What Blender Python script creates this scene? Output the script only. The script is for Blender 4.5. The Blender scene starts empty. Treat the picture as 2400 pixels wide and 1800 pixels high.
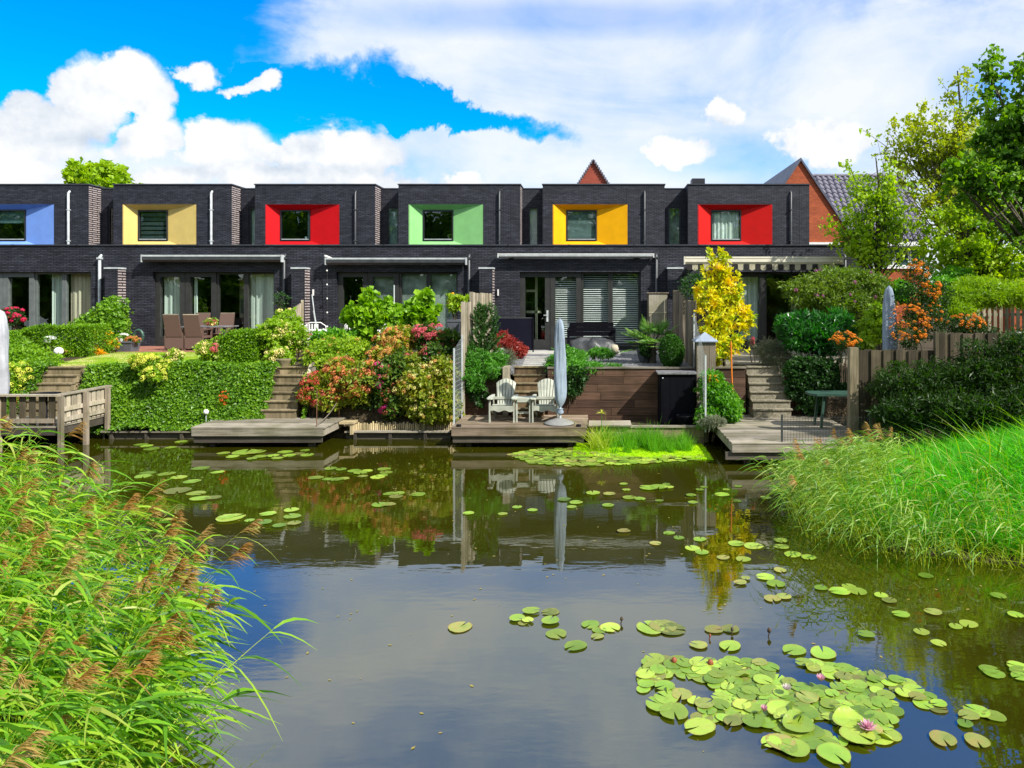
import bpy, math, random
import numpy as np
from mathutils import Vector
R = math.radians
rng = np.random.default_rng(7)
random.seed(7)
scene = bpy.context.scene
C = scene.collection

# ---------------------------------------------------------------- camera, sky, sun, exposure
F, PX, PY, HC = 1700.0, 1400.0, 700.0, 3.2          # survey constants of the photograph (2400 x 1800)
cam_d = bpy.data.cameras.new('camera'); cam = bpy.data.objects.new('camera', cam_d); C.objects.link(cam)
cam.location = (0, 0, HC); cam.rotation_euler = (R(90), 0, 0)
cam_d.sensor_width = 36; cam_d.lens = 36 * F / 2400
cam_d.shift_x = (1200 - PX) / 2400; cam_d.shift_y = (PY - 900) / 2400
cam_d.clip_end = 3000
scene.camera = cam
scene.render.resolution_x, scene.render.resolution_y = 1024, 768
vs = scene.view_settings
scene.display_settings.display_device = 'sRGB'
vs.view_transform = 'Standard'; vs.look = 'None'; vs.gamma = 1; vs.use_curve_mapping = False
vs.exposure = 0.6
SUN_EL, SUN_AZ = 43.0, 57.0                          # azimuth from -Y (behind the camera) towards +X
sd = Vector((math.sin(R(SUN_AZ)) * math.cos(R(SUN_EL)), -math.cos(R(SUN_AZ)) * math.cos(R(SUN_EL)), math.sin(R(SUN_EL))))
sl = bpy.data.lights.new('sun', 'SUN'); sl.energy = 5.0; sl.angle = R(0.5); sl.color = (1, 0.955, 0.88)
so = bpy.data.objects.new('sun', sl); C.objects.link(so); so.rotation_euler = sd.to_track_quat('Z', 'Y').to_euler()
so.location = (20, -20, 30)
scene.cycles.max_bounces = 7; scene.cycles.transparent_max_bounces = 12
scene.cycles.diffuse_bounces = 3; scene.cycles.glossy_bounces = 3
scene.cycles.caustics_reflective = False; scene.cycles.caustics_refractive = False
scene.cycles.sample_clamp_indirect = 6

class N:                                              # tiny expression builder for shader maths
    def __init__(s, t, o): s.t, s.o = t, o
    def _m(s, op, a, b=None, c=None, clamp=False):
        n = s.t.nodes.new('ShaderNodeMath'); n.operation = op; n.use_clamp = clamp
        for i, v in enumerate((a, b, c)):
            if v is None: continue
            if isinstance(v, N): s.t.links.new(v.o, n.inputs[i])
            else: n.inputs[i].default_value = v
        return N(s.t, n.outputs[0])
    def __add__(s, b): return s._m('ADD', s, b)
    __radd__ = __add__
    def __sub__(s, b): return s._m('SUBTRACT', s, b)
    def __rsub__(s, b): return s._m('SUBTRACT', b, s)
    def __mul__(s, b): return s._m('MULTIPLY', s, b)
    __rmul__ = __mul__
    def __truediv__(s, b): return s._m('DIVIDE', s, b)
    def max(s, b): return s._m('MAXIMUM', s, b)
    def min(s, b): return s._m('MINIMUM', s, b)
    def sqrt(s): return s._m('SQRT', s)
    def clamp(s): return s._m('ADD', s, 0.0, clamp=True)
    def step(s, a, b):
        n = s.t.nodes.new('ShaderNodeMapRange'); n.interpolation_type = 'SMOOTHSTEP'
        s.t.links.new(s.o, n.inputs[0]); n.inputs[1].default_value = a; n.inputs[2].default_value = b
        return N(s.t, n.outputs[0])

def make_world():
    w = bpy.data.worlds.new('World'); scene.world = w; w.use_nodes = True
    t = w.node_tree; t.nodes.clear(); new = t.nodes.new; L = t.links.new
    out = new('ShaderNodeOutputWorld'); bg = new('ShaderNodeBackground'); bg.inputs[1].default_value = 0.085
    L(bg.outputs[0], out.inputs[0])
    sky = new('ShaderNodeTexSky'); sky.sky_type = 'NISHITA'; sky.sun_disc = False
    sky.sun_elevation = R(SUN_EL); sky.sun_rotation = R(180 - SUN_AZ); sky.air_density = 1.0; sky.dust_density = 0.3; sky.ozone_density = 2.0
    hs = new('ShaderNodeHueSaturation'); hs.inputs['Saturation'].default_value = 1.75; hs.inputs['Value'].default_value = 2.15
    hs.inputs['Hue'].default_value = 0.515
    L(sky.outputs[0], hs.inputs['Color'])
    tc = new('ShaderNodeTexCoord'); sp = new('ShaderNodeSeparateXYZ'); L(tc.outputs['Generated'], sp.inputs[0])
    x, y, z = (N(t, sp.outputs[i]) for i in range(3))
    front = y.step(0.02, 0.25)
    yy = y.max(0.05); u = x / yy; v = z / yy            # slopes of the view ray: north-facing sky chart
    cb = new('ShaderNodeCombineXYZ'); L(u.o, cb.inputs[0]); L(v.o, cb.inputs[2])
    def fbm(vec, scale, detail=6, rough=0.55, dist=0.0, mul=(1, 1, 1)):
        m = new('ShaderNodeVectorMath'); m.operation = 'MULTIPLY'; L(vec, m.inputs[0]); m.inputs[1].default_value = mul
        n = new('ShaderNodeTexNoise'); n.inputs['Scale'].default_value = scale; n.inputs['Detail'].default_value = detail
        n.inputs['Roughness'].default_value = rough; n.inputs['Distortion'].default_value = dist; L(m.outputs[0], n.inputs['Vector'])
        return N(t, n.outputs['Fac'])
    G = tc.outputs['Generated']
    n1 = fbm(G, 9, 8, 0.62); n2 = fbm(G, 22, 6, 0.6); nw = fbm(G, 3.2, 6, 0.6, 0.6, (1, 1, 2.6)); nb = fbm(G, 2.2, 3, 0.5)
    nd = fbm(G, 42, 4, 0.6)
    S = 1 / 1700.0
    na = fbm(G, 5.0, 7, 0.62, 0.3, (1, 1, 1.6)); nc = fbm(G, 6.3, 7, 0.62, 0.3, (1.2, 1, 1.3))
    uw = u + (na - 0.5) * 0.34 + (n1 - 0.5) * 0.05; vw = v + (nc - 0.5) * 0.20 + (n2 - 0.5) * 0.02
    uc = u + (n1 - 0.5) * 0.13 + (n2 - 0.5) * 0.06; vc_ = v + (nd - 0.5) * 0.03 + (na - 0.5) * 0.05 + (nc - 0.5) * 0.06
    def ell(px, py, rx, ry, rot=0.0, w=0):
        du = (u, uw, uc)[w] - (px - 1400) * S; dv = (v, vw, vc_)[w] - (700 - py) * S
        if rot:
            c, s_ = math.cos(R(rot)), math.sin(R(rot)); du, dv = du * c + dv * s_, dv * c - du * s_
        du = du / (rx * S); dv = dv / (ry * S)
        return 1.0 - (du * du + dv * dv).sqrt()
    # high thin veil: broad everywhere except a clear blue field in the north-west
    generic = (nb * 1.6 + nw * 1.0 - 0.75)
    clear = ell(60, 60, 720, 300, 0, 1).max(ell(520, 240, 430, 130, 0, 1)).max(ell(900, 262, 450, 58, -9, 1))
    veil = (generic * 0.55 + 0.55 + (nw - 0.5) * 0.5 - (clear * 2.2 + 0.12).clamp() * front * 1.6 + (n1 - 0.5) * 0.35)
    high = v.step(0.42, 0.62) * front
    veil = (veil - high * ((nb - 0.42) * 4.0).clamp() * 0.45 - high * 0.02 - ell(2150, -280, 620, 380, 0, 1).max(0.0) * 1.3).step(-0.12, 0.95)
    grey = (ell(1750, 370, 330, 80).max(ell(1300, 40, 700, 60)) * 1.5).clamp() * 0.4
    grey = grey.max(ell(2330, 210, 170, 110) * 0.9).max(0.0)
    veil = veil * (1.0 - grey * front)
    # cumulus heaps with flat shaded bases
    heaps = [(60, 300, 180, 95), (190, 240, 120, 90), (330, 205, 62, 62), (360, 250, 50, 80), (135, 200, 60, 50), (25, 235, 60, 40), (265, 205, 60, 40),
             (458, 168, 52, 32), (590, 200, 60, 20), (625, 188, 38, 26), (530, 350, 110, 62), (350, 330, 90, 50), (60, 410, 90, 40),
             (640, 425, 420, 26), (700, 370, 110, 36), (840, 370, 100, 50), (1095, 420, 60, 22), (1600, 350, 66, 34), (1700, 275, 58, 30), (1930, 330, 120, 55)]
    hp = None
    for hx, hy, rx, ry in heaps:
        e = ell(hx, hy, rx * 1.12, ry * 1.12, 0, 2); hp = e if hp is None else hp.max(e)
    hpf = hp + (n1 - 0.5) * 1.15 + (n2 - 0.5) * 0.7 + (nd - 0.5) * 0.35
    back = fbm(G, 4.5, 8, 0.6, 0, (1, 1, 1.8))
    bk = (back - 0.56) * 6.0
    heap = hpf.step(-0.05, 0.27) * front
    heap = heap.max(bk.clamp() * (1.0 - front) * 0.8)
    # light from above: compare the heap density a little higher
    shade = ((n1 - 0.5) * 2.2 + (n2 - 0.5) * 1.6 + 0.62 + hp * 0.3)
    low = (ell(640, 395, 150, 22).max(ell(230, 330, 190, 30)).max(ell(470, 400, 130, 24)).max(ell(840, 400, 100, 26)).max(ell(720, 350, 60, 26)) * 1.3).clamp() * front * 0.35
    shade = (shade - low).clamp()
    def mix(fac, a, b):
        m = new('ShaderNodeMix'); m.data_type = 'RGBA'; L(fac.o, m.inputs[0])
        for i, c in ((6, a), (7, b)):
            if isinstance(c, tuple): m.inputs[i].default_value = c
            else: L(c, m.inputs[i])
        return m.outputs[2]
    vb = (nw * 2.2 + nb * 1.0 + (n1 - 0.5) * 0.9 - 1.0).clamp()
    hz = v.step(0.28, 0.0) * front * 0.25
    vc = mix(vb, (4.6, 5.9, 7.5, 1), (7.7, 7.9, 8.1, 1))
    hc = mix(shade, (4.4, 5.2, 6.2, 1), (8.6, 8.6, 8.6, 1))
    col = mix(veil * 0.93, hs.outputs[0], vc)
    col = mix(heap, col, hc)
    L(col, bg.inputs[0])
make_world()

# ---------------------------------------------------------------- helpers
def W(px, py, Y): return Vector(((px - PX) * Y / F, Y, HC - (py - PY) * Y / F))
def WX(px, Y): return (px - PX) * Y / F
def WZ(py, Y): return HC - (py - PY) * Y / F
def GY(py, z): return F * (HC - z) / (py - PY)

def tag(o, label=None, cat=None, group=None, kind=None):
    if label: o['label'] = label
    if cat: o['category'] = cat
    if group: o['group'] = group
    if kind: o['kind'] = kind
    return o
def thing(name, label, cat, loc=(0, 0, 0), group=None):
    o = bpy.data.objects.new(name, None); o.empty_display_size = 0.2; C.objects.link(o); o.location = loc
    return tag(o, label, cat, group)
def wloc(p):
    v = Vector((0, 0, 0))
    while p: v = v + Vector(p.location); p = p.parent
    return v
def link(name, me, mat=None, parent=None, loc=None):
    if mat is not None:
        for m in (mat if isinstance(mat, (list, tuple)) else [mat]): me.materials.append(m)
    o = bpy.data.objects.new(name, me); C.objects.link(o)
    if parent: o.parent = parent
    if loc is not None: o.location = loc
    return o
def inst(name, me, parent, loc, rot=(0, 0, 0), sc=(1, 1, 1)):       # object sharing an existing mesh
    o = bpy.data.objects.new(name, me); C.objects.link(o); o.parent = parent; o.location = loc; o.rotation_euler = rot; o.scale = sc
    return o
def copy_tree(o, loc=None, label=None, parent=None, rotz=None):
    c = o.copy(); C.objects.link(c)
    if parent: c.parent = parent
    if loc is not None: c.location = loc
    if rotz is not None: c.rotation_euler = (0, 0, rotz)
    if label: c['label'] = label
    for ch in list(o.children): copy_tree(ch, parent=c)
    return c

class MB:
    def __init__(s): s.v = []; s.f = []; s.m = []; s.sm = []
    def add(s, vs, fs, m=0, smooth=False):
        b = len(s.v); s.v += [tuple(p) for p in vs]; s.f += [tuple(i + b for i in f) for f in fs]
        s.m += [m] * len(fs); s.sm += [smooth] * len(fs); return s
    def box(s, x0, x1, y0, y1, z0, z1, m=0):
        v = [(x0, y0, z0), (x1, y0, z0), (x1, y1, z0), (x0, y1, z0), (x0, y0, z1), (x1, y0, z1), (x1, y1, z1), (x0, y1, z1)]
        return s.add(v, [(0, 3, 2, 1), (4, 5, 6, 7), (0, 1, 5, 4), (1, 2, 6, 5), (2, 3, 7, 6), (3, 0, 4, 7)], m)
    def cbox(s, x0, x1, y0, y1, z0, z1, c=0.01, m=0):                 # box with chamfered long edges (in plan)
        c = min(c, (x1 - x0) * .45, (y1 - y0) * .45)
        p = [(x0 + c, y0), (x1 - c, y0), (x1, y0 + c), (x1, y1 - c), (x1 - c, y1), (x0 + c, y1), (x0, y1 - c), (x0, y0 + c)]
        return s.prism(p, z0, z1, m)
    def prism(s, poly, z0, z1, m=0):                                  # polygon in XY, extruded in Z
        n = len(poly); v = [(x, y, z0) for x, y in poly] + [(x, y, z1) for x, y in poly]
        return s.add(v, [tuple(range(n))[::-1], tuple(range(n, 2 * n))] + [(i, (i + 1) % n, n + (i + 1) % n, n + i) for i in range(n)], m)
    def prismy(s, poly, y0, y1, m=0):                                 # polygon in XZ, extruded in Y
        n = len(poly); v = [(x, y0, z) for x, z in poly] + [(x, y1, z) for x, z in poly]
        return s.add(v, [tuple(range(n)), tuple(range(n, 2 * n))[::-1]] + [((i + 1) % n, i, n + i, n + (i + 1) % n) for i in range(n)], m)
    def bar(s, a, b, w, h=None, m=0):                                 # square bar between two points
        a, b = Vector(a), Vector(b); h = h or w; d = (b - a).normalized()
        up = Vector((0, 0, 1)) if abs(d.z) < .95 else Vector((0, 1, 0))
        sx = d.cross(up).normalized() * (w / 2); sy = sx.cross(d).normalized() * (h / 2)
        v = [a - sx - sy, a + sx - sy, a + sx + sy, a - sx + sy, b - sx - sy, b + sx - sy, b + sx + sy, b - sx + sy]
        return s.add(v, [(0, 1, 2, 3), (7, 6, 5, 4), (0, 4, 5, 1), (1, 5, 6, 2), (2, 6, 7, 3), (3, 7, 4, 0)], m)
    def tube(s, pts, rad, n=8, m=0, cap=True):
        pts = [Vector(p) for p in pts]; k = len(pts)
        rad = rad if isinstance(rad, (list, tuple)) else [rad] * k
        v = []; d0 = (pts[1] - pts[0]).normalized(); up = Vector((0, 0, 1)) if abs(d0.z) < .9 else Vector((0, 1, 0))
        sx = d0.cross(up).normalized()
        for i, p in enumerate(pts):
            d = (pts[min(i + 1, k - 1)] - pts[max(i - 1, 0)]).normalized()
            sx = (sx - d * sx.dot(d)).normalized(); sy = d.cross(sx)
            for j in range(n):
                a = 2 * math.pi * j / n; v.append(p + (sx * math.cos(a) + sy * math.sin(a)) * rad[i])
        f = [(i * n + j, i * n + (j + 1) % n, (i + 1) * n + (j + 1) % n, (i + 1) * n + j) for i in range(k - 1) for j in range(n)]
        s.add(v, f, m, True)
        if cap: s.add(v[:n], [tuple(range(n))[::-1]], m); s.add(v[-n:], [tuple(range(n))], m)
        return s
    def lathe(s, prof, c=(0, 0, 0), n=24, m=0, wob=None):
        v = []
        for i, (r, z) in enumerate(prof):
            for j in range(n):
                a = 2 * math.pi * j / n; q = r * (1 + (wob(a, z) if wob else 0)); v.append((c[0] + q * math.cos(a), c[1] + q * math.sin(a), c[2] + z))
        k = len(prof)
        f = [(i * n + j, i * n + (j + 1) % n, (i + 1) * n + (j + 1) % n, (i + 1) * n + j) for i in range(k - 1) for j in range(n)]
        s.add(v, f, m, True)
        s.add(v[:n], [tuple(range(n))[::-1]], m); s.add(v[-n:], [tuple(range(n))], m)
        return s
    def build(s, name, mat, parent=None, loc=None):
        me = bpy.data.meshes.new(name); base = Vector(loc) if loc is not None else (wloc(parent) if parent else Vector((0, 0, 0)))
        me.from_pydata([(x - base[0], y - base[1], z - base[2]) for x, y, z in s.v], [], s.f)
        me.polygons.foreach_set('material_index', s.m); me.polygons.foreach_set('use_smooth', s.sm); me.update()
        o = link(name, me, mat, parent)
        if loc is not None: o.location = loc if parent is None else Vector(loc) - wloc(parent)
        return o

def np_mesh(name, v, f, mat, parent=None, rnd=None, smooth=False, base=None):
    """v (N,3) array, f (M,k) array"""
    me = bpy.data.meshes.new(name); v = np.asarray(v, np.float32).reshape(-1, 3)
    if base is None: base = wloc(parent) if parent else Vector((0, 0, 0))
    v = v - np.array(base, np.float32)
    M, k = f.shape
    me.vertices.add(len(v)); me.vertices.foreach_set('co', v.ravel())
    me.loops.add(M * k); me.loops.foreach_set('vertex_index', f.astype(np.int32).ravel())
    me.polygons.add(M); me.polygons.foreach_set('loop_start', np.arange(0, M * k, k, dtype=np.int32))
    me.polygons.foreach_set('loop_total', np.full(M, k, np.int32))
    me.polygons.foreach_set('use_smooth', np.full(M, smooth))
    if rnd is not None:
        a = me.attributes.new('rnd', 'FLOAT', 'POINT'); a.data.foreach_set('value', np.asarray(rnd, np.float32))
    me.update(calc_edges=True)
    o = link(name, me, mat, parent)
    if parent is None: o.location = base
    return o

def unit(a): return a / (np.linalg.norm(a, axis=-1, keepdims=True) + 1e-9)
def sphere_dirs(n): return unit(rng.normal(size=(n, 3)))
def lump(d, freq=3.0, seed=0):
    r = np.random.default_rng(seed); s = 0
    for i in range(6):
        k = r.normal(size=3) * freq * (1 + i * .5); s = s + np.sin(d @ k + r.uniform(0, 6.28)) / (1 + i * .45)
    return s / 2.6
def shell(blobs, n, depth=.3, lum=.26, zmin=None, seed=1, front=True, freq=4.0):
    """points with outward normals in lumpy ellipsoids (cx,cy,cz,rx,ry,rz)"""
    b = np.array(blobs, float); w = (b[:, 3] * b[:, 4] + b[:, 4] * b[:, 5] + b[:, 3] * b[:, 5]); w = w / w.sum()
    k = rng.choice(len(b), n, p=w); d = sphere_dirs(n)
    if front:                                                        # fewer leaves on the side turned away from the water
        m = (d[:, 1] > .55) & (rng.random(n) < .7); d[m, 1] *= -1
    r = 1 - np.abs(rng.normal(size=n)) * depth; r = np.clip(r, .15, 1.05)
    r = r * (1 + lum * lump(d * b[k, 3:6], freq / max(.3, b[:, 3:6].mean()), seed))
    p = b[k, :3] + d * b[k, 3:6] * r[:, None]
    nr = unit(d / b[k, 3:6])
    if zmin is not None:
        ok = p[:, 2] > zmin if np.isscalar(zmin) else p[:, 2] > zmin(p[:, 0], p[:, 1]); p, nr = p[ok], nr[ok]
    return p, nr
_shell = shell
def shell(blobs, n, depth=.3, lum=.26, zmin=None, seed=1, front=True, freq=4.0, clump=.6):
    """leaves gathered into tufts: most sit round tuft centres spread over the lumpy shell"""
    if clump <= 0 or n < 60: return _shell(blobs, n, depth, lum, zmin, seed, front, freq)
    a, an = _shell(blobs, int(n * (1 - clump)), depth, lum, zmin, seed, front, freq)
    K = max(8, int(n * clump / 34)); c, cn = _shell(blobs, K, depth * .55, lum * 1.3, None, seed + 5, front, freq)
    k = rng.integers(0, len(c), int(n * clump)); b = np.array(blobs, float); rc = float(np.clip(b[:, 3:6].min(1).mean() * .34, .04, .42)) * rng.uniform(.6, 1.3, len(c))
    d = sphere_dirs(len(k)); r = rng.random(len(k)) ** .5; p = c[k] + d * (rc[k] * r)[:, None] * np.array([1.15, 1.15, .8]); nr = unit(cn[k] * .7 + d * .8)
    if zmin is not None:
        ok = p[:, 2] > zmin if np.isscalar(zmin) else p[:, 2] > zmin(p[:, 0], p[:, 1]); p, nr = p[ok], nr[ok]
    return np.concatenate([a, p]), np.concatenate([an, nr])
def leaf_arrays(p, nr, L, Wd, up=.3, tilt=1.0, lvar=.35, droop=0.0):
    n = len(p); t = unit(nr * .6 + rng.normal(size=(n, 3)) * tilt + np.array([0, 0, up]) - np.array([0, 0, droop]))
    q = unit(np.cross(t, nr + rng.normal(size=(n, 3)) * .5)); m = np.cross(q, t)
    l = (L * (1 + lvar * rng.normal(size=n)).clip(.4, 1.8))[:, None]; w = l * (Wd / L) * .5
    v = np.stack([p, p + t * l * .45 + q * w + m * w * .35, p + t * l - np.array([0, 0, 1]) * l * .12, p + t * l * .45 - q * w + m * w * .35], 1)
    return v
def leaves(name, p, nr, L, Wd, mat, parent=None, base=None, rmul=1.0, roff=0.0, **k):
    v = leaf_arrays(p, nr, L, Wd, **k); n = len(v)
    i = np.arange(n) * 4; f = np.stack([np.stack([i, i + 1, i + 2], 1), np.stack([i, i + 2, i + 3], 1)], 1).reshape(-1, 3)
    r = np.clip(rng.random(n) * rmul + roff, 0, 1)
    return np_mesh(name, v, f, mat, parent, np.repeat(r, 4), base=base)
def ribbon_arrays(P, D, B, L, Wd, segs=4, prof='leaf', side=None):
    """curved blades: p(t)=P+D*L*t+B*L*t^2"""
    n = len(P); D = unit(D); L = np.broadcast_to(np.asarray(L, float), (n,)); Wd = np.broadcast_to(np.asarray(Wd, float), (n,))
    t = np.linspace(0, 1, segs + 1)
    pts = P[:, None] + D[:, None] * (L[:, None] * t)[..., None] + B[:, None] * (L[:, None] * t ** 2)[..., None]
    if side is None: side = unit(np.cross(D, rng.normal(size=(n, 3))))
    w = {'leaf': np.sin(np.pi * (t * .86 + .12)) , 'blade': 1 - t ** 2 * .95, 'tip': 1 - t * .9}[prof]
    w = np.maximum(w, .06)
    o = side[:, None] * (Wd[:, None] * w * .5)[..., None]
    v = np.stack([pts - o, pts + o], 2)                              # n, segs+1, 2, 3
    b = (np.arange(n) * (segs + 1) * 2)[:, None] + (np.arange(segs) * 2)[None]
    f = np.stack([b, b + 1, b + 3, b + 2], -1).reshape(-1, 4)
    return v.reshape(-1, 3), f, (segs + 1) * 2
def ribbons(name, P, D, B, L, Wd, mat, parent=None, segs=4, prof='leaf', side=None, rnd=None, base=None):
    v, f, k = ribbon_arrays(P, D, B, L, Wd, segs, prof, side)
    r = rng.random(len(P)) if rnd is None else rnd
    return np_mesh(name, v, f, mat, parent, np.repeat(r, k), base=base)
def join_np(parts):
    vs, fs, rs, o = [], [], [], 0
    for v, f, r in parts: vs.append(v); fs.append(f + o); rs.append(r); o += len(v)
    return np.concatenate(vs), np.concatenate(fs), np.concatenate(rs)

# ---------------------------------------------------------------- materials
MATS = {}
def nodes(name):
    m = bpy.data.materials.new(name); m.use_nodes = True; t = m.node_tree; t.nodes.clear()
    o = t.nodes.new('ShaderNodeOutputMaterial'); return m, t, o
def pos(t, scale=(1, 1, 1), obj=False):
    if obj:
        g = t.nodes.new('ShaderNodeTexCoord'); s = g.outputs['Object']
    else:
        g = t.nodes.new('ShaderNodeNewGeometry'); s = g.outputs['Position']
    m = t.nodes.new('ShaderNodeVectorMath'); m.operation = 'MULTIPLY'; m.inputs[1].default_value = scale; t.links.new(s, m.inputs[0])
    return m.outputs[0]
def noise(t, vec, scale, detail=4, rough=.55):
    n = t.nodes.new('ShaderNodeTexNoise'); n.inputs['Scale'].default_value = scale; n.inputs['Detail'].default_value = detail
    n.inputs['Roughness'].default_value = rough; t.links.new(vec, n.inputs['Vector']); return n.outputs['Fac']
def ramp(t, fac, cols):
    r = t.nodes.new('ShaderNodeValToRGB'); e = r.color_ramp.elements
    while len(e) < len(cols): e.new(.5)
    for i, c in enumerate(cols):
        if len(c) == 2: e[i].position, c = c[0], c[1]
        else: e[i].position = i / max(1, len(cols) - 1)
        e[i].color = (*c, 1)
    t.links.new(fac, r.inputs[0]); return r.outputs[0]
def mixc(t, fac, a, b, mode='MIX'):
    m = t.nodes.new('ShaderNodeMix'); m.data_type = 'RGBA'; m.blend_type = mode
    for i, c in ((0, fac), (6, a), (7, b)):
        if hasattr(c, 'is_linked') or hasattr(c, 'links'): t.links.new(c, m.inputs[i])
        elif isinstance(c, tuple): m.inputs[i].default_value = (*c, 1)
        else: m.inputs[i].default_value = c
    return m.outputs[2]
def bump(t, h, strength=.3, dist=.01):
    b = t.nodes.new('ShaderNodeBump'); b.inputs['Strength'].default_value = strength; b.inputs['Distance'].default_value = dist
    t.links.new(h, b.inputs['Height']); return b.outputs[0]
def bsdf(t, o, col, rough=.6, spec=.5, metal=0, norm=None, **k):
    b = t.nodes.new('ShaderNodeBsdfPrincipled')
    if isinstance(col, tuple): b.inputs['Base Color'].default_value = (*col, 1)
    else: t.links.new(col, b.inputs['Base Color'])
    if isinstance(rough, (int, float)): b.inputs['Roughness'].default_value = rough
    else: t.links.new(rough, b.inputs['Roughness'])
    b.inputs['Specular IOR Level'].default_value = spec; b.inputs['Metallic'].default_value = metal
    if norm: t.links.new(norm, b.inputs['Normal'])
    if o: t.links.new(b.outputs[0], o.inputs[0])
    return b
def paint(name, col, rough=.5, spec=.4, var=.12, scale=6, metal=0, bmp=.08):
    m, t, o = nodes(name); p = pos(t, obj=True)
    n = noise(t, p, scale, 6); c2 = tuple(x * (1 - var * 2) for x in col); c3 = tuple(min(1, x * (1 + var)) for x in col)
    c = ramp(t, n, [(.3, c2), (.7, c3)])
    n2 = noise(t, p, scale * 14, 3)
    bsdf(t, o, c, rough, spec, metal, bump(t, n2, bmp, .01)); return m
def wood(name, col, col2, axis=0, scale=1.0, rough=.75, knots=True):
    """weathered timber, grain along axis; every plank differs through the object's random value"""
    m, t, o = nodes(name); s = [34, 34, 34]; s[axis] = 1.6
    oi = t.nodes.new('ShaderNodeObjectInfo')
    p = pos(t, tuple(q * scale for q in s)); a = t.nodes.new('ShaderNodeVectorMath'); t.links.new(p, a.inputs[0])
    rr = t.nodes.new('ShaderNodeMath'); rr.operation = 'MULTIPLY'; rr.inputs[1].default_value = 50; t.links.new(oi.outputs['Random'], rr.inputs[0])
    t.links.new(rr.outputs[0], a.inputs[1]); n = noise(t, a.outputs[0], 1, 5, .6)
    big = noise(t, pos(t, (1.3, 1.3, 1.3)), 1.6, 4)
    c = ramp(t, n, [(.25, col2), (.55, col), (.85, tuple(min(1, x * 1.35) for x in col))])
    hv = t.nodes.new('ShaderNodeHueSaturation'); t.links.new(c, hv.inputs['Color'])
    mr = t.nodes.new('ShaderNodeMapRange'); mr.inputs[3].default_value = .62; mr.inputs[4].default_value = 1.3; t.links.new(oi.outputs['Random'], mr.inputs[0]); t.links.new(mr.outputs[0], hv.inputs['Value'])
    st = ramp(t, big, [(.35, (.6, .62, .5)), (.6, (1, 1, 1))])
    c = mixc(t, .8, hv.outputs[0], st, 'MULTIPLY')
    bsdf(t, o, c, rough, .25, 0, bump(t, n, .5, .006)); return m
def leafmat(name, cols, trans=.38, gloss=.35, rough=.45, vary=.5, scale=1.3, tint=None):
    m, t, o = nodes(name); at = t.nodes.new('ShaderNodeAttribute'); at.attribute_name = 'rnd'
    n = noise(t, pos(t), scale, 3)
    a = N(t, at.outputs['Fac']); q = (a * (1 - vary) + (N(t, n) - .5) * vary * 2.2 + vary * .5).clamp()
    c = ramp(t, q.o, cols)
    b = bsdf(t, None, c, rough, gloss)
    tr = t.nodes.new('ShaderNodeBsdfTranslucent')
    hs = t.nodes.new('ShaderNodeHueSaturation'); hs.inputs['Saturation'].default_value = 1.15; hs.inputs['Value'].default_value = 1.5; t.links.new(c, hs.inputs['Color']); t.links.new(hs.outputs[0], tr.inputs[0])
    mx = t.nodes.new('ShaderNodeMixShader'); mx.inputs[0].default_value = trans
    t.links.new(b.outputs[0], mx.inputs[1]); t.links.new(tr.outputs[0], mx.inputs[2]); t.links.new(mx.outputs[0], o.inputs[0]); return m
def brick(name, c1, c2, mortar, bw=.21, bh=.052, ms=.012, rough=.6, spec=.5, strength=.5, var=.5):
    m, t, o = nodes(name); g = t.nodes.new('ShaderNodeNewGeometry'); sp = t.nodes.new('ShaderNodeSeparateXYZ'); t.links.new(g.outputs['Position'], sp.inputs[0])
    x, y, z = (N(t, sp.outputs[i]) for i in range(3)); cb = t.nodes.new('ShaderNodeCombineXYZ'); t.links.new((x + y).o, cb.inputs[0]); t.links.new(z.o, cb.inputs[1])
    b = t.nodes.new('ShaderNodeTexBrick'); t.links.new(cb.outputs[0], b.inputs['Vector'])
    b.inputs['Scale'].default_value = 1; b.inputs['Brick Width'].default_value = bw; b.inputs['Row Height'].default_value = bh
    b.inputs['Mortar Size'].default_value = ms; b.inputs['Mortar Smooth'].default_value = .15; b.inputs['Bias'].default_value = -.1
    b.inputs['Color1'].default_value = (*c1, 1); b.inputs['Color2'].default_value = (*c2, 1); b.inputs['Mortar'].default_value = (*mortar, 1)
    n = noise(t, pos(t, (1, 1, 3)), 1.3, 6, .65); n2 = noise(t, pos(t, (3, 3, 17)), 1.4, 3)
    c = mixc(t, var, b.outputs['Color'], ramp(t, n, [(.3, (.55, .55, .6)), (.7, (1.5, 1.45, 1.4))]), 'MULTIPLY')
    c = mixc(t, var, c, ramp(t, n2, [(.3, (.5, .5, .5)), (.7, (1.6, 1.6, 1.6))]), 'MULTIPLY')
    inv = N(t, b.outputs['Fac']); h = (1 - inv) + N(t, noise(t, pos(t, (1, 1, 1)), 60, 3)) * .3
    bsdf(t, o, c, rough, spec, 0, bump(t, h.o, strength, .008)); return m
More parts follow.
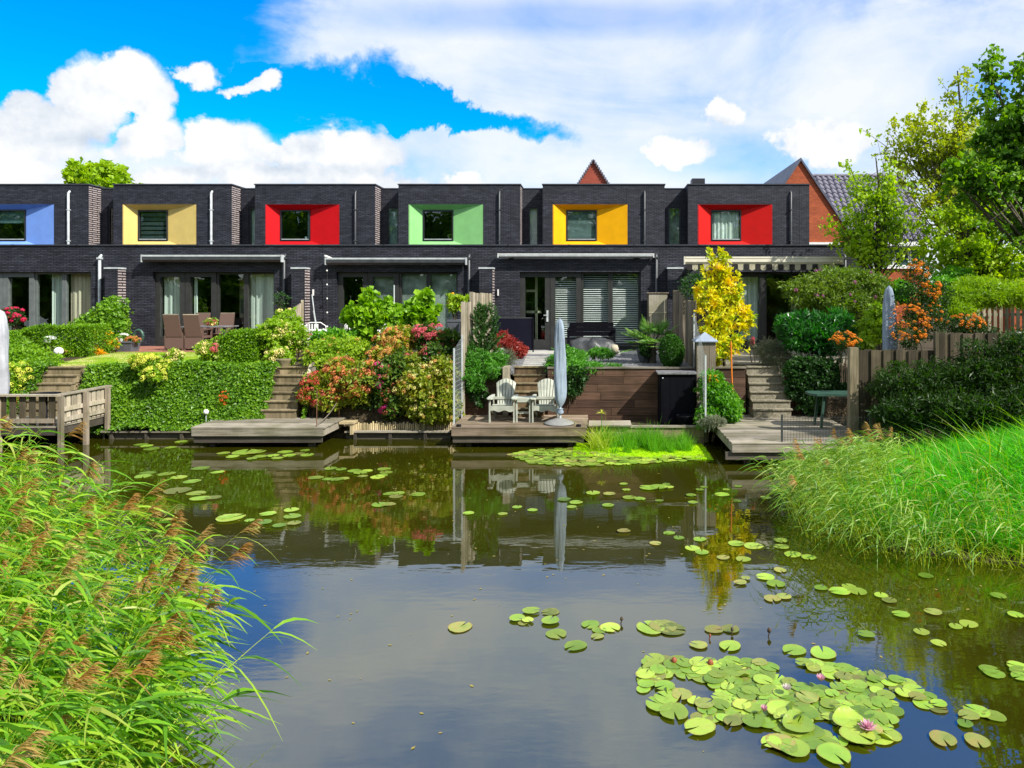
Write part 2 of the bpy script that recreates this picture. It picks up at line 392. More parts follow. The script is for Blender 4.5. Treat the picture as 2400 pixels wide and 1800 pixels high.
def glass(name, tintc=(.75, .85, .82), refl=1.0):
    m, t, o = nodes(name); tr = t.nodes.new('ShaderNodeBsdfTransparent'); tr.inputs[0].default_value = (*tintc, 1)
    g = t.nodes.new('ShaderNodeBsdfGlossy'); g.inputs['Roughness'].default_value = .01; g.inputs[0].default_value = (refl, refl, refl, 1)
    f = t.nodes.new('ShaderNodeLayerWeight'); f.inputs[0].default_value = .5
    n = noise(t, pos(t), 1.1, 2); b = bump(t, n, .06, .05); t.links.new(b, g.inputs['Normal'])
    fc = N(t, f.outputs[1]); q = (fc * fc * fc * fc * fc * .9 + .07).clamp()
    mx = t.nodes.new('ShaderNodeMixShader'); t.links.new(q.o, mx.inputs[0]); t.links.new(tr.outputs[0], mx.inputs[1]); t.links.new(g.outputs[0], mx.inputs[2]); t.links.new(mx.outputs[0], o.inputs[0]); return m
def speckle(name, cols, scale=40, rough=.9, bs=.6, bd=.02):
    m, t, o = nodes(name); p = pos(t); v = t.nodes.new('ShaderNodeTexVoronoi'); v.inputs['Scale'].default_value = scale; t.links.new(p, v.inputs['Vector'])
    s = t.nodes.new('ShaderNodeSeparateColor'); t.links.new(v.outputs['Color'], s.inputs[0]); n = noise(t, p, 2.2, 5)
    q = (N(t, s.outputs[0]) * .6 + N(t, n) * .7 - .15).clamp(); c = ramp(t, q.o, cols)
    bsdf(t, o, c, rough, .2, 0, bump(t, v.outputs['Distance'], bs, bd)); return m

M = MATS
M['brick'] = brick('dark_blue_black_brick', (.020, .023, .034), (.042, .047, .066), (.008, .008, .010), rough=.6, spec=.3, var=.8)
M['brick_sun_tone'] = brick('sun_toned_brick_return', (.40, .34, .33), (.31, .265, .26), (.02, .018, .02), bw=.62, bh=.088, ms=.022, rough=.7, spec=.3, strength=1.0, var=.35)  # house brick with the sunlight on its right-hand faces put into the colour
M['brick_orange'] = brick('orange_brick', (.46, .085, .022), (.36, .060, .018), (.22, .09, .05), rough=.8, spec=.2, strength=.3, var=.35)
M['brick_red'] = brick('red_brick', (.42, .055, .030), (.30, .040, .025), (.20, .09, .06), rough=.8, spec=.2, strength=.3, var=.35)
M['coping'] = paint('dark_metal_coping', (.045, .048, .06), .35, .5)
M['frame'] = paint('grey_brown_window_frame', (.035, .036, .034), .45, .4)
M['frame_pale'] = paint('worn_grey_green_frame', (.13, .15, .145), .5, .4)
M['frame_black'] = paint('black_window_frame', (.018, .02, .024), .4, .5)
M['white'] = paint('white_paint', (.78, .78, .75), .45, .4, .06)
M['pale_metal'] = paint('pale_zinc', (.50, .54, .55), .4, .5, .12)
M['dark_metal'] = paint('anthracite_metal', (.05, .055, .06), .4, .5, .15)
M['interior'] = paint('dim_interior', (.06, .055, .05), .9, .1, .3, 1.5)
M['interior_pale'] = paint('cream_interior_wall', (.52, .52, .36), .9, .1, .1, 1.5)
M['glass'] = glass('window_glass', (.95, .98, .96)); M['glass_dark'] = glass('dark_window_glass', (.72, .80, .80), 1.0)
M['concrete'] = speckle('weathered_concrete', [(.12, .11, .07), (.24, .215, .155), (.34, .31, .24)], 30, .9, .3, .01)
for nm, c in {'blue': (.19, .35, .80), 'sand': (.72, .54, .17), 'red': (.62, .006, .010), 'green': (.26, .58, .21), 'yellow': (.90, .44, .002), 'red2': (.60, .010, .008)}.items():
    M['rev_' + nm] = paint(nm + '_panel_paint', c, .65, .15, .07, 1.4, 0, .03)
def curtainmat(name, c):
    m, t, o = nodes(name); w = noise(t, pos(t, (14, 14, .25)), 1, 2, .5); cc = ramp(t, w, [(.3, tuple(x * .5 for x in c)), (.6, c)])
    bsdf(t, o, cc, .9, .1, 0, bump(t, w, .6, .04)); return m
M['curtain'] = curtainmat('sea_green_net_curtain', (.74, .86, .79)); M['curtain_beige'] = curtainmat('beige_net_curtain', (.74, .68, .52))
M['blindcloth'] = paint('pale_teal_blind', (.25, .36, .36), .8, .2, .15, 4); M['slat'] = paint('white_blind_slat', (.72, .74, .74), .5, .3, .05)
M['screen'] = paint('mottled_sun_screen', (.30, .36, .33), .8, .2, .35, 2.5)
M['deck'] = wood('weathered_grey_brown_deck', (.30, .23, .165), (.15, .115, .085), 0); M['deck_grey'] = wood('weathered_grey_deck', (.30, .265, .21), (.14, .125, .10), 0)
M['deck_dark'] = wood('dark_wet_timber', (.10, .085, .068), (.05, .043, .036), 0); M['post_wood'] = wood('grey_post_timber', (.24, .20, .155), (.11, .09, .07), 2)
M['sleeper'] = wood('brown_stained_wall_timber', (.115, .064, .042), (.040, .024, .017), 0); M['step_brown'] = wood('brown_step_timber', (.20, .135, .075), (.09, .06, .036), 2, .4); M['fence_mid'] = wood('half_mossy_post', (.19, .155, .10), (.08, .065, .04), 2); M['fence_pale'] = wood('pale_grey_fence_board', (.46, .40, .31), (.26, .22, .165), 2)
M['fence_grey'] = wood('grey_brown_fence_board', (.30, .25, .19), (.14, .115, .085), 2); M['fence_dark'] = wood('mossy_fence_board', (.10, .08, .05), (.04, .034, .022), 2)
M['step'] = wood('mossy_sawn_step', (.27, .215, .13), (.10, .085, .05), 2, .35); M['bamboo'] = wood('split_log_edging', (.50, .40, .24), (.24, .18, .10), 2)
M['chairpaint'] = paint('pale_sage_chair_paint', (.44, .46, .38), .6, .2, .14, 5)
M['cover_blue'] = paint('grey_blue_parasol_cover', (.27, .33, .41), .8, .2, .10, 4, 0, .3); M['cover_grey'] = paint('grey_parasol_cover', (.42, .43, .46), .75, .2, .12, 4, 0, .3)
M['stone_base'] = speckle('pale_terrazzo', [(.14, .14, .13), (.22, .22, .21), (.28, .28, .27)], 90, .7, .1, .003)
M['wicker'] = None
M['black'] = paint('black_lacquer', (.004, .004, .007), .6, .1, .1); M['black_cloth'] = paint('black_navy_panel', (.007, .007, .016), .7, .1, .1)
M['lid'] = paint('grey_granite_lid', (.22, .22, .23), .35, .5, .25, 12); M['wire'] = paint('galvanised_wire', (.36, .39, .40), .4, .5, .1); M['wire_dark'] = paint('dark_wire', (.05, .055, .05), .5, .4, .1)
M['tarp'] = paint('grey_tarpaulin', (.055, .058, .06), .42, .4, .3, 3, 0, .5); M['tan_cloth'] = paint('tan_cushion', (.42, .38, .28), .8, .2)
M['orange'] = paint('orange_painted_pole', (.75, .20, .02), .5, .4, .1); M['greenplastic'] = paint('dark_green_plastic', (.035, .085, .062), .4, .5, .15)
M['terracotta'] = paint('old_glazed_pot', (.20, .17, .10), .6, .3, .3, 5); M['potgrey'] = paint('grey_planter', (.11, .12, .14), .55, .3, .1); M['zinc'] = paint('zinc_cap', (.27, .32, .40), .35, .5, .1, 4)
M['rust'] = paint('rusty_steel', (.20, .10, .05), .7, .3, .3); M['cream'] = paint('cream_aluminium', (.74, .70, .56), .4, .4, .05); M['cream_cloth'] = paint('cream_valance_cloth', (.44, .41, .29), .9, .1, .12); M['charcoal_cloth'] = paint('charcoal_valance_cloth', (.035, .033, .032), .9, .1)
M['cabinet'] = wood('pale_taupe_cabinet', (.46, .42, .33), (.38, .34, .26), 2); M['white_plastic'] = paint('white_plastic', (.80, .79, .76), .4, .4, .04)
M['soil'] = speckle('dark_garden_soil', [(.025, .02, .012), (.06, .045, .025), (.10, .08, .05)], 25, .95, .6, .03)
M['gravel'] = speckle('grey_gravel', [(.05, .05, .055), (.17, .17, .18), (.36, .36, .36)], 32, .9, 1, .03)
M['patio'] = brick('red_brown_paving', (.30, .13, .09), (.22, .10, .07), (.12, .07, .05), .21, .10, .01, .85, .2, .3)
M['slab'] = paint('grey_stepping_stone', (.46, .45, .40), .8, .2, .15, 6); M['bark'] = wood('grey_brown_bark', (.10, .085, .06), (.045, .038, .028), 2, .6); M['twig'] = paint('twig_brown', (.085, .06, .04), .8, .2, .2)
M['tile'] = paint('purple_grey_roof_tile', (.17, .16, .20), .42, .5, .2, 3); M['tile_flat'] = paint('slate_grey_roof', (.10, .11, .15), .5, .4, .2, 2)

def watermat():
    m, t, o = nodes('pond_water'); p = pos(t)
    n1 = noise(t, pos(t, (1, 2.2, 1)), 1.7, 2); n2 = noise(t, pos(t, (1, 2.6, 1)), 7, 3); patch = noise(t, p, .35, 2)
    h = N(t, n1) * .5 + N(t, n2) * .22 * N(t, ramp(t, patch, [(.4, (0, 0, 0)), (.65, (1, 1, 1))]))
    murk = ramp(t, noise(t, p, .5, 4), [(.3, (.022, .023, .001)), (.7, (.035, .035, .002))])
    b = bsdf(t, o, murk, .012, .5, 0, bump(t, h.o, .16, .018)); b.inputs['IOR'].default_value = 2.9; b.inputs['Coat Weight'].default_value = .0
    return m
M['water'] = watermat()
def padmat(key):
    m = M[key]; t = m.node_tree; b = [n for n in t.nodes if n.type == 'BSDF_PRINCIPLED'][0]; src = b.inputs['Base Color'].links[0].from_socket
    tc = t.nodes.new('ShaderNodeTexCoord'); sp = t.nodes.new('ShaderNodeSeparateXYZ'); t.links.new(tc.outputs['Object'], sp.inputs[0]); x, y = N(t, sp.outputs[0]), N(t, sp.outputs[1])
    r = (x * x + y * y).sqrt(); a = x._m('ARCTAN2', y, x); v = (a * 9.0)._m('SINE', a * 9.0)._m('ABSOLUTE', (a * 9.0)._m('SINE', a * 9.0)); vein = v.step(.14, 0) * r.step(1.0, .3)
    oi = t.nodes.new('ShaderNodeObjectInfo'); rd = N(t, oi.outputs['Random']); nz = N(t, noise(t, pos(t), 26, 4)); rim = (r.step(.86, 1.0) * .8 * rd + (nz - .60).step(0, .12) * .55).clamp()
    c = mixc(t, (vein * .55).o, src, (.46, .52, .20)); c = mixc(t, rim.o, c, (.26, .17, .04)); mr = t.nodes.new('ShaderNodeHueSaturation'); t.links.new(c, mr.inputs['Color']); t.links.new((rd * .8 + .5).o, mr.inputs['Value']); t.links.new(mr.outputs[0], b.inputs['Base Color'])
    b.inputs['Roughness'].default_value = .28; t.links.new(bump(t, (vein * .5 + nz * .6).o, .5, .01), b.inputs['Normal'])
def wickermat():
    m, t, o = nodes('brown_wicker'); w = t.nodes.new('ShaderNodeTexWave'); w.bands_direction = 'Z'; w.inputs['Scale'].default_value = 14; w.inputs['Distortion'].default_value = .6
    t.links.new(pos(t, obj=True), w.inputs['Vector']); c = ramp(t, w.outputs['Fac'], [(.2, (.07, .045, .035)), (.7, (.22, .14, .11))]); bsdf(t, o, c, .6, .3, 0, bump(t, w.outputs['Fac'], .8, .01)); return m
M['wicker'] = wickermat()
# foliage: leaf colours only
def LM(k, cols, **q): M[k] = leafmat(k, cols, **q)
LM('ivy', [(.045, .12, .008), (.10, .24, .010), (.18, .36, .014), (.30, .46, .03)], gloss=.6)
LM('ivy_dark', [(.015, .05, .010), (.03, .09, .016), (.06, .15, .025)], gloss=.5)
LM('hedge', [(.07, .17, .008), (.15, .31, .010), (.26, .44, .015)])
LM('hedge_lime', [(.12, .24, .012), (.22, .38, .015), (.32, .48, .02)])
LM('limebush', [(.14, .26, .015), (.26, .42, .02), (.42, .52, .04)])
LM('hydr_leaf', [(.10, .13, .012), (.18, .26, .02), (.30, .34, .03), (.40, .32, .04)])
LM('hydr_dark', [(.03, .07, .012), (.07, .15, .02), (.16, .24, .03)])
LM('vine', [(.09, .22, .010), (.20, .40, .015), (.36, .54, .03)])
LM('laurel', [(.015, .075, .014), (.03, .15, .02), (.07, .26, .03)], gloss=.7, rough=.3)
LM('buddleja', [(.06, .12, .015), (.14, .23, .025), (.26, .34, .05)])
LM('goldtree', [(.10, .26, .01), (.30, .44, .01), (.66, .62, .01), (.80, .64, .01), (.76, .36, .01)], vary=.75, scale=3.2)
LM('shrubgreen', [(.05, .18, .012), (.11, .32, .02), (.22, .44, .03)])
LM('greyshrub', [(.10, .12, .07), (.20, .22, .14), (.28, .30, .20)])
LM('thuja', [(.14, .26, .01), (.26, .42, .012), (.40, .54, .02)])
LM('darkshrub', [(.012, .035, .006), (.03, .075, .010), (.06, .12, .015)])
LM('conifer', [(.04, .10, .03), (.07, .16, .04), (.13, .24, .05)])
LM('juniper', [(.05, .16, .02), (.09, .27, .03), (.16, .40, .04)])
LM('barberry', [(.14, .02, .02), (.32, .05, .04), (.50, .12, .08)])
LM('palm', [(.07, .18, .03), (.14, .30, .05), (.38, .46, .18)])
LM('box', [(.02, .075, .006), (.035, .12, .009), (.06, .17, .014)], trans=.15, gloss=.2)
LM('tree_lime', [(.15, .29, .010), (.30, .47, .012), (.48, .60, .02)], trans=.45)
LM('tree_yellow', [(.18, .29, .012), (.36, .44, .016), (.52, .54, .03)], trans=.45)
LM('tree_dark', [(.04, .12, .012), (.13, .29, .016), (.30, .47, .02)])
LM('berry', [(.50, .12, .004), (.80, .24, .006), (.95, .38, .01)], trans=.1, vary=.2)
LM('reed', [(.035, .11, .008), (.09, .25, .012), (.17, .40, .016), (.34, .54, .03), (.44, .40, .14)], vary=.2, trans=.42)
LM('reed2', [(.05, .14, .014), (.11, .26, .02), (.20, .36, .035), (.42, .48, .14)], vary=.25, trans=.35)
LM('reedstem', [(.30, .42, .04), (.50, .58, .07), (.62, .60, .14)], vary=.25)
LM('plume', [(.24, .13, .03), (.38, .20, .05), (.42, .30, .09), (.34, .15, .10)], vary=.4, trans=.35)
LM('grass', [(.04, .26, .006), (.08, .44, .008), (.18, .62, .015)], vary=.4, trans=.45)
LM('grass_yellow', [(.22, .34, .012), (.36, .48, .02), (.50, .50, .12)], vary=.4)
LM('rush', [(.05, .20, .01), (.12, .36, .012), (.24, .48, .03)])
LM('duckweed', [(.26, .52, .004), (.44, .72, .006), (.60, .80, .01)])
LM('pad', [(.11, .23, .02), (.21, .37, .035), (.32, .46, .05), (.42, .46, .08)], trans=.1, gloss=.5, rough=.35, vary=.5, scale=3)
LM('pad_old', [(.12, .18, .03), (.24, .28, .06), (.34, .26, .08)], trans=.1, gloss=.4, vary=.7, scale=9)
for k, c in {'f_pink': (.66, .13, .17), 'f_crimson': (.66, .02, .10), 'f_orange': (.64, .25, .08), 'f_rust': (.48, .15, .08), 'f_red': (.56, .07, .05), 'f_gold': (.64, .36, .10), 'f_cream': (.62, .56, .20),
             'f_lime': (.66, .68, .10), 'f_pale': (.74, .66, .26), 'f_white': (.84, .84, .80), 'f_yellow': (.86, .44, .01), 'f_purple': (.46, .12, .34), 'f_lotus': (.90, .50, .62), 'f_lotuswhite': (.86, .76, .74), 'f_flame': (.74, .12, .02), 'f_magenta': (.75, .06, .30)}.items():
    LM(k, [tuple(x * .62 for x in c), c, tuple(min(.95, x * 1.25 + .02) for x in c)], trans=.25, gloss=.2, vary=.2)

padmat('pad'); padmat('pad_old')
# ---------------------------------------------------------------- terrain and water
POLY_R = [(5.0, 13.4), (4.25, 12.3), (3.6, 11.0), (3.15, 9.9), (3.7, 9.2), (5.0, 8.7), (6.4, 7.8), (9, 5.8), (14, 2), (40, -10), (90, 16.6), (5.55, 16.6), (5.45, 13.7)]
POLY_L = [(-2.9, .5), (-3.0, 3.6), (-3.45, 5.2), (-4.7, 6.5), (-6.6, 7.8), (-9.0, 8.9), (-12, 9.6), (-90, 12), (-90, -25), (-2.9, -25)]
def poly_sd(x, y, P):
    """signed distance, positive inside"""
    x = np.asarray(x, float); y = np.asarray(y, float); d = np.full(x.shape, 1e9); ins = np.zeros(x.shape, bool); n = len(P)
    for i in range(n):
        ax, ay = P[i]; bx, by = P[(i + 1) % n]; dx, dy = bx - ax, by - ay
        t = np.clip(((x - ax) * dx + (y - ay) * dy) / (dx * dx + dy * dy), 0, 1)
        d = np.minimum(d, np.hypot(x - ax - t * dx, y - ay - t * dy))
        c = ((ay > y) != (by > y)) & (x < (bx - ax) * (y - ay) / ((by - ay) + 1e-12) + ax); ins ^= c
    return np.where(ins, d, -d)
STAIRS = [(-13.05, -12.2), (-7.6, -6.8), (-2.15, -1.2), (3.5, 4.6)]
def sstep(a, b, x): t = np.clip((x - a) / (b - a), 0, 1); return t * t * (3 - 2 * t)
def zg(x, y):
    x = np.asarray(x, float); y = np.asarray(y, float)
    z = np.full(x.shape, -.7)
    dr = poly_sd(x, y, POLY_R); z = np.where(dr > 0, np.minimum(1.25, .02 + .26 * dr), z); z = np.where((dr <= 0) & (dr > -1), dr * .7, z)
    dl = poly_sd(x, y, POLY_L); z = np.where(dl > 0, np.minimum(.9, .02 + .07 * dl), z); z = np.where((dl <= 0) & (dl > -1), dl * .7, z)
    left = .14 + 1.40 * np.clip((y - 16.75) / .62, 0, 1) + .12 * sstep(17.4, 20.6, y) * (x < -6.6)
    centre = np.where(y > 17.22, 1.50, .30); g = np.where(x < -3.15, left, centre)
    for a, b in STAIRS: g = np.where((x > a) & (x < b) & (y < 17.75), .1, g)
    g = np.where((x > 5.3), np.maximum(g, np.minimum(1.5, .9 + (y - 16.6) * .4)), g)
    z = np.where(y >= 16.64, g, z)
    return z
def axis(pts):
    out = []
    for a, b, s in pts: out += list(np.arange(a, b - 1e-6, s))
    return np.array(out + [pts[-1][1]])
gx = axis([(-1200, -100, 100), (-100, -30, 7), (-30, -14, .5), (-14, 8, .12), (8, 20, .4), (20, 100, 8), (100, 1200, 100)])
gy = np.concatenate([axis([(-400, -20, 40), (-20, 0, 2), (0, 16.5, .14)]), [16.6, 16.64, 16.66, 16.8, 16.95, 17.1, 17.2, 17.24, 17.35, 17.5, 17.7, 17.76, 17.9, 18.2, 19, 20, 21, 23.4, 26, 40, 100, 400, 1200, 2400]])
gX, gY = np.meshgrid(gx, gy); gZ = zg(gX, gY) - .01
nx, ny = len(gx), len(gy); idx = np.arange(nx * ny).reshape(ny, nx)
gf = np.stack([idx[:-1, :-1], idx[:-1, 1:], idx[1:, 1:], idx[1:, :-1]], -1).reshape(-1, 4)
tag(np_mesh('ground', np.stack([gX, gY, gZ], -1).reshape(-1, 3), gf, M['soil'], base=(0, 0, 0)), kind='structure')
b = MB(); b.add([(-300, -120, 0), (300, -120, 0), (300, 16.9, 0), (-300, 16.9, 0)], [(0, 1, 2, 3)])
tag(b.build('water', M['water']), kind='structure')
b = MB(); xs = np.linspace(-13.6, -8.6, 22); ys = np.linspace(17.42, 20.62, 16)
for j in range(15):
    for i in range(21): b.add([(xs[i + a], ys[j + c], float(zg(xs[i + a], ys[j + c])) + .012) for a, c in ((0, 0), (1, 0), (1, 1), (0, 1))], [(0, 1, 2, 3)])
def lawnmat():
    m, t, o = nodes('mown_lawn'); n = noise(t, pos(t, (1, 2.2, 1)), .9, 4); n2 = noise(t, pos(t), 55, 2)
    c = ramp(t, n, [(.40, (.16, .32, .010)), (.50, (.28, .38, .02)), (.58, (.55, .47, .20))]); bsdf(t, o, c, .9, .1, 0, bump(t, n2, .6, .02)); return m
tag(b.build('lawn', lawnmat()), kind='structure')
b = MB(); b.box(-17.5, -8.3, 20.65, 23.49, 1.45, 1.665); tag(b.build('patio', M['patio']), kind='structure')
gr = MB().box(-3.0, 2.3, 17.62, 23.49, 1.40, 1.545).box(-3.0, -2.0, 17.25, 17.619, 1.40, 1.545).box(-1.2, 2.3, 17.25, 17.619, 1.40, 1.545).build('gravel', M['gravel']); tag(gr, kind='structure')
b = MB(); b.box(2.5, 9.0, 18.2, 23.49, 1.40, 1.56); tag(b.build('terrace', M['concrete']), kind='structure')
for i, yy in enumerate((17.75, 18.35, 18.95, 19.6, 20.3)):                # stepping stones set in the gravel
    x0 = WX(1223 + i * 2, yy); s = MB(); s.cbox(x0, x0 + .62, yy, yy + .24, 1.50, 1.562, .01); s.build('stepping_stone', M['slab'], gr)
MB().box(-2.9, 2.2, 21.6, 22.9, 1.50, 1.566).build('paved_strip', M['slab'], gr)
# timber edging along the far bank
def edging(x0, x1, label):
    e = thing('bank_edging', label, 'edging', (x0, 16.6, 0), 'timber edging of the far bank')
    x = x0
    while x < x1 - .3:
        w = min(2.4, x1 - x); MB().box(x + .005, x + w - .005, 16.56, 16.64, -.12, .15).build('board', M['deck_dark'], e)
        MB().box(x + .005, x + w - .005, 16.48, 16.62, .152, .185).build('cap_board', M['deck_grey'], e); x += w
    x = x0 + .2
    while x < x1: MB().box(x, x + .07, 16.50, 16.555, -.5, .15).build('post', M['deck_dark'], e); x += .8
edging(-11.3, -8.75, 'low dark timber edging at the water below the ivy slope'); edging(-5.75, -3.3, 'low dark timber edging at the water below the hydrangeas'); edging(-30, -14.6, 'low dark timber edging at the far left')

# ---------------------------------------------------------------- the terrace of houses
YU, YR, YL = 30.4, 31.15, 23.5
def fin(v, s): return (v - PX) / s
SU, SR, SLo = F / YU, F / YR, F / YL
ZT = 7.97
def wall_open(name, x0, x1, z0, z1, openings, y0, y1, mat, parent):
    """wall in the XZ plane with rectangular openings, built of butted blocks"""
    xs = sorted({x0, x1} | {v for o in openings for v in o[:2]}); m = MB()
    for a, c in zip(xs[:-1], xs[1:]):
        cuts = sorted([(o[2], o[3]) for o in openings if o[0] <= a + 1e-6 and o[1] >= c - 1e-6]); z = z0
        for u, v in cuts:
            if u > z: m.box(a, c, y0, y1, z, u)
            z = v
        if z < z1: m.box(a, c, y0, y1, z, z1)
    return m.build(name, mat, parent)
def frame_mb(x0, x1, z0, z1, y0, y1, w, wb=None):
    m = MB(); wb = wb or w
    m.box(x0, x0 + w, y0, y1, z0, z1); m.box(x1 - w, x1, y0, y1, z0, z1); m.box(x0 + w, x1 - w, y0, y1, z1 - w, z1); m.box(x0 + w, x1 - w, y0, y1, z0, z0 + wb); return m
def curtain(x0, x1, z0, z1, y, mat, parent, name='curtain'):
    n = max(6, int((x1 - x0) / .05)); xs = np.linspace(x0, x1, n + 1); m = MB(); ph = random.random() * 6
    yy = [y + .03 * math.sin(i * 1.9 + ph) + .012 * math.sin(i * .7) for i in range(n + 1)]
    m.add([(a, c, z0) for a, c in zip(xs, yy)] + [(a, c, z1) for a, c in zip(xs, yy)], [(i, i + 1, n + 2 + i, n + 1 + i) for i in range(n)], 0, True)
    return m.build(name, mat, parent)
def blind(x0, x1, z0, z1, y, parent, pitch=.07, mat=None, tilt=.45):
    m = MB(); z = z1
    while z > z0: m.add([(x0, y - .022, z - .016), (x1, y - .022, z - .016), (x1, y + .022, z + .016), (x0, y + .022, z + .016)], [(0, 1, 2, 3)]); z -= pitch
    return tag(m.build('blind_slats', mat or M['slat'], parent), kind='stuff')
# upper block edges, panel edges and windows, surveyed on the photograph (pixels at the front plane)
UP = [dict(n='blue', x=(-74, 208), r=(-46, 124.8), w=(-10, 61), pipe=163, frame='frame_black'), dict(n='sand', x=(265.8, 543.3), r=(289.4, 458.4), w=(324, 393.8), pipe=497, frame='frame'),
      dict(n='red', x=(597.5, 879.5), r=(623.8, 793.6), w=(657, 727.6), pipe=834, frame='frame_black'), dict(n='green', x=(933.8, 1219.5), r=(959.5, 1130.4), w=(991.3, 1062.6), pipe=1171, frame='frame_black'),
      dict(n='yellow', x=(1271.9, 1558), r=(1297.4, 1469), w=(1327.2, 1399), pipe=1510.5, frame='frame'), dict(n='red2', x=(1612.4, 1897), r=(1637.3, 1808.2), w=(1666.6, 1737.1), pipe=1853, frame='frame_black')]
LOWX = [-30.0, fin(240, SLo), fin(676, SLo), fin(1110, SLo), fin(1545, SLo), fin(2042, SLo)]
LAB = ['dark brick terraced house with blue window surround, cut off by the left edge', 'dark brick terraced house with pale sand-yellow window surround',
       'dark brick terraced house with red window surround, between the sand-yellow and the light green one', 'dark brick terraced house with light green window surround',
       'dark brick terraced house with bright golden yellow window surround', 'dark brick end house with red window surround and striped awning valance']
U0 = [-71.0, 358.0, 788.7, 1218.0, 1650.0]
CUT = [-560, -190, 240, 676, 1110, 1545, 2042]
LX = [(fin(CUT[k], SLo), fin(CUT[k + 1], SLo)) for k in range(6)]
houses = []
for i, d in enumerate(UP):
    x0, x1 = fin(d['x'][0], SU), fin(d['x'][1], SU)
    h = thing('terraced_house', LAB[i], 'house', ((x0 + x1) / 2, YU, 1.5), 'dark brick houses of the terrace'); houses.append(h)
    rx0, rx1 = fin(d['r'][0], SU), fin(d['r'][1], SU); rz0, rz1 = 5.18, 7.15
    yw = YU + .27; sw = F / yw; wx0, wx1 = fin(d['w'][0], sw), fin(d['w'][1], sw); wz0, wz1 = HC - (564.8 - 700) / sw, HC - (492.5 - 700) / sw
    if d['n'] == 'blue' : wz1 = HC - (492 - 700) / sw
    wall_open('upper_wall', x0, x1 - .003, 4.80, ZT, [(rx0, rx1, rz0, rz1)], YU, YU + .30, M['brick'], h)
    # left and right returns of the projecting block; a paler brick skin paints sunlight onto the right one
    MB().box(x0, x0 + .25, YU + .301, YR + 4, 4.8, ZT - .002).build('return_wall', M['brick'], h)
    MB().box(x1 - .25, x1 - .012, YU + .301, YR + 4, 4.8, ZT - .002).build('return_wall', M['brick'], h)
    if i < 4: MB().box(x1 - .011, x1 + .004, YU + .004, YR - .002, 4.8, ZT - .03).build('sun_toned_return', M['brick_sun_tone'], h)
    # coping round the block
    MB().box(x0 - .03, x1 + .03, YU - .03, YU + .34, ZT, ZT + .045).box(x0 - .03, x0 + .30, YU + .34, YR + 4, ZT, ZT + .044).box(x1 - .30, x1 + .03, YU + .34, YR + 4, ZT, ZT + .044).build('coping', M['coping'], h)
    MB().box(x0 + .25, x1 - .25, YU + .3, YR + 4, 7.6, 7.7).build('flat_roof', M['coping'], h)
    # expansion joints
    for px in (rx0 - .004, rx1 - .008, x1 - .42): MB().box(px, px + .014, YU - .003, YU + .002, rz1 + .01 if px < x1 - .5 else 4.96, ZT - .01).build('joint', M['frame_black'], h)
    # splayed coloured surround
    rv = M['rev_' + d['n']]; O = [(rx0, YU - .006, rz0), (rx1, YU - .006, rz0), (rx1, YU - .006, rz1), (rx0, YU - .006, rz1)]; I = [(wx0, yw, wz0), (wx1, yw, wz0), (wx1, yw, wz1), (wx0, yw, wz1)]
    for k, nm in enumerate(('lower_panel', 'right_panel', 'upper_panel', 'left_panel')):
        j = (k + 1) % 4; m = MB(); m.add([O[k], O[j], I[j], I[k]], [(0, 1, 2, 3)])
        th = Vector(((0, 0, -1), (1, 0, 0), (0, 0, 1), (-1, 0, 0))[k]) * .03
        m.add([Vector(p) + th for p in (O[k], O[j], I[j], I[k])], [(3, 2, 1, 0)]); m.build(nm, rv, h)
    win = frame_mb(wx0 + .004, wx1 - .004, wz0 + .004, wz1 - .004, yw - .03, yw + .06, .05).build('window', M[d['frame']], h)
    MB().box(wx0 + .055, wx1 - .055, yw + .03, yw + .036, wz0 + .055, wz1 - .055).build('pane', M['glass'] if d['n'] in ('yellow', 'red2') else M['glass_dark'], win)
    MB().box(wx0 + .07, wx1 - .07, yw - .05, yw + .02, wz0 + .055, wz0 + .085).build('sill', M['pale_metal'], win)
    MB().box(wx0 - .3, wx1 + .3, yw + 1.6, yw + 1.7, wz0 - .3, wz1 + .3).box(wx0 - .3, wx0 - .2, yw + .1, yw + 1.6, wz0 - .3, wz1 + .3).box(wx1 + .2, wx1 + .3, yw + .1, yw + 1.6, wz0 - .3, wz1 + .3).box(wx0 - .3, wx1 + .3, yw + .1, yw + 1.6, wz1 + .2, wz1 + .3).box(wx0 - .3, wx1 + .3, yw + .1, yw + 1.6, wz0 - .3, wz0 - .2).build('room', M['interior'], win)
    if d['n'] == 'yellow': blind(wx0 + .06, wx1 - .06, wz0 + .08, wz1 - .06, yw + .10, win, .05, M['blindcloth']); MB().box(wx0 + .06, wx1 - .06, yw + .14, yw + .15, wz0, wz1).build('shade', M['blindcloth'], win)
    if d['n'] == 'red2': curtain(wx0 + .06, wx1 - .06, wz0 + .06, wz1 - .06, yw + .16, M['curtain'], win)
    if d['n'] == 'sand':
        for k in range(6): MB().box(wx0 + .06, wx1 - .06, yw + .10, yw + .12, wz0 + .10 + k * .19, wz0 + .235 + k * .19).build('blind_fold', M['frame_pale'], win)
    if d['n'] == 'blue': MB().box(wx0 + .06, wx1 - .06, yw + .10, yw + .13, wz1 - .55, wz1 - .06).build('roller_blind', M['blindcloth'], win)
    if d['n'] == 'red': curtain(wx1 - .17, wx1 - .06, wz0 + .06, wz1 - .06, yw + .12, M['curtain'], win); MB().lathe([(.05, 0), (.07, .10), (.06, .13)], (wx1 - .22, yw + .12, wz0 + .06), 12).build('flower_pot', M['white'], win)
    px = fin(d['pipe'], SU); pm = M['pale_metal'] if i < 2 else M['dark_metal']
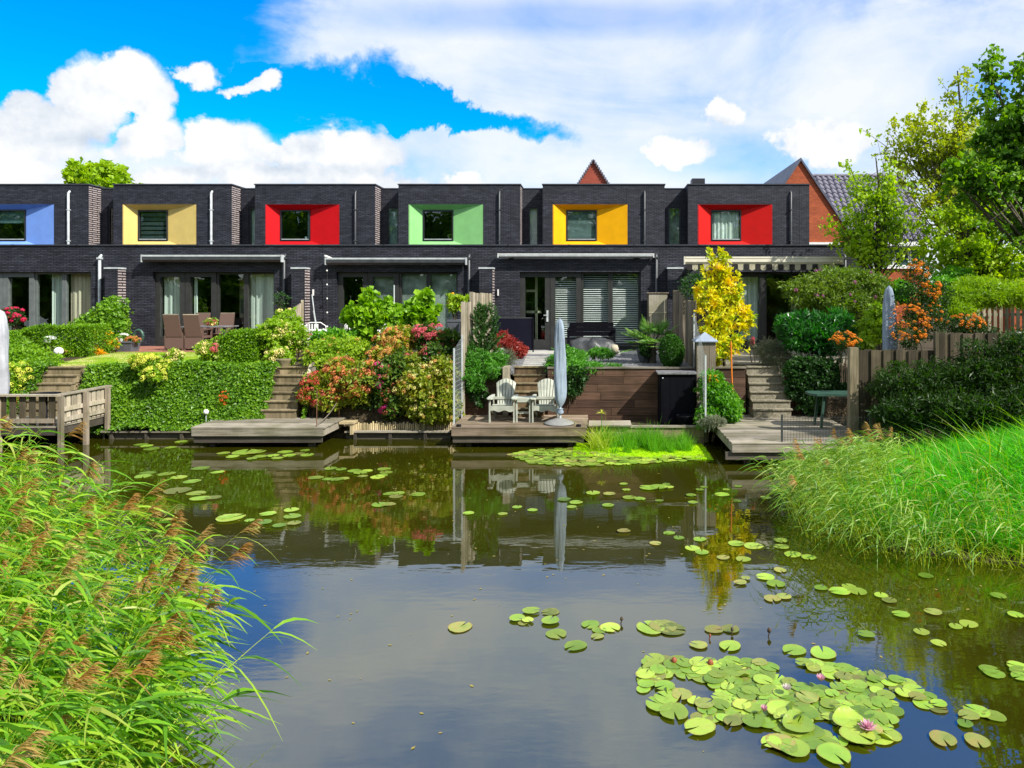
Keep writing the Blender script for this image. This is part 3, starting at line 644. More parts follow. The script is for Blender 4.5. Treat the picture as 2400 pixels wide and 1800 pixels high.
    b = MB(); b.tube([(px, YU - .07, 4.82), (px, YU - .07, 7.62), (px, YU + .02, 7.70)], .048 if i < 2 else .04, 10); pipe = b.build('downpipe', pm, h)
    for z in (5.6, 6.9): MB().box(px - .06, px + .06, YU - .12, YU - .002, z, z + .03).build('pipe_bracket', pm, pipe)
    # recessed wall with narrow window to the right of the block
    if i < 5:
        nx = fin(UP[i + 1]['x'][0], SU); nwx = [(252, 266), (583, 604), (907, 934), (1238.5, 1261.5), (1566, 1595.5)][i]
        a, c = fin(nwx[0], SR), fin(nwx[1], SR); a = max(a, x1 + .05); c = min(c, nx - .02); wz = (5.0, HC - (485.5 - 700) / SR)
        wall_open('recess_wall', x1, nx, 4.8, ZT - .06, [(a, c, *wz)], YR, YR + .3, M['brick'], h)
        MB().box(x1 + .03, nx - .03, YR - .02, YR + .33, ZT - .058, ZT - .02).build('recess_coping', M['coping'], h)
        nwin = frame_mb(a + .003, c - .003, wz[0], wz[1] - .003, YR + .04, YR + .14, .055).build('narrow_window', M['frame_black'], h)
        MB().box(a + .06, c - .06, YR + .09, YR + .095, wz[0] + .05, wz[1] - .06).build('pane', M['glass'], nwin)
        MB().box(a + .02, c - .02, YR + .2, YR + .21, wz[0], wz[1]).build('inner_blind', [M['frame'], M['curtain'], M['blindcloth'], M['white'], M['screen']][i], nwin)
# chimney on the last house
h6 = houses[5]; MB().box(fin(1626, SU), fin(1656.5, SU), YU + .5, YU + 1.1, 7.7, HC - (418 - 700) * (YU + .5) / F).build('chimney', M['frame_black'], h6)
for i, px in ((0, 108), (1, 465), (2, 725), (3, 1032), (4, 1325), (5, 1690), (5, 1800)): MB().lathe([(.07, 0), (.07, .05), (.02, .09)], (WX(px, YU + .8), YU + .8, ZT - .03), 10).build('roof_vent', M['pale_metal'], houses[i])

# ground floor
ZL = 4.956
def lower(i, x0, x1, openings, base=1.3):
    h = houses[i]
    wall_open('ground_floor_wall', x0, x1 - .002, base, ZL - .04, openings, YL, YL + .32, M['brick'], h)
    MB().box(x0, x1 - .001, YL - .035, YL + .40, ZL - .04, ZL).build('parapet_coping', M['coping'], h)
    for q in (.30, .72): MB().box(x0 + (x1 - x0) * q, x0 + (x1 - x0) * q + .013, YL - .003, YL + .002, 4.09, ZL - .042).build('joint', M['frame_black'], h)
    for q in (.18, .51, .86): MB().box(x0 + (x1 - x0) * q, x0 + (x1 - x0) * q + .06, YL - .038, YL + .403, ZL - .043, ZL + .003).build('coping_seam', M['frame_black'], h)
    MB().box(x0, x1 - .001, YL + .33, YU - .002, 4.66, 4.76).build('flat_roof', M['coping'], h)
def glazed_front(i, u, zb, kinds, fm, names):
    """u: left pixel of the glazed front; kinds: what hangs behind each of the four panes"""
    h = houses[i]; g = lambda q: fin(u + q, SLo); zt = 4.07
    y = YL + .16; cuts = [(0, 70.5), (71, 144), (144, 213), (213, 284)]
    room = MB(); xa, xb = g(0) - .2, g(284) + .2
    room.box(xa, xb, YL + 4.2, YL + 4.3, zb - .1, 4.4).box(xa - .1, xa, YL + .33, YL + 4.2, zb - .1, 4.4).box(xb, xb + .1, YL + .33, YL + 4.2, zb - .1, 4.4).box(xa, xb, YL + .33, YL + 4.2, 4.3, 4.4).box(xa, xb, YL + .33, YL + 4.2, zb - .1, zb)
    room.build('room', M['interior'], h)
    for k, (a, c) in enumerate(cuts):
        isd = k < 2; xa, xc = g(a) + .003, g(c) - .003; w = .16 if isd else .07
        f = frame_mb(xa, xc, zb + .003, zt - .003, y - .04 if isd else y, y + .10, w, .30 if isd else .10).build(names[0] if isd else names[1], M[fm], h)
        MB().box(xa + w, xc - w, y + .04, y + .046, zb + (.30 if isd else .10), zt - w).build('pane', M['glass'], f)
        ix0, ix1, iz0, iz1 = xa + w - .02, xc - w + .02, zb + .12, zt - w
        kd = kinds[k]
        if kd == 'c': curtain(ix0, ix1, iz0, iz1, y + .22, M['curtain'], f)
        elif kd == 'b': curtain(ix0, ix1, iz0, iz1, y + .22, M['curtain_beige'], f)
        elif kd == 'cr': curtain(ix0 + (ix1 - ix0) * .42, ix1, iz0, iz1, y + .22, M['curtain'], f)
        elif kd == 'cl': curtain(ix0, ix0 + (ix1 - ix0) * .16, iz0, iz1, y + .22, M['curtain'], f)
        elif kd == 'bl': blind(ix0, ix1, zb + .35 if isd else zb + .14, iz1, y + .16, f)
        elif kd == 's': MB().box(ix0, ix1, y + .14, y + .15, iz0, iz1).build('sun_screen', M['screen'], f)
        elif kd == 'p':
            MB().box(ix0, ix0 + (ix1 - ix0) * .72, y + 1.4, y + 1.45, iz0, iz1).build('inner_wall', M['interior_pale'], f)
            MB().box(ix0 + .05, ix0 + .30, y + 1.36, y + 1.39, 2.7, 3.35).build('picture', M['frame_pale'], f); curtain(ix1 - .12, ix1, iz0, iz1, y + .2, M['curtain'], f)
            MB().box(ix0 - .1, ix1 + .1, y + 1.0, y + 1.1, iz0, 2.55).build('sideboard', M['interior'], f)
        elif kd == 'g':                                              # door with glazing bars and things behind
            MB().box(ix0 + .30, ix0 + .38, y + .5, y + .54, iz0, iz1).box(ix0, ix0 + .3, y + .5, y + .54, 3.42, 3.5).box(ix0, ix0 + .5, y + .5, y + .54, 2.72, 2.8).build('inner_lattice', M['interior_pale'], f)
        if isd and kd in 'g': MB().box(xc - .11, xc - .05, y - .065, y - .041, 2.45, 2.82).tube([(xc - .08, y - .07, 2.66), (xc - .08, y - .11, 2.66), (xc - .20, y - .11, 2.66)], .012, 6).build('door_handle', M['pale_metal'], f)
    return (g(0), g(284), zb, zt)
OPEN = []
specs = [(1, U0[0], 1.66, ['x', 'x', 'cr', 'b'], 'frame_pale'), (2, U0[1], 1.66, ['c', 'cl', 'p', 'c'], 'frame'), (3, U0[2], 1.60, ['x', 's', 's', 's'], 'frame'), (4, U0[3], 1.56, ['g', 'bl', 'bl', 'bl'], 'frame'), (5, U0[4], 1.56, ['x', 'c', 'x', 'x'], 'frame')]
for i, u, zb, kd, fm in specs: OPEN.append(glazed_front(i, u, zb, kd, fm, ('glazed_door', 'tall_window')))
lower(0, *LX[0], [])
for k in range(5): lower(k + 1, *LX[k + 1], [OPEN[k]])
MB().box(fin(2042, SLo) - .3, fin(2042, SLo) - .01, YL + .33, YU, 1.3, 4.9).build('end_wall', M['brick'], h6)
for i, px, t, pm in ((1, 237, 600.7, 'pale_metal'), (2, 668, 600, 'dark_metal'), (3, 1100, 600, 'dark_metal'), (4, 1538, 599, 'dark_metal'), (5, 1979, 600, 'dark_metal')):
    x = fin(px, SLo); zt = WZ(t, YL); p = MB().tube([(x, YL - .07, 1.6), (x, YL - .07, zt - .03), (x, YL + .02, zt + .03)], .045, 10).build('downpipe', M[pm], houses[i])
    MB().box(x - .065, x + .065, YL - .13, YL - .003, zt - .10, zt - .04).build('pipe_bracket', M[pm], p)
YP = 23.12; SP = F / YP
for k, (a, c) in enumerate(((245.5, 276.6), (683, 715), (1123, 1155), (1565, 1600.6))):
    h = houses[k + 1]; xa, xc = fin(a, SP), fin(c, SP); pl = MB().box(xa, xc - .012, YP, YL - .002, 1.3, 4.15).build('dividing_pier', M['brick'], h)
    MB().box(xa - .02, xc + .02, YP - .02, YL - .003, 4.15, 4.20).build('cap', M['pale_metal'], pl)
    if k < 3: MB().box(xc - .011, xc + .004, YP + .006, YL - .003, 1.3, 4.13).build('sun_toned_side', M['brick_sun_tone'], pl)  # sunlit brightness of the pier side painted in by paler brick
    MB().box(xc + .1, xc + .14, YL - .05, YL - .002, 3.3, 3.5).build('wall_light', M['white_plastic'], h) if k else None
# awnings
def awning(i, a, c, t, bt, y, mat, top, valance=False):
    h = houses[i]; s = F / y; x0, x1 = fin(a, s), fin(c, s); z1, z0 = HC - (t - 700) / s, HC - (bt - 700) / s; hh = z1 - z0
    prof = [(y + .16, z1), (y + .02, z1), (y - .02, z1 - hh * .25), (y - .02, z0 + hh * .3), (y + .03, z0), (y + .16, z0)]; n = len(prof)
    m = MB(); m.add([(x0, p[0], p[1]) for p in prof] + [(x1, p[0], p[1]) for p in prof], [(i_, (i_ + 1) % n, n + (i_ + 1) % n, n + i_) for i_ in range(n)] + [tuple(range(n))[::-1], tuple(range(n, 2 * n))])
    aw = m.build('awning', M[mat], h)
    MB().box(x0 + .01, x1 - .01, y - .03, y + .06, z1 - hh * .22, z1 + .008).build('front_rail', M[top], aw)
    for x in (x0 - .03, x1 + .002): MB().box(x, x + .028, y - .03, y + .17, z0 - .01, z1 + .015).build('end_cap', M[top], aw)
    for x in (x0 + .4, x1 - .5): MB().box(x, x + .1, y + .161, YL - .002, z0, z1 - .02).build('bracket', M['dark_metal'], aw)
    if valance:
        k = 27; w = (x1 - x0 - .1) / k; zb = z0 - .20
        for j in range(k):
            xa = x0 + .05 + j * w; pts = [(xa, z0 - .002), (xa, zb + .05)] + [(xa + w * q, zb + .05 - .05 * math.sin(math.pi * q)) for q in (.25, .5, .75)] + [(xa + w, zb + .05), (xa + w, z0 - .002)]
            yy = y + .02 + .02 * math.sin(j * 1.1); MB().prismy(pts[::-1], yy, yy + .006).build('valance_stripe', M['cream_cloth' if j % 2 else 'charcoal_cloth'], aw)
        for x in (x0 + .3, x1 - .3): MB().bar((x, y + .1, z0), (x + .5, YL - .03, z0 - .15), .05).build('folding_arm', M['cream'], aw)
    return aw
awning(2, 333, 658.5, 598, 613.5, 23.22, 'dark_metal', 'pale_metal'); awning(3, 764, 1090.5, 604.8, 620, 23.22, 'dark_metal', 'pale_metal')
awning(4, 1168.5, 1531, 595, 602.8, 23.25, 'pale_metal', 'white'); awning(5, 1605.6, 1974.5, 602, 619, 22.55, 'cream', 'cream', True)
b = MB(); b.bar((WX(761, 23.2), 23.2, WZ(599, 23.2)), (WX(775, 23.4), 23.45, WZ(605, 23.4)), .05); b.build('wall_lamp', M['white_plastic'], houses[3])
b = MB(); x = WX(765, 23.3); b.tube([(x, 23.35, 4.5), (x + .02, 23.4, 1.7)], .006, 5); cord = b.build('hanging_light_string', M['wire_dark'], houses[3])
for k in range(6): MB().lathe([(.02, -.02), (.03, 0), (.02, .03)], (x + .003 * k, 23.34, 4.1 - k * .45), 8).build('bulb', M['white_plastic'], cord)

# ---------------------------------------------------------------- houses behind
def gable_house():
    h = thing('gabled_brick_house', 'orange brick house with grey pantile roof behind the young tree at right', 'house', (15, 42, 1.2))
    yg = 41.0; s = F / yg; ax, az = fin(1876, s), HC - (377 - 700) / s; rx, rz = fin(2006, s), HC - (572 - 700) / s; lx = ax - (rx - ax)
    MB().prismy([(lx, rz), (rx, rz), (ax, az)], yg, yg + .3).box(lx, rx, yg + .001, yg + .299, 0, rz - .001).build('gable_wall', M['brick_orange'], h)
    for sx, xe in ((1, rx), (-1, lx)):                                # cross roof planes with verge
        dx, dz = (xe - ax), (rz - az); ln = math.hypot(dx, dz); nxn, nzn = -dz / ln * sx, dx / ln * sx
        o = .12; m = MB(); e = (xe + dx / ln * .15, rz + dz / ln * .15)
        m.prismy([(ax, az), e, (e[0] + nxn * o, e[1] + abs(nzn) * o), (ax, az + o * 1.4)][::sx], yg - .12, yg + 9); m.build('gable_roof', M['tile_flat'], h)
    y0, y1 = 41.6, 45.6; X0, X1 = fin(1900, F / 42), fin(2185, F / y0); ze, zr = HC - (563 - 700) * y0 / F, HC - (414 - 700) * y1 / F
    MB().add([(X0, y0, ze), (X1, y0, ze), (X1 - .2, y1, zr), (X0, y1, zr), (X0, y1, zr - .1), (X1 - .2, y1, zr - .1), (X1, y0, ze - .15), (X0, y0, ze - .15)], [(0, 1, 2, 3), (7, 6, 1, 0), (4, 5, 6, 7), (1, 6, 5, 2)]).build('roof_deck', M['tile_flat'], h)
    MB().tube([(X0 - .3, y1, zr + .06), (X1 - .1, y1, zr + .06)], .12, 8).build('ridge', M['tile'], h)
    cols, rows = 20, 14; w = (X1 - X0) / cols; ln = math.hypot(y1 - y0, zr - ze); pit = ln / rows; ang = math.atan2(zr - ze, y1 - y0)
    m = MB(); n = 6; pr = [(w * (q / n - .5) * 1.05, .055 * math.sin(q / n * 2 * math.pi * .95)) for q in range(n + 1)]
    m.add([(a, -.02, z + .10) for a, z in pr] + [(a, pit * 1.06, z + .045) for a, z in pr] + [(a, -.02, z + .05) for a, z in pr],
          [(q, q + 1, n + 2 + q, n + 1 + q) for q in range(n)] + [(2 * n + 2 + q, 2 * n + 3 + q, q + 1, q) for q in range(n)], 0, False)
    me = None
    for r in range(rows):
        for c in range(cols):
            x = X0 + (c + .5) * w; t = r / rows; p = Vector((x, y0 + (y1 - y0) * t, ze + (zr - ze) * t)) - Vector(h.location)
            if me is None:
                o = m.build('roof_tile', M['tile'], h, loc=Vector((0, 0, 0))); me = o.data; o.location = p; o.rotation_euler = (ang, 0, 0)
            else: inst('roof_tile', me, h, p, (ang + random.uniform(-.01, .01), 0, random.uniform(-.01, .01)))
    MB().box(X0 - .2, X1 + .2, y0 - .18, y0 - .02, ze - .30, ze - .10).build('gutter', M['white'], h)
    zw = HC - (640 - 700) * 42 / F; wy = 42.0; sW = F / wy
    MB().box(X0, X1 - .3, wy, wy + .3, 0, HC - (626 - 700) / sW).build('wall', M['brick_orange'], h)
    MB().box(X0, X1 - .3, wy + .001, wy + .3, HC - (626 - 700) / sW + .001, ze - .3).build('upper_wall', M['cream'], h)
    z0, z1 = HC - (624 - 700) / sW, HC - (578 - 700) / sW
    for a, c in ((2035, 2094), (2096, 2130), (2132, 2168)):
        f = frame_mb(fin(a, sW), fin(c, sW), z0, z1, wy - .06, wy - .002, .07).build('window', M['white'], h)
        MB().box(fin(a, sW) + .07, fin(c, sW) - .07, wy - .03, wy - .025, z0 + .07, z1 - .07).build('pane', M['glass_dark'], f)
        MB().box(fin(a, sW) + .07, fin(c, sW) - .07, wy - .015, wy - .008, z0 + .07 if a > 2090 else z0 + .55, z1 - .07).build('roller_blind', M['screen'] if a > 2090 else M['curtain'], f)
    MB().box(fin(1990, sW), fin(2185, sW), wy - .12, wy - .001, z0 - .14, z0 - .02).build('window_sill', M['white'], h)
    MB().box(fin(1760, s), fin(2000, s), yg - .06, yg - .001, HC - (573 - 700) / s, HC - (568 - 700) / s).build('string_course', M['white'], h)
gable_house()
h = thing('gable_house', 'red brick gable peak showing above the golden yellow house', 'house', (0, 45, 1.2)); s = F / 45
ax, az = fin(1390.5, s), HC - (378 - 700) / s; hw, dz = 2.55, 4.0
MB().prismy([(ax - hw, az - dz), (ax + hw, az - dz), (ax, az)], 45, 45.3).box(ax - hw, ax + hw, 45.001, 45.29, 1, az - dz - .001).build('gable_wall', M['brick_red'], h)
for sx in (1, -1):
    m = MB(); q = [(ax, az + .14), (ax, az), (ax + sx * (hw + .15), az - dz - .25), (ax + sx * (hw + .25), az - dz - .2)]; m.prismy(q if sx > 0 else q[::-1], 44.9, 52); m.build('roof_slope', M['tile'], h)
    for k in range(26):
        t = (k + .5) / 26; m = MB(); cx, cz = ax + sx * hw * t, az - dz * t + .12; m.box(cx - .075, cx + .075, 44.86, 44.95, cz - .075, cz + .025); m.build('verge_tile', M['tile'], h)
h = thing('brick_outbuilding', 'small orange brick wall seen at the right edge above the lime hedge', 'building', (16.5, 29, 1.2)); y = 29
MB().box(WX(2368, y), WX(2470, y), y, y + 3, 1.2, WZ(624, y)).build('wall', M['brick_orange'], h); MB().box(WX(2364, y), WX(2474, y), y - .1, y + 3.1, WZ(624, y) + .001, WZ(618, y)).build('roof', M['tile_flat'], h)
# ---------------------------------------------------------------- docks, steps, retaining walls
HD = .45
def dock(label, x0, x1, y0, y1, mat, cat='jetty', ledge=0.0, posts=()):
    d = thing('wooden_jetty', label, cat, ((x0 + x1) / 2, y0, 0), 'jetties along the far bank')
    n = round((y1 - y0) / .145); w = (y1 - y0) / n
    for i in range(n):
        e = random.uniform(-.006, .012)
        MB().box(x0 - .02 + e, x1 + .02 + e, y0 + i * w + .004, y0 + (i + 1) * w - .004, HD - .028 + random.uniform(-.002, .002), HD + random.uniform(-.002, .002)).build('plank', M[mat], d)
    MB().box(x0, x1, y0 + .012, y0 + .052, HD - .19, HD - .031).build('fascia_board', M[mat], d)
    MB().box(x0 + .02 - ledge, x1 - .05, y0 + .062, y0 + .12, HD - .34, HD - .192).build('lower_beam', M['deck_dark'], d)
    for x in (x0, x1 - .045): MB().box(x, x + .045, y0 + .055, y1, HD - .19, HD - .031).build('side_board', M[mat], d)
    for x in (x0 + .28, x1 - .40, *posts):
        MB().box(x, x + .12, y0 + .2, y0 + .32, -.9, HD - .19).build('pile', M['deck_dark'], d)
    MB().box(x0 + .05, x1 - .05, y1 - .2, y1 - .1, -.3, HD - .2).build('rear_beam', M['deck_dark'], d)
    return d
D1 = dock('low wooden jetty at the foot of the mossy steps, beside the ivy slope', -8.68, -5.86, 15.5, 16.9, 'deck_grey')
D2 = dock('wooden jetty carrying two slatted armchairs and a covered parasol', -3.12, -.24, 15.5, 17.16, 'deck')
D3 = dock('sunlit wooden jetty at right with a green table on it', 2.58, 5.3, 13.85, 17.2, 'deck_grey', ledge=.14)
def steps(label, pa, pc, nosing, mat, y_top, tread=.16, h0=.45, n=6, side=None):
    """flight of block steps; pixels at the top nosing"""
    y0 = y_top - tread * (n - 1); x0, x1 = WX(pa, y_top), WX(pc, y_top); rise = (1.55 - h0) / n
    s = thing('garden_steps', label, 'steps', ((x0 + x1) / 2, y0, h0), 'steps down to the water')
    for i in range(n):
        y = y0 + i * tread; z = h0 + i * rise
        MB().box(x0 + random.uniform(-.015, .015), x1 + random.uniform(-.015, .015), y, y_top + .25, z + .012 if i else h0 - .3, z + rise - .012 if i < n - 1 else z + rise).build('riser_block', M[mat], s)
        MB().box(x0 - .02, x1 + .02, y - .03, y + tread - .035, z + rise - .011, z + rise + .02).build('tread', M[{'step_brown': 'step'}.get(mat, mat)], s)
    return s
S1 = steps('short mossy steps above the left railed deck', 112, 190, 0, 'step', 17.35, h0=.5)
S2 = steps('tall mossy timber steps between ivy slope and orange hydrangeas', 650, 724, 0, 'step', 17.45)
S3 = steps('brown timber steps behind the two slatted armchairs', 1206, 1279, 0, 'step_brown', 17.5, .13)
S4 = steps('pale stained concrete steps beside the orange pole', 1751, 1836, 0, 'concrete', 17.5, .15)
x0 = WX(1186, 17.3); MB().box(x0 - .03, x0 + .10, 16.92, 17.4, .46, 1.60).build('side_board', M['fence_pale'], S3)
def plank_wall(label, spans, y, z0, z1, courses, mat='sleeper', thick=.06):
    w = thing('retaining_wall', label, 'wall', (spans[0][0], y, z0)); hh = (z1 - z0) / courses
    for a, c in spans:
        for k in range(courses):
            x = a; off = random.uniform(.4, 2.2)
            while x < c - .02:
                e = min(c, x + off); off = random.uniform(1.3, 2.6)
                if c - e < .3: e = c
                dy = random.uniform(-.006, .006); MB().box(x + .003, e - .003, y + dy, y + thick + dy, z0 + k * hh + .004, z0 + (k + 1) * hh - .004).build('plank', M[mat], w); x = e
        MB().box(a - .01, c + .01, y - .03, y + .12, z1 + .001, z1 + .035).build('cap_board', M['deck_grey'], w)
    return w
plank_wall('brown plank retaining wall behind the armchair jetty', [(-3.14, WX(1186, 17.2)), (WX(1284, 17.2), 2.28)], 17.16, .25, 1.545, 7)
plank_wall('brown plank retaining wall under the golden tree', [(2.62, WX(1748, 17.2)), (WX(1840, 17.2), 5.3)], 17.22, .25, 1.545, 6)
plank_wall('low mossy plank box edge behind the water rushes', [(-.2, 2.36)], 15.98, -.3, .36, 3, 'step')
MB().box(-.19, .75, 15.9, 16.5, .40, .43).build('x', M['deck_grey'])
o = bpy.data.objects['x']; o.name = 'landing_board'; tag(o, 'small grey board landing right of the armchair jetty', 'board')
tag(MB().box(-.2, 2.36, 16.04, 17.16, -.3, .30).build('planting_bed', M['soil']), kind='structure')
# half-log edging below the hydrangeas
e = thing('log_edging', 'row of pale half-log stakes below the hydrangeas', 'edging', (-5, 16.72, .1)); me = None
x = WX(822, 16.72)
while x < WX(1066, 16.72):
    hgt = random.uniform(.20, .27)
    if me is None: o = MB().lathe([(.021, 0), (.021, 1), (.014, 1.02)], tuple(e.location), 7).build('stake', M['bamboo'], e, loc=Vector(e.location)); me = o.data; o.location = (x + 5, 0, 0); o.scale = (1, 1, hgt)
    else: inst('stake', me, e, (x + 5, random.uniform(-.008, .008), .0), (0, random.uniform(-.03, .03), 0), (1, 1, hgt))
    x += .047
st = thing('wooden_step', 'small orange-brown wooden step beside the low jetty', 'step', (-5.6, 16.6, .15)); xa = WX(800, 16.55)
MB().box(xa, xa + .33, 16.4, 16.7, .36, .41).build('tread', M['bamboo'], st); MB().box(xa + .24, xa + .30, 16.42, 16.66, .12, .358).build('leg', M['bamboo'], st)

# ---------------------------------------------------------------- left railed deck
rd = thing('railed_deck', 'weathered deck with slatted railing at the left edge over the water', 'deck', (-12, 15.2, 0)); XR = -11.3; YF = 15.15
for i in range(11): MB().box(-16.5, XR + .02, YF + i * .146 + .004, YF + (i + 1) * .146 - .004, .50, .53).build('plank', M['deck_grey'], rd)
MB().box(-16.5, XR, YF + .01, YF + .05, .34, .498).build('fascia_board', M['deck_dark'], rd); MB().box(XR - .04, XR, YF + .052, 16.75, .34, .498).build('fascia_board', M['deck_dark'], rd)
MB().box(-16.5, XR + .05, YF - .05, YF + .07, 1.16, 1.20).build('hand_rail', M['fence_pale'], rd); MB().box(XR - .06, XR + .06, YF + .071, 16.8, 1.16, 1.20).build('hand_rail', M['fence_pale'], rd)
for z in (.60, .82): MB().box(XR + .021, XR + .05, YF + .04, 16.75, z, z + .09).build('side_rail', M['fence_pale'], rd)
MB().box(-16.5, XR - .06, YF - .01, YF + .02, .60, .69).build('front_lower_rail', M['fence_grey'], rd)
x = -16.4
while x < XR - .1: MB().box(x, x + .13, YF + .021, YF + .045, .54, 1.158).build('railing_slat', M['fence_dark'], rd); x += .205
for k in range(10):
    y = YF + .12 + k * .155; MB().box(XR - .03, XR + .018, y, y + .11, .54, 1.155).build('railing_slat', M['fence_pale'], rd)
for x, y in ((XR, YF), (XR, YF + .75), (XR, YF + 1.45), (-12.6, YF), (-14.2, YF)): MB().box(x + .052, x + .13, y - .04, y + .05, -.8, 1.158).build('railing_post', M['fence_grey'], rd)
t = thing('low_table', 'dark round low table behind the left deck railing', 'table', (WX(108, 15.9), 15.9, .53)); MB().lathe([(.0, .56), (.27, .56), (.27, .60), (0, .605)], t.location, 20).build('table_top', M['black'], t); MB().lathe([(.15, 0), (.03, .03), (.03, .56)], t.location, 12).build('leg', M['black'], t)

# ---------------------------------------------------------------- parasols
def parasol(label, px, y, zb, ztop, rmax, mat, base=True, wide=None):
    x = WX(px, y); p = thing('closed_parasol', label, 'parasol', (x, y, zb), 'closed parasols in covers'); h = ztop - zb; z0 = .14 * h if base else 0
    fold = lambda a, z: .12 * math.sin(3 * a + z * 2.1) + .05 * math.sin(7 * a + z * 3.7) + .035 * math.sin(11 * a - z * 5)
    k = [(.12, .0), (.20, .015), (.62, .06), (.92, .12), (1, .2), (1, .42), (.96, .58), (.88, .74), (.74, .88), (.56, .955), (.28, .99), (.02, 1.0)]
    if not base: k = [(.9, 0), (1, .2), (.97, .4), (.86, .6), (.70, .78), (.48, .93), (.22, .99), (.02, 1)]
    import bisect
    prof = []; zs = np.linspace(0, 1, 34)
    for q in zs:
        i = min(len(k) - 2, max(0, bisect.bisect([b_[1] for b_ in k], q) - 1)); a, b_ = k[i], k[i + 1]; f = (q - a[1]) / max(1e-6, b_[1] - a[1]); f = f * f * (3 - 2 * f)
        prof.append((rmax * (a[0] + (b_[0] - a[0]) * f), z0 + (h - z0) * q))
    MB().lathe(prof, (x, y, zb), 36, 0, fold).build('cover', M[mat], p)
    if base:
        MB().lathe([(.03, 0), (.03, z0 + .1)], (x, y, zb + .07), 12).build('pole', M['pale_metal'], p)
        MB().lathe([(.07, z0 - .10), (.085, z0 - .06), (.06, z0 - .02), (.075, z0 + .01)], (x, y, zb), 16).build('cover_tie', M[mat], p)
        MB().lathe([(.33, 0), (.335, .012), (.32, .03), (.22, .075), (.09, .11), (.05, .13)], (x - .02, y, zb), 36).build('base', M['stone_base'], p)
        MB().lathe([(.345, -.0), (.345, .008)], (x - .02, y, zb + .001), 36).build('base_rim', M['black'], p)
    return p
parasol('closed parasol in blue-grey cover on a stone base, on the armchair jetty', 1312.5, 15.95, HD, WZ(746, 15.95), .130, 'cover_blue')
parasol('closed parasol in grey cover cut off by the left edge', -4, 15.6, .53, WZ(724, 15.6), .19, 'cover_grey')
parasol('closed parasol in pale blue-grey cover behind the wooden fence at right', 2084, 16.4, .9, WZ(669, 16.4), .15, 'cover_blue')

# ---------------------------------------------------------------- slatted armchairs and the table between them
def armchair(label, x, y):
    c = thing('slatted_armchair', label, 'armchair', (x, y, HD), 'pale slatted garden armchairs'); m = M['chairpaint']; B = lambda: MB()
    z = HD; W2 = .235
    n = 6; lean = .30                                                 # back fan of slats, leaning away
    for i in range(n):
        u0, u1 = (i / n - .5), ((i + 1) / n - .5); bw, tw = .34, .47; hh = .9
        b = MB(); zb_, zt_ = z + .28, z + hh; yb, yt = y + .50, y + .50 + lean
        g = .0075
        dh = lambda u: .89 - .42 * u * u
        vts = [(x + u0 * bw + g, yb, zb_), (x + u1 * bw - g, yb, zb_), (x + u1 * tw - g, yt, z + dh(u1)), (x + u0 * tw + g, yt, z + dh(u0))]
        b.add(vts + [(p[0], p[1] + .018, p[2]) for p in vts], [(0, 1, 2, 3), (7, 6, 5, 4), (0, 4, 5, 1), (1, 5, 6, 2), (2, 6, 7, 3), (3, 7, 4, 0)]); b.build('back_slat', m, c)
    for k in range(5): MB().box(x - W2 + .02, x + W2 - .02, y + .03 + k * .098, y + .12 + k * .098, z + .375 - k * .022, z + .393 - k * .022).build('seat_slat', m, c)
    pts = [(x - W2 - .02, z + .37), (x - W2 - .02, z + .255)] + [(x - W2 - .02 + (2 * W2 + .04) * q / 12, z + .255 + .02 * math.sin(q / 12 * 4 * math.pi)) for q in range(1, 12)] + [(x + W2 + .02, z + .255), (x + W2 + .02, z + .37)]
    MB().prismy(pts, y - .02, y + .002).build('front_apron', m, c)
    for s in (-1, 1):
        xs = x + s * (W2 + .035)
        MB().box(xs - .014, xs + .014, y - .02, y + .075, z, z + .52).build('front_leg', m, c)
        MB().bar((xs - s * .03, y + .02, z + .30), (xs - s * .03, y + .86, z + .02), .022, .11).build('side_rail', m, c)
        MB().bar((xs - s * .01, y + .55, z + .54), (xs - s * .01, y + .60, z + .12), .022, .06).build('rear_post', m, c)
        MB().prism([(xs - .055, y - .07), (xs - .03, y - .09), (xs + .05, y - .09), (xs + .075, y - .06), (xs + .06, y + .35), (xs + .03, y + .66), (xs - .03, y + .66), (xs - .06, y + .3)], z + .521, z + .545).build('armrest', m, c)
        MB().prism([(xs - .012, y - .018), (xs + .012, y - .018), (xs + .012, y + .06), (xs - .012, y + .06)], z + .44, z + .52).build('arm_bracket', m, c)
    MB().box(x - W2 - .01, x + W2 + .01, y + .56, y + .585, z + .44, z + .50).build('back_rail', m, c)
    return c
cx1, cx2 = WX(1178, 16.25), WX(1278, 16.25)
armchair('pale sage slatted armchair, left of the two on the jetty', cx1, 16.1)
armchair('pale sage slatted armchair, right of the two, next to the parasol', cx2, 16.1)
xm = (cx1 + cx2) / 2; t = thing('side_table', 'pale slatted table joining the two armchairs', 'table', (xm, 16.1, HD)); hw = (cx2 - cx1) / 2 - .33
for k in range(4): MB().box(xm - hw, xm + hw, 16.10 + k * .11, 16.19 + k * .11, HD + .515, HD + .535).build('top_slat', M['chairpaint'], t)
MB().box(xm - hw + .01, xm + hw - .01, 16.09, 16.105, HD + .45, HD + .514).build('front_apron', M['chairpaint'], t); MB().box(xm - hw, xm + hw, 16.2, 16.22, HD + .18, HD + .23).build('stretcher', M['chairpaint'], t)
for s in (-1, 1): MB().box(xm + s * hw - .02, xm + s * hw + .02, 16.11, 16.15, HD, HD + .514).build('leg', M['chairpaint'], t)
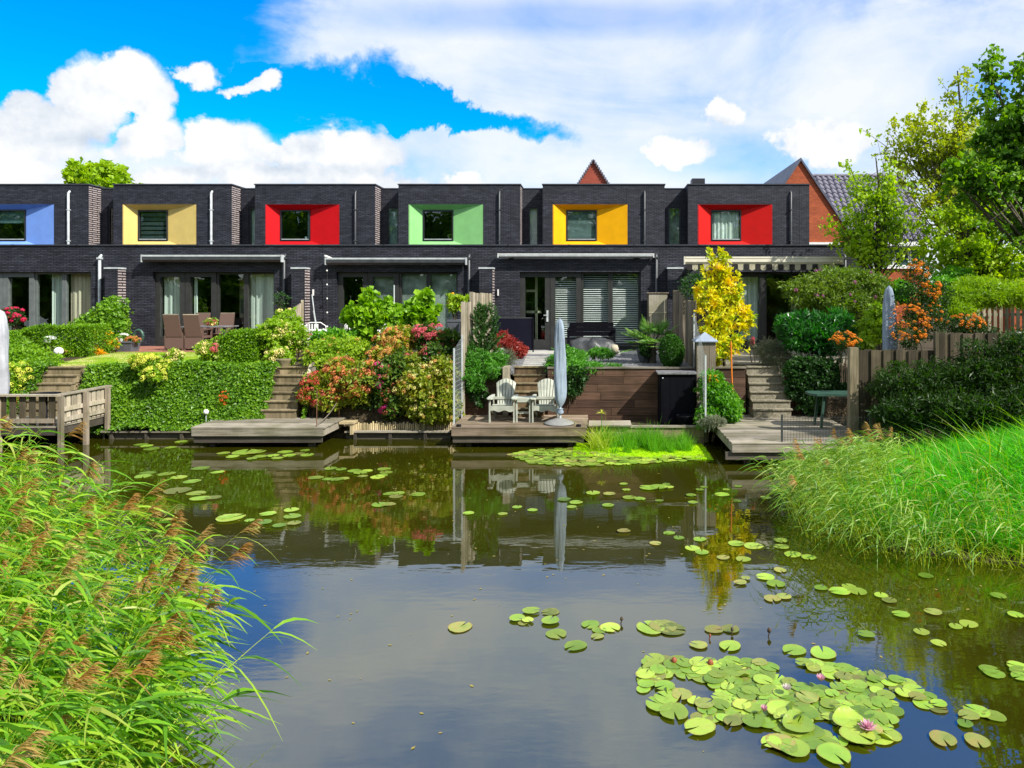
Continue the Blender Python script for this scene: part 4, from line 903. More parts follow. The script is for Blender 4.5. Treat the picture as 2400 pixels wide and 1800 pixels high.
for lab, px in (('small round black deck light at the left corner of the armchair jetty', 1075), ('small round black deck light at the right corner of the armchair jetty', 1356)):
    o = MB().lathe([(.055, 0), (.055, .035), (.04, .045)], (WX(px, 15.6), 15.6, HD), 16).build('deck_light', M['black'], loc=(WX(px, 15.6), 15.6, HD)); tag(o, lab, 'light', 'deck lights')
# rope stakes on the low jetty
for lab, px, y, zt in (('thin rusty stake at the front corner of the low jetty', 742, 15.6, 911), ('thin rusty stake at the back corner of the low jetty', 794.5, 16.7, 911)):
    o = MB().tube([(WX(px, y), y, HD), (WX(px, y) + .01, y, WZ(zt, y))], .009, 6).build('rope_stake', M['rust'], loc=(WX(px, y), y, HD)); tag(o, lab, 'stake', 'rope stakes on the low jetty')
a, c = Vector((WX(742, 15.6), 15.6, .50)), Vector((WX(794.5, 16.7), 16.7, .90)); pts = [a.lerp(c, q / 10) - Vector((0, 0, .35 * (q / 10) * (1 - q / 10))) for q in range(11)]
tag(MB().tube(pts, .012, 6).build('rope', M['fence_grey'], loc=a), 'sagging grey rope between the two thin stakes', 'rope')
o = thing('garden_spotlight', 'small white garden spotlight beside the low jetty', 'light', (WX(483, 16.55), 16.55, .2)); p = o.location
MB().lathe([(.0, -.05), (.05, -.04), (.06, .02), (.03, .06)], (p.x, p.y, WZ(966, 16.55)), 12).build('lamp_head', M['white_plastic'], o); MB().bar((p.x, p.y, .15), (p.x, p.y, .55), .015).bar((p.x + .1, p.y, .42), (p.x + .32, p.y, .38), .03).build('stem', M['pale_metal'], o)

# ---------------------------------------------------------------- fences
def board_fence(name, label, cat, boards, group=None, mat='fence_pale', loc=(0, 0, 0)):
    """boards: list of (x0,x1,y0,y1,z0,z1)"""
    f = thing(name, label, cat, loc, group)
    for q in boards: MB().box(*q[:6]).build(q[6] if len(q) > 6 else 'board', M[q[7] if len(q) > 7 else mat], f)
    return f
def ystack(x, y0, y1, z0, z1, w=.14, gap=.012, th=.02, side=1):
    out = []; y = y0; k = 0
    while y < y1 - .05:
        e = min(y + w, y1); dz = random.uniform(-.012, .012); out.append((x + (.022 if k % 2 else 0) * side, x + th + (.022 if k % 2 else 0) * side, y, e - gap, z0, z1 + dz)); y = e; k += 1
    return out
XF = -3.14
bs = ystack(XF, 18.05, 21.2, 1.5, WZ(686, 18.05)) + ystack(XF, 16.95, 17.97, 1.0, WZ(709, 16.95), side=1) + [(XF - .03, XF + .05, 16.86, 16.94, .3, WZ(707, 16.9), 'post'), (XF - .03, XF + .055, 17.98, 18.04, 1.2, WZ(684, 18.0), 'post'), (XF - .03, XF + .06, 21.21, 21.3, 1.5, WZ(686, 18.05), 'post')]
board_fence('board_fence', 'tall pale board fence left of the gravel garden, behind the conifer', 'fence', bs, 'board fences between the gardens', loc=(XF, 16.9, 1.5))
XG = 2.40
bs = ystack(XG, 19.9, 22.9, 1.5, WZ(681, 22.8) , side=-1) + ystack(XG, 17.7, 19.85, 1.3, WZ(704, 18), side=-1) + [(XG - .06, XG + .03, 19.86, 19.895, 1.4, WZ(681, 22.8), 'post')]
board_fence('board_fence', 'stepped grey-brown board fence between palm and golden tree', 'fence', bs, 'board fences between the gardens', 'fence_grey', (XG, 18, 1.5))
bs = []; 
for k in range(9): y = 21.9 + k * .14; bs.append((-9.40, -9.38, y, y + .10, 1.6, 3.12 - .035 * (9 - k)))
bs += [(-9.44, -9.36, 23.1, 23.2, 1.6, 3.16, 'post')]
board_fence('picket_fence', 'short picket fence running to the house behind the yellow-green hydrangeas', 'fence', bs, loc=(-9.4, 21.5, 1.6))
def wire_fence(label, x, y0, y1, z0f, z1f, mat='wire', pitch=.10, along='y', r=.0026):
    f = thing('wire_fence', label, 'fence', (x if along == 'y' else y0, y0 if along == 'y' else x, .4)); m = MB(); n = int((y1 - y0) / pitch)
    P = (lambda q, z: (x, q, z)) if along == 'y' else (lambda q, z: (q, x, z))
    for i in range(n + 1):
        y = y0 + (y1 - y0) * i / n; m.bar(P(y, z0f(y)), P(y, z1f(y)), r * 1.6)
    zmn, zmx = min(z0f(y0), z0f(y1)), max(z1f(y0), z1f(y1)); z = zmn + pitch / 2
    while z < zmx:
        ok = [y0 + (y1 - y0) * i / n for i in range(n + 1) if z0f(y0 + (y1 - y0) * i / n) <= z <= z1f(y0 + (y1 - y0) * i / n)]
        if len(ok) > 1: m.bar(P(ok[0], z), P(ok[-1], z), r * 1.6)
        z += pitch
    tag(m.build('wire_mesh', M[mat], f), kind='stuff')
    for y in (y0, y1): MB().bar(P(y, z0f(y) - .15), P(y, z1f(y) + .02), .035).build('post', M['pale_metal' if mat == 'wire' else 'dark_metal'], f)
    return f
wire_fence('pale wire mesh screen at the left side of the armchair jetty', XF, 15.9, 16.84, lambda y: .5, lambda y: 2.33 - (16.84 - y) * .25)
wire_fence('curved pale wire mesh fence beside the black cabinet', XG - .05, 15.75, 17.6, lambda y: .45 if y < 17.2 else 1.5, lambda y: 1.95 + (y - 15.75) * .48)
wire_fence('low dark wire mesh along the front of the right jetty', 13.95, 3.55, 5.25, lambda y: HD + .002, lambda y: HD + .50, 'wire_dark', .055, 'x', .003)
for k, (a, z0, z1) in enumerate(((15.62, .0, .62), (16.2, .0, .80))): pass
board_fence('side_boards', 'brown boards at the foot of the wire fence by the black cabinet', 'boards', [(XG - .03, XG + .01, 15.99, 17.2, .02, .30), (XG - .03, XG + .01, 15.95, 17.2, .305, .60)], mat='step', loc=(XG, 16, 0))
p = thing('capped_post', 'wooden column with pyramid zinc cap beside the golden tree', 'post', (WX(1652, 17.1), 17.1, .4)); xc, yc = p.location.x, 17.1
for k in range(3): MB().box(xc - .22 + k * .15, xc - .078 + k * .15, yc - .22, yc - .2, .4, WZ(800, 16.9)).build('board', M['fence_grey'], p)
MB().box(xc - .218, xc + .22, yc - .198, yc + .2, .4, WZ(801, 16.9)).build('core', M['fence_dark'], p)
z = WZ(799, 16.9); MB().add([(xc - .27, yc - .27, z), (xc + .27, yc - .27, z), (xc + .27, yc + .27, z), (xc - .27, yc + .27, z), (xc, yc, z + .20), (xc - .27, yc - .27, z - .025), (xc + .27, yc - .27, z - .025), (xc + .27, yc + .27, z - .025), (xc - .27, yc + .27, z - .025)], [(0, 1, 4), (1, 2, 4), (2, 3, 4), (3, 0, 4), (5, 6, 1, 0), (6, 7, 2, 1), (7, 8, 3, 2), (8, 5, 0, 3), (8, 7, 6, 5)]).build('cap', M['zinc'], p)
tag(MB().tube([(WX(1718, 16.9), 16.9, WZ(936, 16.9)), (WX(1715, 16.9), 16.9, WZ(880, 16.9)), (WX(1713, 16.9), 16.9, WZ(800, 16.9))], .018, 8).build('orange_pole', M['orange'], loc=(WX(1718, 16.9), 16.9, .9)), 'thin orange pole leaning at the golden tree', 'pole')
# fence on the right, facing the water
def xboards(x0, x1, y, z0, z1, w=.145, mat='fence_dark'):
    out = []; x = x0; k = 0
    while x < x1 - .04:
        out.append((x + .004, min(x + w, x1) - .004, y + (.03 if k % 2 else 0), y + .02 + (.03 if k % 2 else 0), z0 + random.uniform(-.02, .02), z1 + random.uniform(-.012, .012), 'board', mat)); x += w * .86; k += 1
    return out
YF2 = 14.5; bs = [(WX(1990, YF2), WX(2010, YF2) , YF2 - .06, YF2 + .1, .35, WZ(818, YF2) + .03, 'post', 'fence_mid')] + xboards(WX(2012, YF2), WX(2190, YF2), YF2, .62, WZ(820, YF2)) + [(WX(2010, YF2), WX(2190, YF2), YF2 + .055, YF2 + .09, z, z + .08, 'rail', 'fence_dark') for z in (.9, 1.95)]
bs += [(WX(2190, YF2), WX(2197, YF2), YF2 - .05, YF2 + .05, .5, WZ(777, YF2), 'post', 'fence_mid')] + xboards(WX(2198, YF2), WX(2480, YF2), YF2, .9, WZ(781, YF2))
board_fence('board_fence', 'mossy upright board fence at right behind the dark shrubs', 'fence', bs, mat='fence_dark', loc=(5.2, YF2, .4))
y = 19.0; bs = []; x = WX(2262, y); 
while x < WX(2420, y): bs.append((x, x + .085, y, y + .02, 1.6, WZ(719, y) + random.uniform(-.01, .01))); x += .15
bs += [(WX(2258, y), WX(2425, y), y + .022, y + .05, z, z + .07, 'rail') for z in (2.2, 2.75)]
board_fence('picket_fence', 'pale grey picket fence at the right edge below the lime hedge', 'fence', bs, mat='fence_pale', loc=(WX(2330, y), y, 1.6))
o = MB().box(WX(2384, 14.4), WX(2412, 14.4), 14.40, 14.412, WZ(792, 14.4), WZ(778, 14.4)).build('sign', M['white_plastic'], loc=(WX(2398, 14.4), 14.4, WZ(785, 14.4))); tag(o, 'small white plate on the fence at the right edge', 'sign')
a = WX(2386, 14.4); MB().prismy([(a + .03, WZ(790, 14.4)), (a + .16, WZ(789, 14.4)), (a + .20, WZ(786, 14.4)), (a + .12, WZ(783, 14.4)), (a + .05, WZ(785, 14.4))], 14.392, 14.399).build('mark', M['potgrey'], o)

# ---------------------------------------------------------------- things on the terraces
def wicker_chair(label, x, y, face, z=1.665):
    """face=-1: back towards the water; +1: facing the water"""
    c = thing('wicker_chair', label, 'chair', (x, y, z), 'brown wicker garden chairs'); m = M['wicker']; f = face
    yb = y - .26 if f < 0 else y + .26; s = -1 if f < 0 else 1
    v = [(x - .24, yb, z + .40), (x + .24, yb, z + .40), (x + .225, yb + s * .17, z + 1.06), (x - .225, yb + s * .17, z + 1.06)]
    b = MB(); b.add(v + [(p[0], p[1] + .04, p[2]) for p in v], [(0, 1, 2, 3), (7, 6, 5, 4), (0, 4, 5, 1), (1, 5, 6, 2), (2, 6, 7, 3), (3, 7, 4, 0)]); b.build('backrest', m, c)
    MB().tube([(v[3][0], v[3][1] + .02, v[3][2]), (v[2][0], v[2][1] + .02, v[2][2])], .022, 6).build('top_rail', M['fence_grey'], c)
    MB().cbox(x - .26, x + .26, y - .25, y + .25, z + .36, z + .42, .03).build('seat', m, c)
    MB().box(x - .255, x + .255, yb - .01 if f < 0 else y - .26, (yb + .01) if f < 0 else y - .24, z + .06, z + .36).build('skirt', m, c)
    for sx in (-1, 1):
        MB().box(x + sx * .27 - .03, x + sx * .27 + .03, y - .25, y + .27, z + .60, z + .64).build('armrest', m, c)
        for sy in (-1, 1): MB().box(x + sx * .26 - .02, x + sx * .26 + .02, y + sy * .24 - .02, y + sy * .24 + .02, z, z + .60).build('leg', m, c)
    return c
for px, y, f, lab in ((419, 21.75, -1, 'brown wicker chair with its back to the water, left one at the patio table'), (465, 21.75, -1, 'brown wicker chair with its back to the water, right one at the patio table'),
                      (459, 23.05, 1, 'brown wicker chair behind the patio table, half hidden, nearer the door'), (517, 23.05, 1, 'brown wicker chair at the right end behind the patio table')): wicker_chair(lab, WX(px, y), y, f)
t = thing('patio_table', 'dark patio table with grey top between the wicker chairs', 'table', (WX(484, 22.4), 22.4, 1.665)); xa, xb = WX(430, 22.2), WX(536, 22.2)
MB().cbox(xa, xb, 22.0, 22.85, 2.33, 2.36, .02).build('table_top', M['lid'], t)
for x in (xa + .06, xb - .12):
    for y in (22.06, 22.74): MB().box(x, x + .06, y, y + .06, 1.665, 2.329).build('leg', M['dark_metal'], t)
def pot(name, label, px, y, z, r, h, mat, square=False, cat='pot', parent=None):
    x = WX(px, y)
    if square:
        q = r * .78; b = MB(); b.add([(x - q, y - q, z), (x + q, y - q, z), (x + q, y + q, z), (x - q, y + q, z), (x - r, y - r, z + h), (x + r, y - r, z + h), (x + r, y + r, z + h), (x - r, y + r, z + h)], [(0, 3, 2, 1), (4, 5, 6, 7), (0, 1, 5, 4), (1, 2, 6, 5), (2, 3, 7, 6), (3, 0, 4, 7)])
        b.box(x - r - .01, x + r + .01, y - r - .01, y + r + .01, z + h - .05, z + h + .004)
    else: b = MB().lathe([(r * .62, 0), (r * .85, h * .35), (r * .98, h * .8), (r * 1.05, h * .9), (r * 1.05, h), (r * .9, h * .98), (r * .85, h * .85), (0, h * .85)], (x, y, z), 24)
    o = b.build(name, M[mat], loc=(x, y, z)); tag(o, label, cat); return o
pot('square_planter', 'tapered dark grey planter with white and orange flowers on the lawn edge', 300.5, 21.2, 1.63, .235, .34, 'potgrey', True, 'planter')
pot('bowl_pot', 'old brown bowl pot at the top of the tall mossy steps', 664.5, 17.55, 1.52, .17, .22, 'terracotta')
pot('flower_pot', 'small pot with mixed flowers on the patio table', 496, 22.4, 2.361, .10, .14, 'terracotta')
pot('planter_box', 'dark planter with yellow flowers left of the tall pale fence', 1074, 20.6, 1.55, .26, 1.05, 'potgrey', True, 'planter')
pot('bucket', 'black bucket below the black cabinet', 1605, 16.35, .31, .19, .27, 'black', cat='bucket')
pot('globe_planter', 'round pot under the palm fronds', 1512, 18.9, 1.55, .22, .35, 'potgrey')
x, y = WX(137.5, 19), 19; o = thing('globe_lamp', 'white globe lamp in front of the left hedge', 'lamp', (x, y, 1.6)); MB().lathe([(.11 * math.sin(math.pi * q / 12) + .0005, -.11 * math.cos(math.pi * q / 12)) for q in range(13)], (x, y, 1.82), 20).build('globe', M['white_plastic'], o); MB().lathe([(.05, 0), (.04, .11)], (x, y, 1.6), 12).build('foot', M['black'], o)
o = thing('cylinder_lamp', 'pale drum-shaped garden lamp beside the red barberry', 'lamp', (WX(1170, 18.3), 18.3, 1.56)); p = Vector(o.location)
d = Vector((.7, -.35, .45)).normalized(); MB().tube([p + Vector((-.12, 0, .12)), p + Vector((-.12, 0, .12)) + d * .30], .125, 20).build('drum', M['white_plastic'], o); MB().tube([p + Vector((-.12, 0, .12)) + d * .301, p + Vector((-.12, 0, .12)) + d * .33], .135, 20).build('rim', M['pale_metal'], o)
o = thing('garden_screen', 'black-navy panel screen in front of the glazed door', 'screen', (WX(1200, 22.2), 22.2, 1.56)); xa, xb = WX(1150, 22.2), WX(1251, 22.2)
for k in range(1): MB().box(xa, xb - .04, 22.19, 22.21, 1.62, WZ(744.5, 22.2)).build('panel', M['black_cloth'], o)
MB().box(xb - .038, xb, 22.17, 22.23, 1.55, WZ(744, 22.2) + .01).build('post', M['black'], o); MB().box(xa - .04, xa - .002, 22.17, 22.23, 1.55, WZ(744, 22.2)).build('post', M['black'], o); MB().box(xa, xb - .04, 22.185, 22.215, WZ(744, 22.2) - .03, WZ(744, 22.2) + .005).build('rail', M['dark_metal'], o)
o = thing('garden_bench', 'black wooden bench against the blinds', 'bench', (WX(1385, 22.7), 22.7, 1.56)); xa, xb = WX(1330, 22.7), WX(1442, 22.7)
for k in range(3): MB().box(xa + .05, xb - .05, 22.92 + k * .01, 22.95 + k * .01, 2.02 + k * .145, 2.155 + k * .145).build('back_board', M['black'], o)
for k in range(4): MB().box(xa + .06, xb - .06, 22.42 + k * .125, 22.53 + k * .125, 1.95, 1.98).build('seat_slat', M['black'], o)
for x in (xa, xb - .06):
    MB().box(x, x + .06, 22.42, 22.48, 1.56, 2.20).build('leg', M['black'], o); MB().box(x, x + .06, 22.94, 23.0, 1.56, 2.28).build('leg', M['black'], o); MB().box(x - .01, x + .07, 22.38, 23.0, 2.201, 2.235).build('armrest', M['black'], o)
# crumpled tarpaulin bundle
x0, y0 = WX(1387, 21.5), 21.5; n1_, n2_ = 40, 18; v = []
for j in range(n2_ + 1):
    ph = math.pi * j / n2_ * .5
    for i in range(n1_):
        a = 2 * math.pi * i / n1_; w = 1 + .07 * math.sin(5 * a + 3 * ph) + .05 * math.sin(9 * a - 5 * ph) + .03 * math.sin(17 * a + 9 * ph)
        v.append((x0 + .74 * math.cos(a) * math.cos(ph) ** .6 * w, y0 + .42 * math.sin(a) * math.cos(ph) ** .6 * w, 1.57 + .43 * math.sin(ph) * (1 + .12 * math.sin(3.1 * math.cos(a) * 2 + 1)) + .02 * math.sin(13 * a + 8 * ph)))
b = MB(); b.add(v, [(j * n1_ + i, j * n1_ + (i + 1) % n1_, (j + 1) * n1_ + (i + 1) % n1_, (j + 1) * n1_ + i) for j in range(n2_) for i in range(n1_)], 0, True)
o = thing('covered_cushions', 'grey crumpled tarpaulin over cushions in front of the black bench', 'tarpaulin', (x0, y0, 1.56)); b.build('tarpaulin', M['tarp'], o)
MB().lathe([(.01, -.13), (.10, -.11), (.14, 0), (.10, .11), (.01, .13)], (x0 + .66, y0 - .10, 1.72), 16).build('cushion', M['tan_cloth'], o)
o = thing('garden_cabinet', 'pale taupe garden cabinet against the dark wall by the downpipe', 'cabinet', (WX(1542, 22.9), 22.9, 1.56)); xa, xb = WX(1518.5, 22.9), WX(1565, 22.9); z1 = WZ(685, 22.9)
MB().box(xa, xb, 22.9, 23.3, 1.56, z1 - .04).build('carcass', M['fence_grey'], o); MB().box(xa - .03, xb + .03, 22.85, 23.34, z1 - .038, z1).build('lid', M['fence_grey'], o)
MB().box(xa + .03, xb - .03, 22.875, 22.898, 1.62, z1 - .07).build('door', M['cabinet'], o)
for z in (2.25, 2.75): MB().box(xa + .03, xb - .03, 22.865, 22.874, z, z + .03).build('rail', M['cabinet'], o)
o = thing('storage_cabinet', 'tall black cabinet with grey stone lid against the plank wall', 'cabinet', (WX(1588, 16.6), 16.6, .3)); xa, xb = WX(1546, 16.6), WX(1631, 16.6); z1 = WZ(877, 16.6)
MB().cbox(xa, xb, 16.62, 17.13, .3, z1 - .001, .015).build('body', M['black'], o); MB().box(xa + .04, xb - .04, 16.605, 16.619, .36, z1 - .06).build('door', M['black'], o)
MB().cbox(xa - .05, xb + .03, 16.56, 17.14, z1, z1 + .04, .01).build('lid', M['lid'], o); MB().tube([(xa + .07, 16.59, z1 - .08), (xa + .07, 16.57, z1 - .10)], .015, 6).build('knob', M['pale_metal'], o)
o = thing('green_table', 'dark green plastic table on the right jetty beside the fence post', 'table', (WX(1965, 15.6), 15.6, HD)); xc, yc = WX(1962, 15.6), 15.6
MB().cbox(xc - .64, xc + .64, yc - .30, yc + .30, HD + .69, HD + .735, .12).build('table_top', M['greenplastic'], o)
for sx, sy in ((-1, -1), (1, -1), (-1, 1), (1, 1)): MB().bar((xc + sx * .42, yc + sy * .24, HD), (xc + sx * .34, yc + sy * .20, HD + .69), .05).build('leg', M['greenplastic'], o)
# white furniture seen through the vine
def white_chair(label, px, y, z=1.61, w=.44, rot=0):
    x = WX(px, y); c = thing('white_chair', label, 'chair', (x, y, z), 'white garden chairs')
    MB().tube([(x - w / 2, y + .2, z), (x - w / 2, y + .22, z + .80), (x - w / 4, y + .23, z + .90), (x + w / 4, y + .23, z + .90), (x + w / 2, y + .22, z + .80), (x + w / 2, y + .2, z)], .016, 6).build('back_frame', M['white_plastic'], c)
    for k in range(5): MB().box(x - w / 2 + .04 + k * .08, x - w / 2 + .08 + k * .08, y + .21, y + .22, z + .44, z + .86).build('back_slat', M['white_plastic'], c)
    MB().cbox(x - w / 2, x + w / 2, y - .22, y + .2, z + .42, z + .44, .03).build('seat', M['white_plastic'], c)
    for s in (-1, 1): MB().tube([(x + s * w / 2, y - .2, z), (x + s * w / 2, y - .18, z + .42)], .014, 6).build('front_leg', M['white_plastic'], c)
white_chair('small white garden chair by the door behind the vine', 820, 21.6); white_chair('white chair behind the yellow-green hydrangea mound', 732, 21.0, 1.6, .62)
o = thing('white_bench', 'white slatted bench behind the vine', 'bench', (WX(930, 20.6), 20.6, 1.6)); xa, xb = WX(872, 20.6), WX(1000, 20.6)
x = xa
while x < xb: MB().box(x, x + .055, 20.7, 20.72, 1.95, 2.42).build('back_slat', M['white_plastic'], o); x += .085
MB().box(xa - .03, xb + .08, 20.69, 20.73, 2.421, 2.48).build('top_rail', M['white_plastic'], o); MB().box(xa, xb + .05, 20.25, 20.68, 1.98, 2.01).build('seat', M['white_plastic'], o)
for x in (xa, xb): MB().box(x, x + .05, 20.25, 20.30, 1.6, 1.979).build('leg', M['white_plastic'], o)
o = thing('garden_table', 'white round garden table behind the hydrangeas beside the white chair', 'table', (WX(742, 20.5), 20.5, 1.6)); MB().lathe([(0, .70), (.30, .70), (.30, .73), (0, .735)], (WX(742, 20.5), 20.5, 1.6), 20).build('table_top', M['white_plastic'], o); MB().lathe([(.16, 0), (.03, .03), (.03, .70)], (WX(742, 20.5), 20.5, 1.6), 10).build('leg', M['white_plastic'], o)
y = 18.6; o = thing('handrail', 'weathered handrail with white curved end beside the tall steps', 'handrail', (WX(735, y), y, 1.5))
MB().tube([(WX(767, y), y, WZ(781, y)), (WX(765, y), y, WZ(775, y)), (WX(758, y), y, WZ(772.5, y)), (WX(750, y), y, WZ(776, y)), (WX(744, 18.4), 18.4, WZ(800, 18.4)), (WX(738, 18.2), 18.2, WZ(820, 18.2))], .028, 8).build('curved_tube', M['white_plastic'], o)
MB().bar((WX(739, 18.2), 18.2, WZ(815, 18.2)), (WX(722, 16.9), 16.9, WZ(884, 16.9)), .07, .09).build('rail', M['fence_pale'], o); MB().box(WX(730, 17.1), WX(737, 17.1), 17.1, 17.2, .9, WZ(850, 17.1)).build('post', M['fence_pale'], o)
for px, y, t, bt, lab in ((923.5, 19.2, 668, 760, 'thin pale pole standing in the vine'), (731, 22, 690, 770, 'thin pale pole leaning at the dark wall')):
    tag(MB().tube([(WX(px, y), y, WZ(t, y)), (WX(px + (10 if px < 800 else 0), y), y, WZ(bt, y))], .018, 6).build('garden_pole', M['pale_metal'], loc=(WX(px, y), y, 1.6)), lab, 'pole')
tag(MB().tube([(WX(735, 21.9), 21.9, WZ(728, 21.9)), (WX(743, 21.9), 21.9, WZ(775, 21.9))], .025, 6).build('garden_pole', M['pale_metal'], loc=(WX(735, 21.9), 21.9, 1.6)), 'shorter pale pole leaning at the pier', 'pole')
o = thing('watering_can', 'dark green garden hose reel by the patio wall', 'hose reel', (WX(320, 23), 23, 1.67)); MB().tube([(WX(320, 23) + .14 * math.cos(a / 16 * 2 * math.pi), 23.1, 2.0 + .2 * math.sin(a / 16 * 2 * math.pi)) for a in range(17)], .05, 8).build('hose', M['greenplastic'], o); o.name = 'hose_reel'
# ---------------------------------------------------------------- planting
def B(px, py, Y, rx, rz, ry=None):                                     # blob from picture measurements: centre px,py, radii in px
    s = F / Y; return ((px - PX) / s, Y, HC - (py - PY) / s, rx / s, (ry if ry is not None else (rx + rz) / 2) / s, rz / s)
def head_mesh(n, sz, key, flat=.75):
    d = sphere_dirs(n); d[:, 2] = np.abs(d[:, 2]) * 1.0 - .25; d = unit(d); p = d * np.array([1, 1, flat]) * (1 - .12 * rng.random((n, 1)))
    t = unit(np.cross(d, rng.normal(size=(n, 3)))); q = np.cross(d, t); w = sz
    v = np.stack([p - t * w, p - q * w + d * w * .3, p + t * w, p + q * w + d * w * .3], 1).reshape(-1, 3); f = np.arange(n * 4).reshape(-1, 4)
    me = bpy.data.meshes.new(key); me.from_pydata([tuple(a) for a in v], [], [tuple(a) for a in f.tolist()])
    a = me.attributes.new('rnd', 'FLOAT', 'POINT'); a.data.foreach_set('value', np.repeat(rng.random(n), 4).astype(np.float32)); me.materials.append(M[key]); return me
HEADS = {}
def heads(root, blobs, n, key, r, jit=.3, up=0.0, front=True, off=0.0, petals=46, zmin=None, flat=.75):
    if key not in HEADS: HEADS[key] = [head_mesh(petals, .22, key, flat) for _ in range(2)]
    p, nr = shell(blobs, n * 3, .03, .12, front=front)
    ok = (nr[:, 1] < .45) & (nr[:, 2] > -.55) if front else np.ones(len(p), bool)
    if zmin is not None: ok &= p[:, 2] > zmin
    p, nr = p[ok][:n], nr[ok][:n]; base = np.array(wloc(root))
    for a, b_ in zip(p, nr):
        s = r * random.uniform(1 - jit, 1 + jit); q = a + b_ * (s * .35 + off) - base; t = Vector(b_ * .7 + np.array([0, -.1, .6])).to_track_quat('Z', 'Y').to_euler()
        inst('flower_head', random.choice(HEADS[key]), root, tuple(q), tuple(t), (s, s, s))
def stems_in(root, blobs, zbase, n, mat='twig', r=.012):
    P, D, L = [], [], []; m = MB()
    cx = sum(b_[0] * b_[3] for b_ in blobs) / sum(b_[3] for b_ in blobs); cy = sum(b_[1] for b_ in blobs) / len(blobs)
    for i in range(n):
        b_ = random.choice(blobs); e = Vector((b_[0] + random.uniform(-.6, .6) * b_[3], b_[1] + random.uniform(-.5, .5) * b_[4], b_[2] + random.uniform(-.2, .5) * b_[5]))
        s = Vector((b_[0] * .6 + cx * .4 + random.uniform(-.1, .1), cy + random.uniform(-.1, .1), zbase)); mid = s.lerp(e, .5) + Vector((random.uniform(-.1, .1), 0, .1))
        m.tube([s, mid, e], [r, r * .7, r * .35], 5, 0, False)
    return m.build('stems', M[mat], root)
def bush(name, label, cat, blobs, n, L, Wd, mat, zb=1.5, fl=(), group=None, zmin=None, depth=.3, lum=.26, stems=6, freq=4.0, **k):
    c = blobs[0]; root = thing(name, label, cat, (c[0], c[1], zb), group)
    p, nr = shell(blobs, n, depth, lum, zmin if zmin is not None else zb - .05, seed=len(label), freq=freq, clump=0 if mat == 'box' else .6)
    leaves('foliage', p, nr, L, Wd, M[mat], root, **k)
    if stems: stems_in(root, blobs, zb, stems)
    for q in fl: heads(root, q[3] if len(q) > 3 and q[3] else blobs, q[0], q[1], q[2])
    return root

# left garden, from the water up
def slope_cover(name, label, x0, x1, y0, y1, n, L, mat, zoff=.10, skip=(), thick=.10, cat='ground cover'):
    x = rng.uniform(x0, x1, n); y = y0 + (y1 - y0) * rng.random(n); ok = np.ones(n, bool)
    for a, c in skip: ok &= ~((x > a) & (x < c))
    x, y = x[ok], y[ok]; bump_ = .5 + .5 * lump(np.stack([x, y, x * 0], 1), 1.6, 3)
    z = zg(x, y) + zoff * bump_ * (1 - .6 * (y - y0) / (y1 - y0)) - rng.random(len(x)) * thick * .6 + .02
    nr = np.tile(np.array([0, -.82, .57]), (len(x), 1)); y = y - rng.random(len(x)) * .12 - bump_ * .16
    o = leaves(name, np.stack([x, y, z], 1), nr, L, L * .8, M[mat], base=(0, 0, 0), tilt=1.3, up=.1); return tag(o, label, cat, kind='stuff')
slope_cover('ivy_cover', 'ivy ground cover on the bank slope', -11.9, -6.72, 16.66, 17.52, 64000, .055, 'ivy', skip=[(-7.62, -6.78)], zoff=.30)
slope_cover('ivy_cover', 'darker ground cover left of the short steps', -17.5, -11.6, 16.7, 17.8, 34000, .055, 'ivy', skip=[(-13.1, -12.15)], zoff=.22)
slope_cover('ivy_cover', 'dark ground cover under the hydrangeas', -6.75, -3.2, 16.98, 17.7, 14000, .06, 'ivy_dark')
def hedge(name, label, boxes, n, L, mat, cat='hedge', zb=1.5, rnd=.05):
    root = thing(name, label, cat, (boxes[0][0] * .5 + boxes[0][1] * .5, boxes[0][2], zb)); P, Q = [], []
    for x0, x1, y0, y1, z0, z1f in boxes:
        k = n // len(boxes); u, v = rng.random(k), rng.random(k); face = rng.choice(4, k, p=[.50, .34, .08, .08]); x = x0 + (x1 - x0) * u
        zt = np.array([z1f(a) if callable(z1f) else z1f for a in x]); y = np.where(face == 0, y0, y0 + (y1 - y0) * v); z = np.where(face == 1, zt, z0 + (zt - z0) * v)
        x = np.where(face == 2, x0, np.where(face == 3, x1, x)); z = np.where(face > 1, z0 + (zt - z0) * u, z)
        nr = np.stack([np.where(face == 2, -1, np.where(face == 3, 1, 0)), np.where(face == 0, -1, 0), np.where(face == 1, 1, 0)], 1).astype(float)
        p = np.stack([x, y, z], 1); cen = np.array([(x0 + x1) / 2, (y0 + y1) / 2, (z0 + np.max(zt)) / 2])
        p = p - nr * np.abs(rng.normal(size=k))[:, None] * .08 + nr * (rnd * 1.4 * lump(p, 2.2, 5))[:, None] + rng.normal(size=(k, 3)) * .02
        e = unit(p - cen); p = p - e * .05; P.append(p); Q.append(nr)
        MB().box(x0 + .12, x1 - .12, y0 + .12, y1 - .12, z0, float(np.min(zt)) - .14).build('branch_core', M['bark'], root)
    leaves('foliage', np.concatenate(P), np.concatenate(Q), L, L * .6, M[mat], root, tilt=.7, up=.25); return root
ya = 19.6; hedge('clipped_hedge', 'long bright green clipped hedge at the left, sloping up to the right',
      [(WX(-60, ya), WX(212, ya), ya, ya + .9, 1.5, lambda x: WZ(np.interp(x, [WX(-60, ya), WX(16, ya), WX(70, ya), WX(120, ya), WX(212, ya)], [790, 782, 766, 762, 762]), ya))], 26000, .055, 'hedge')
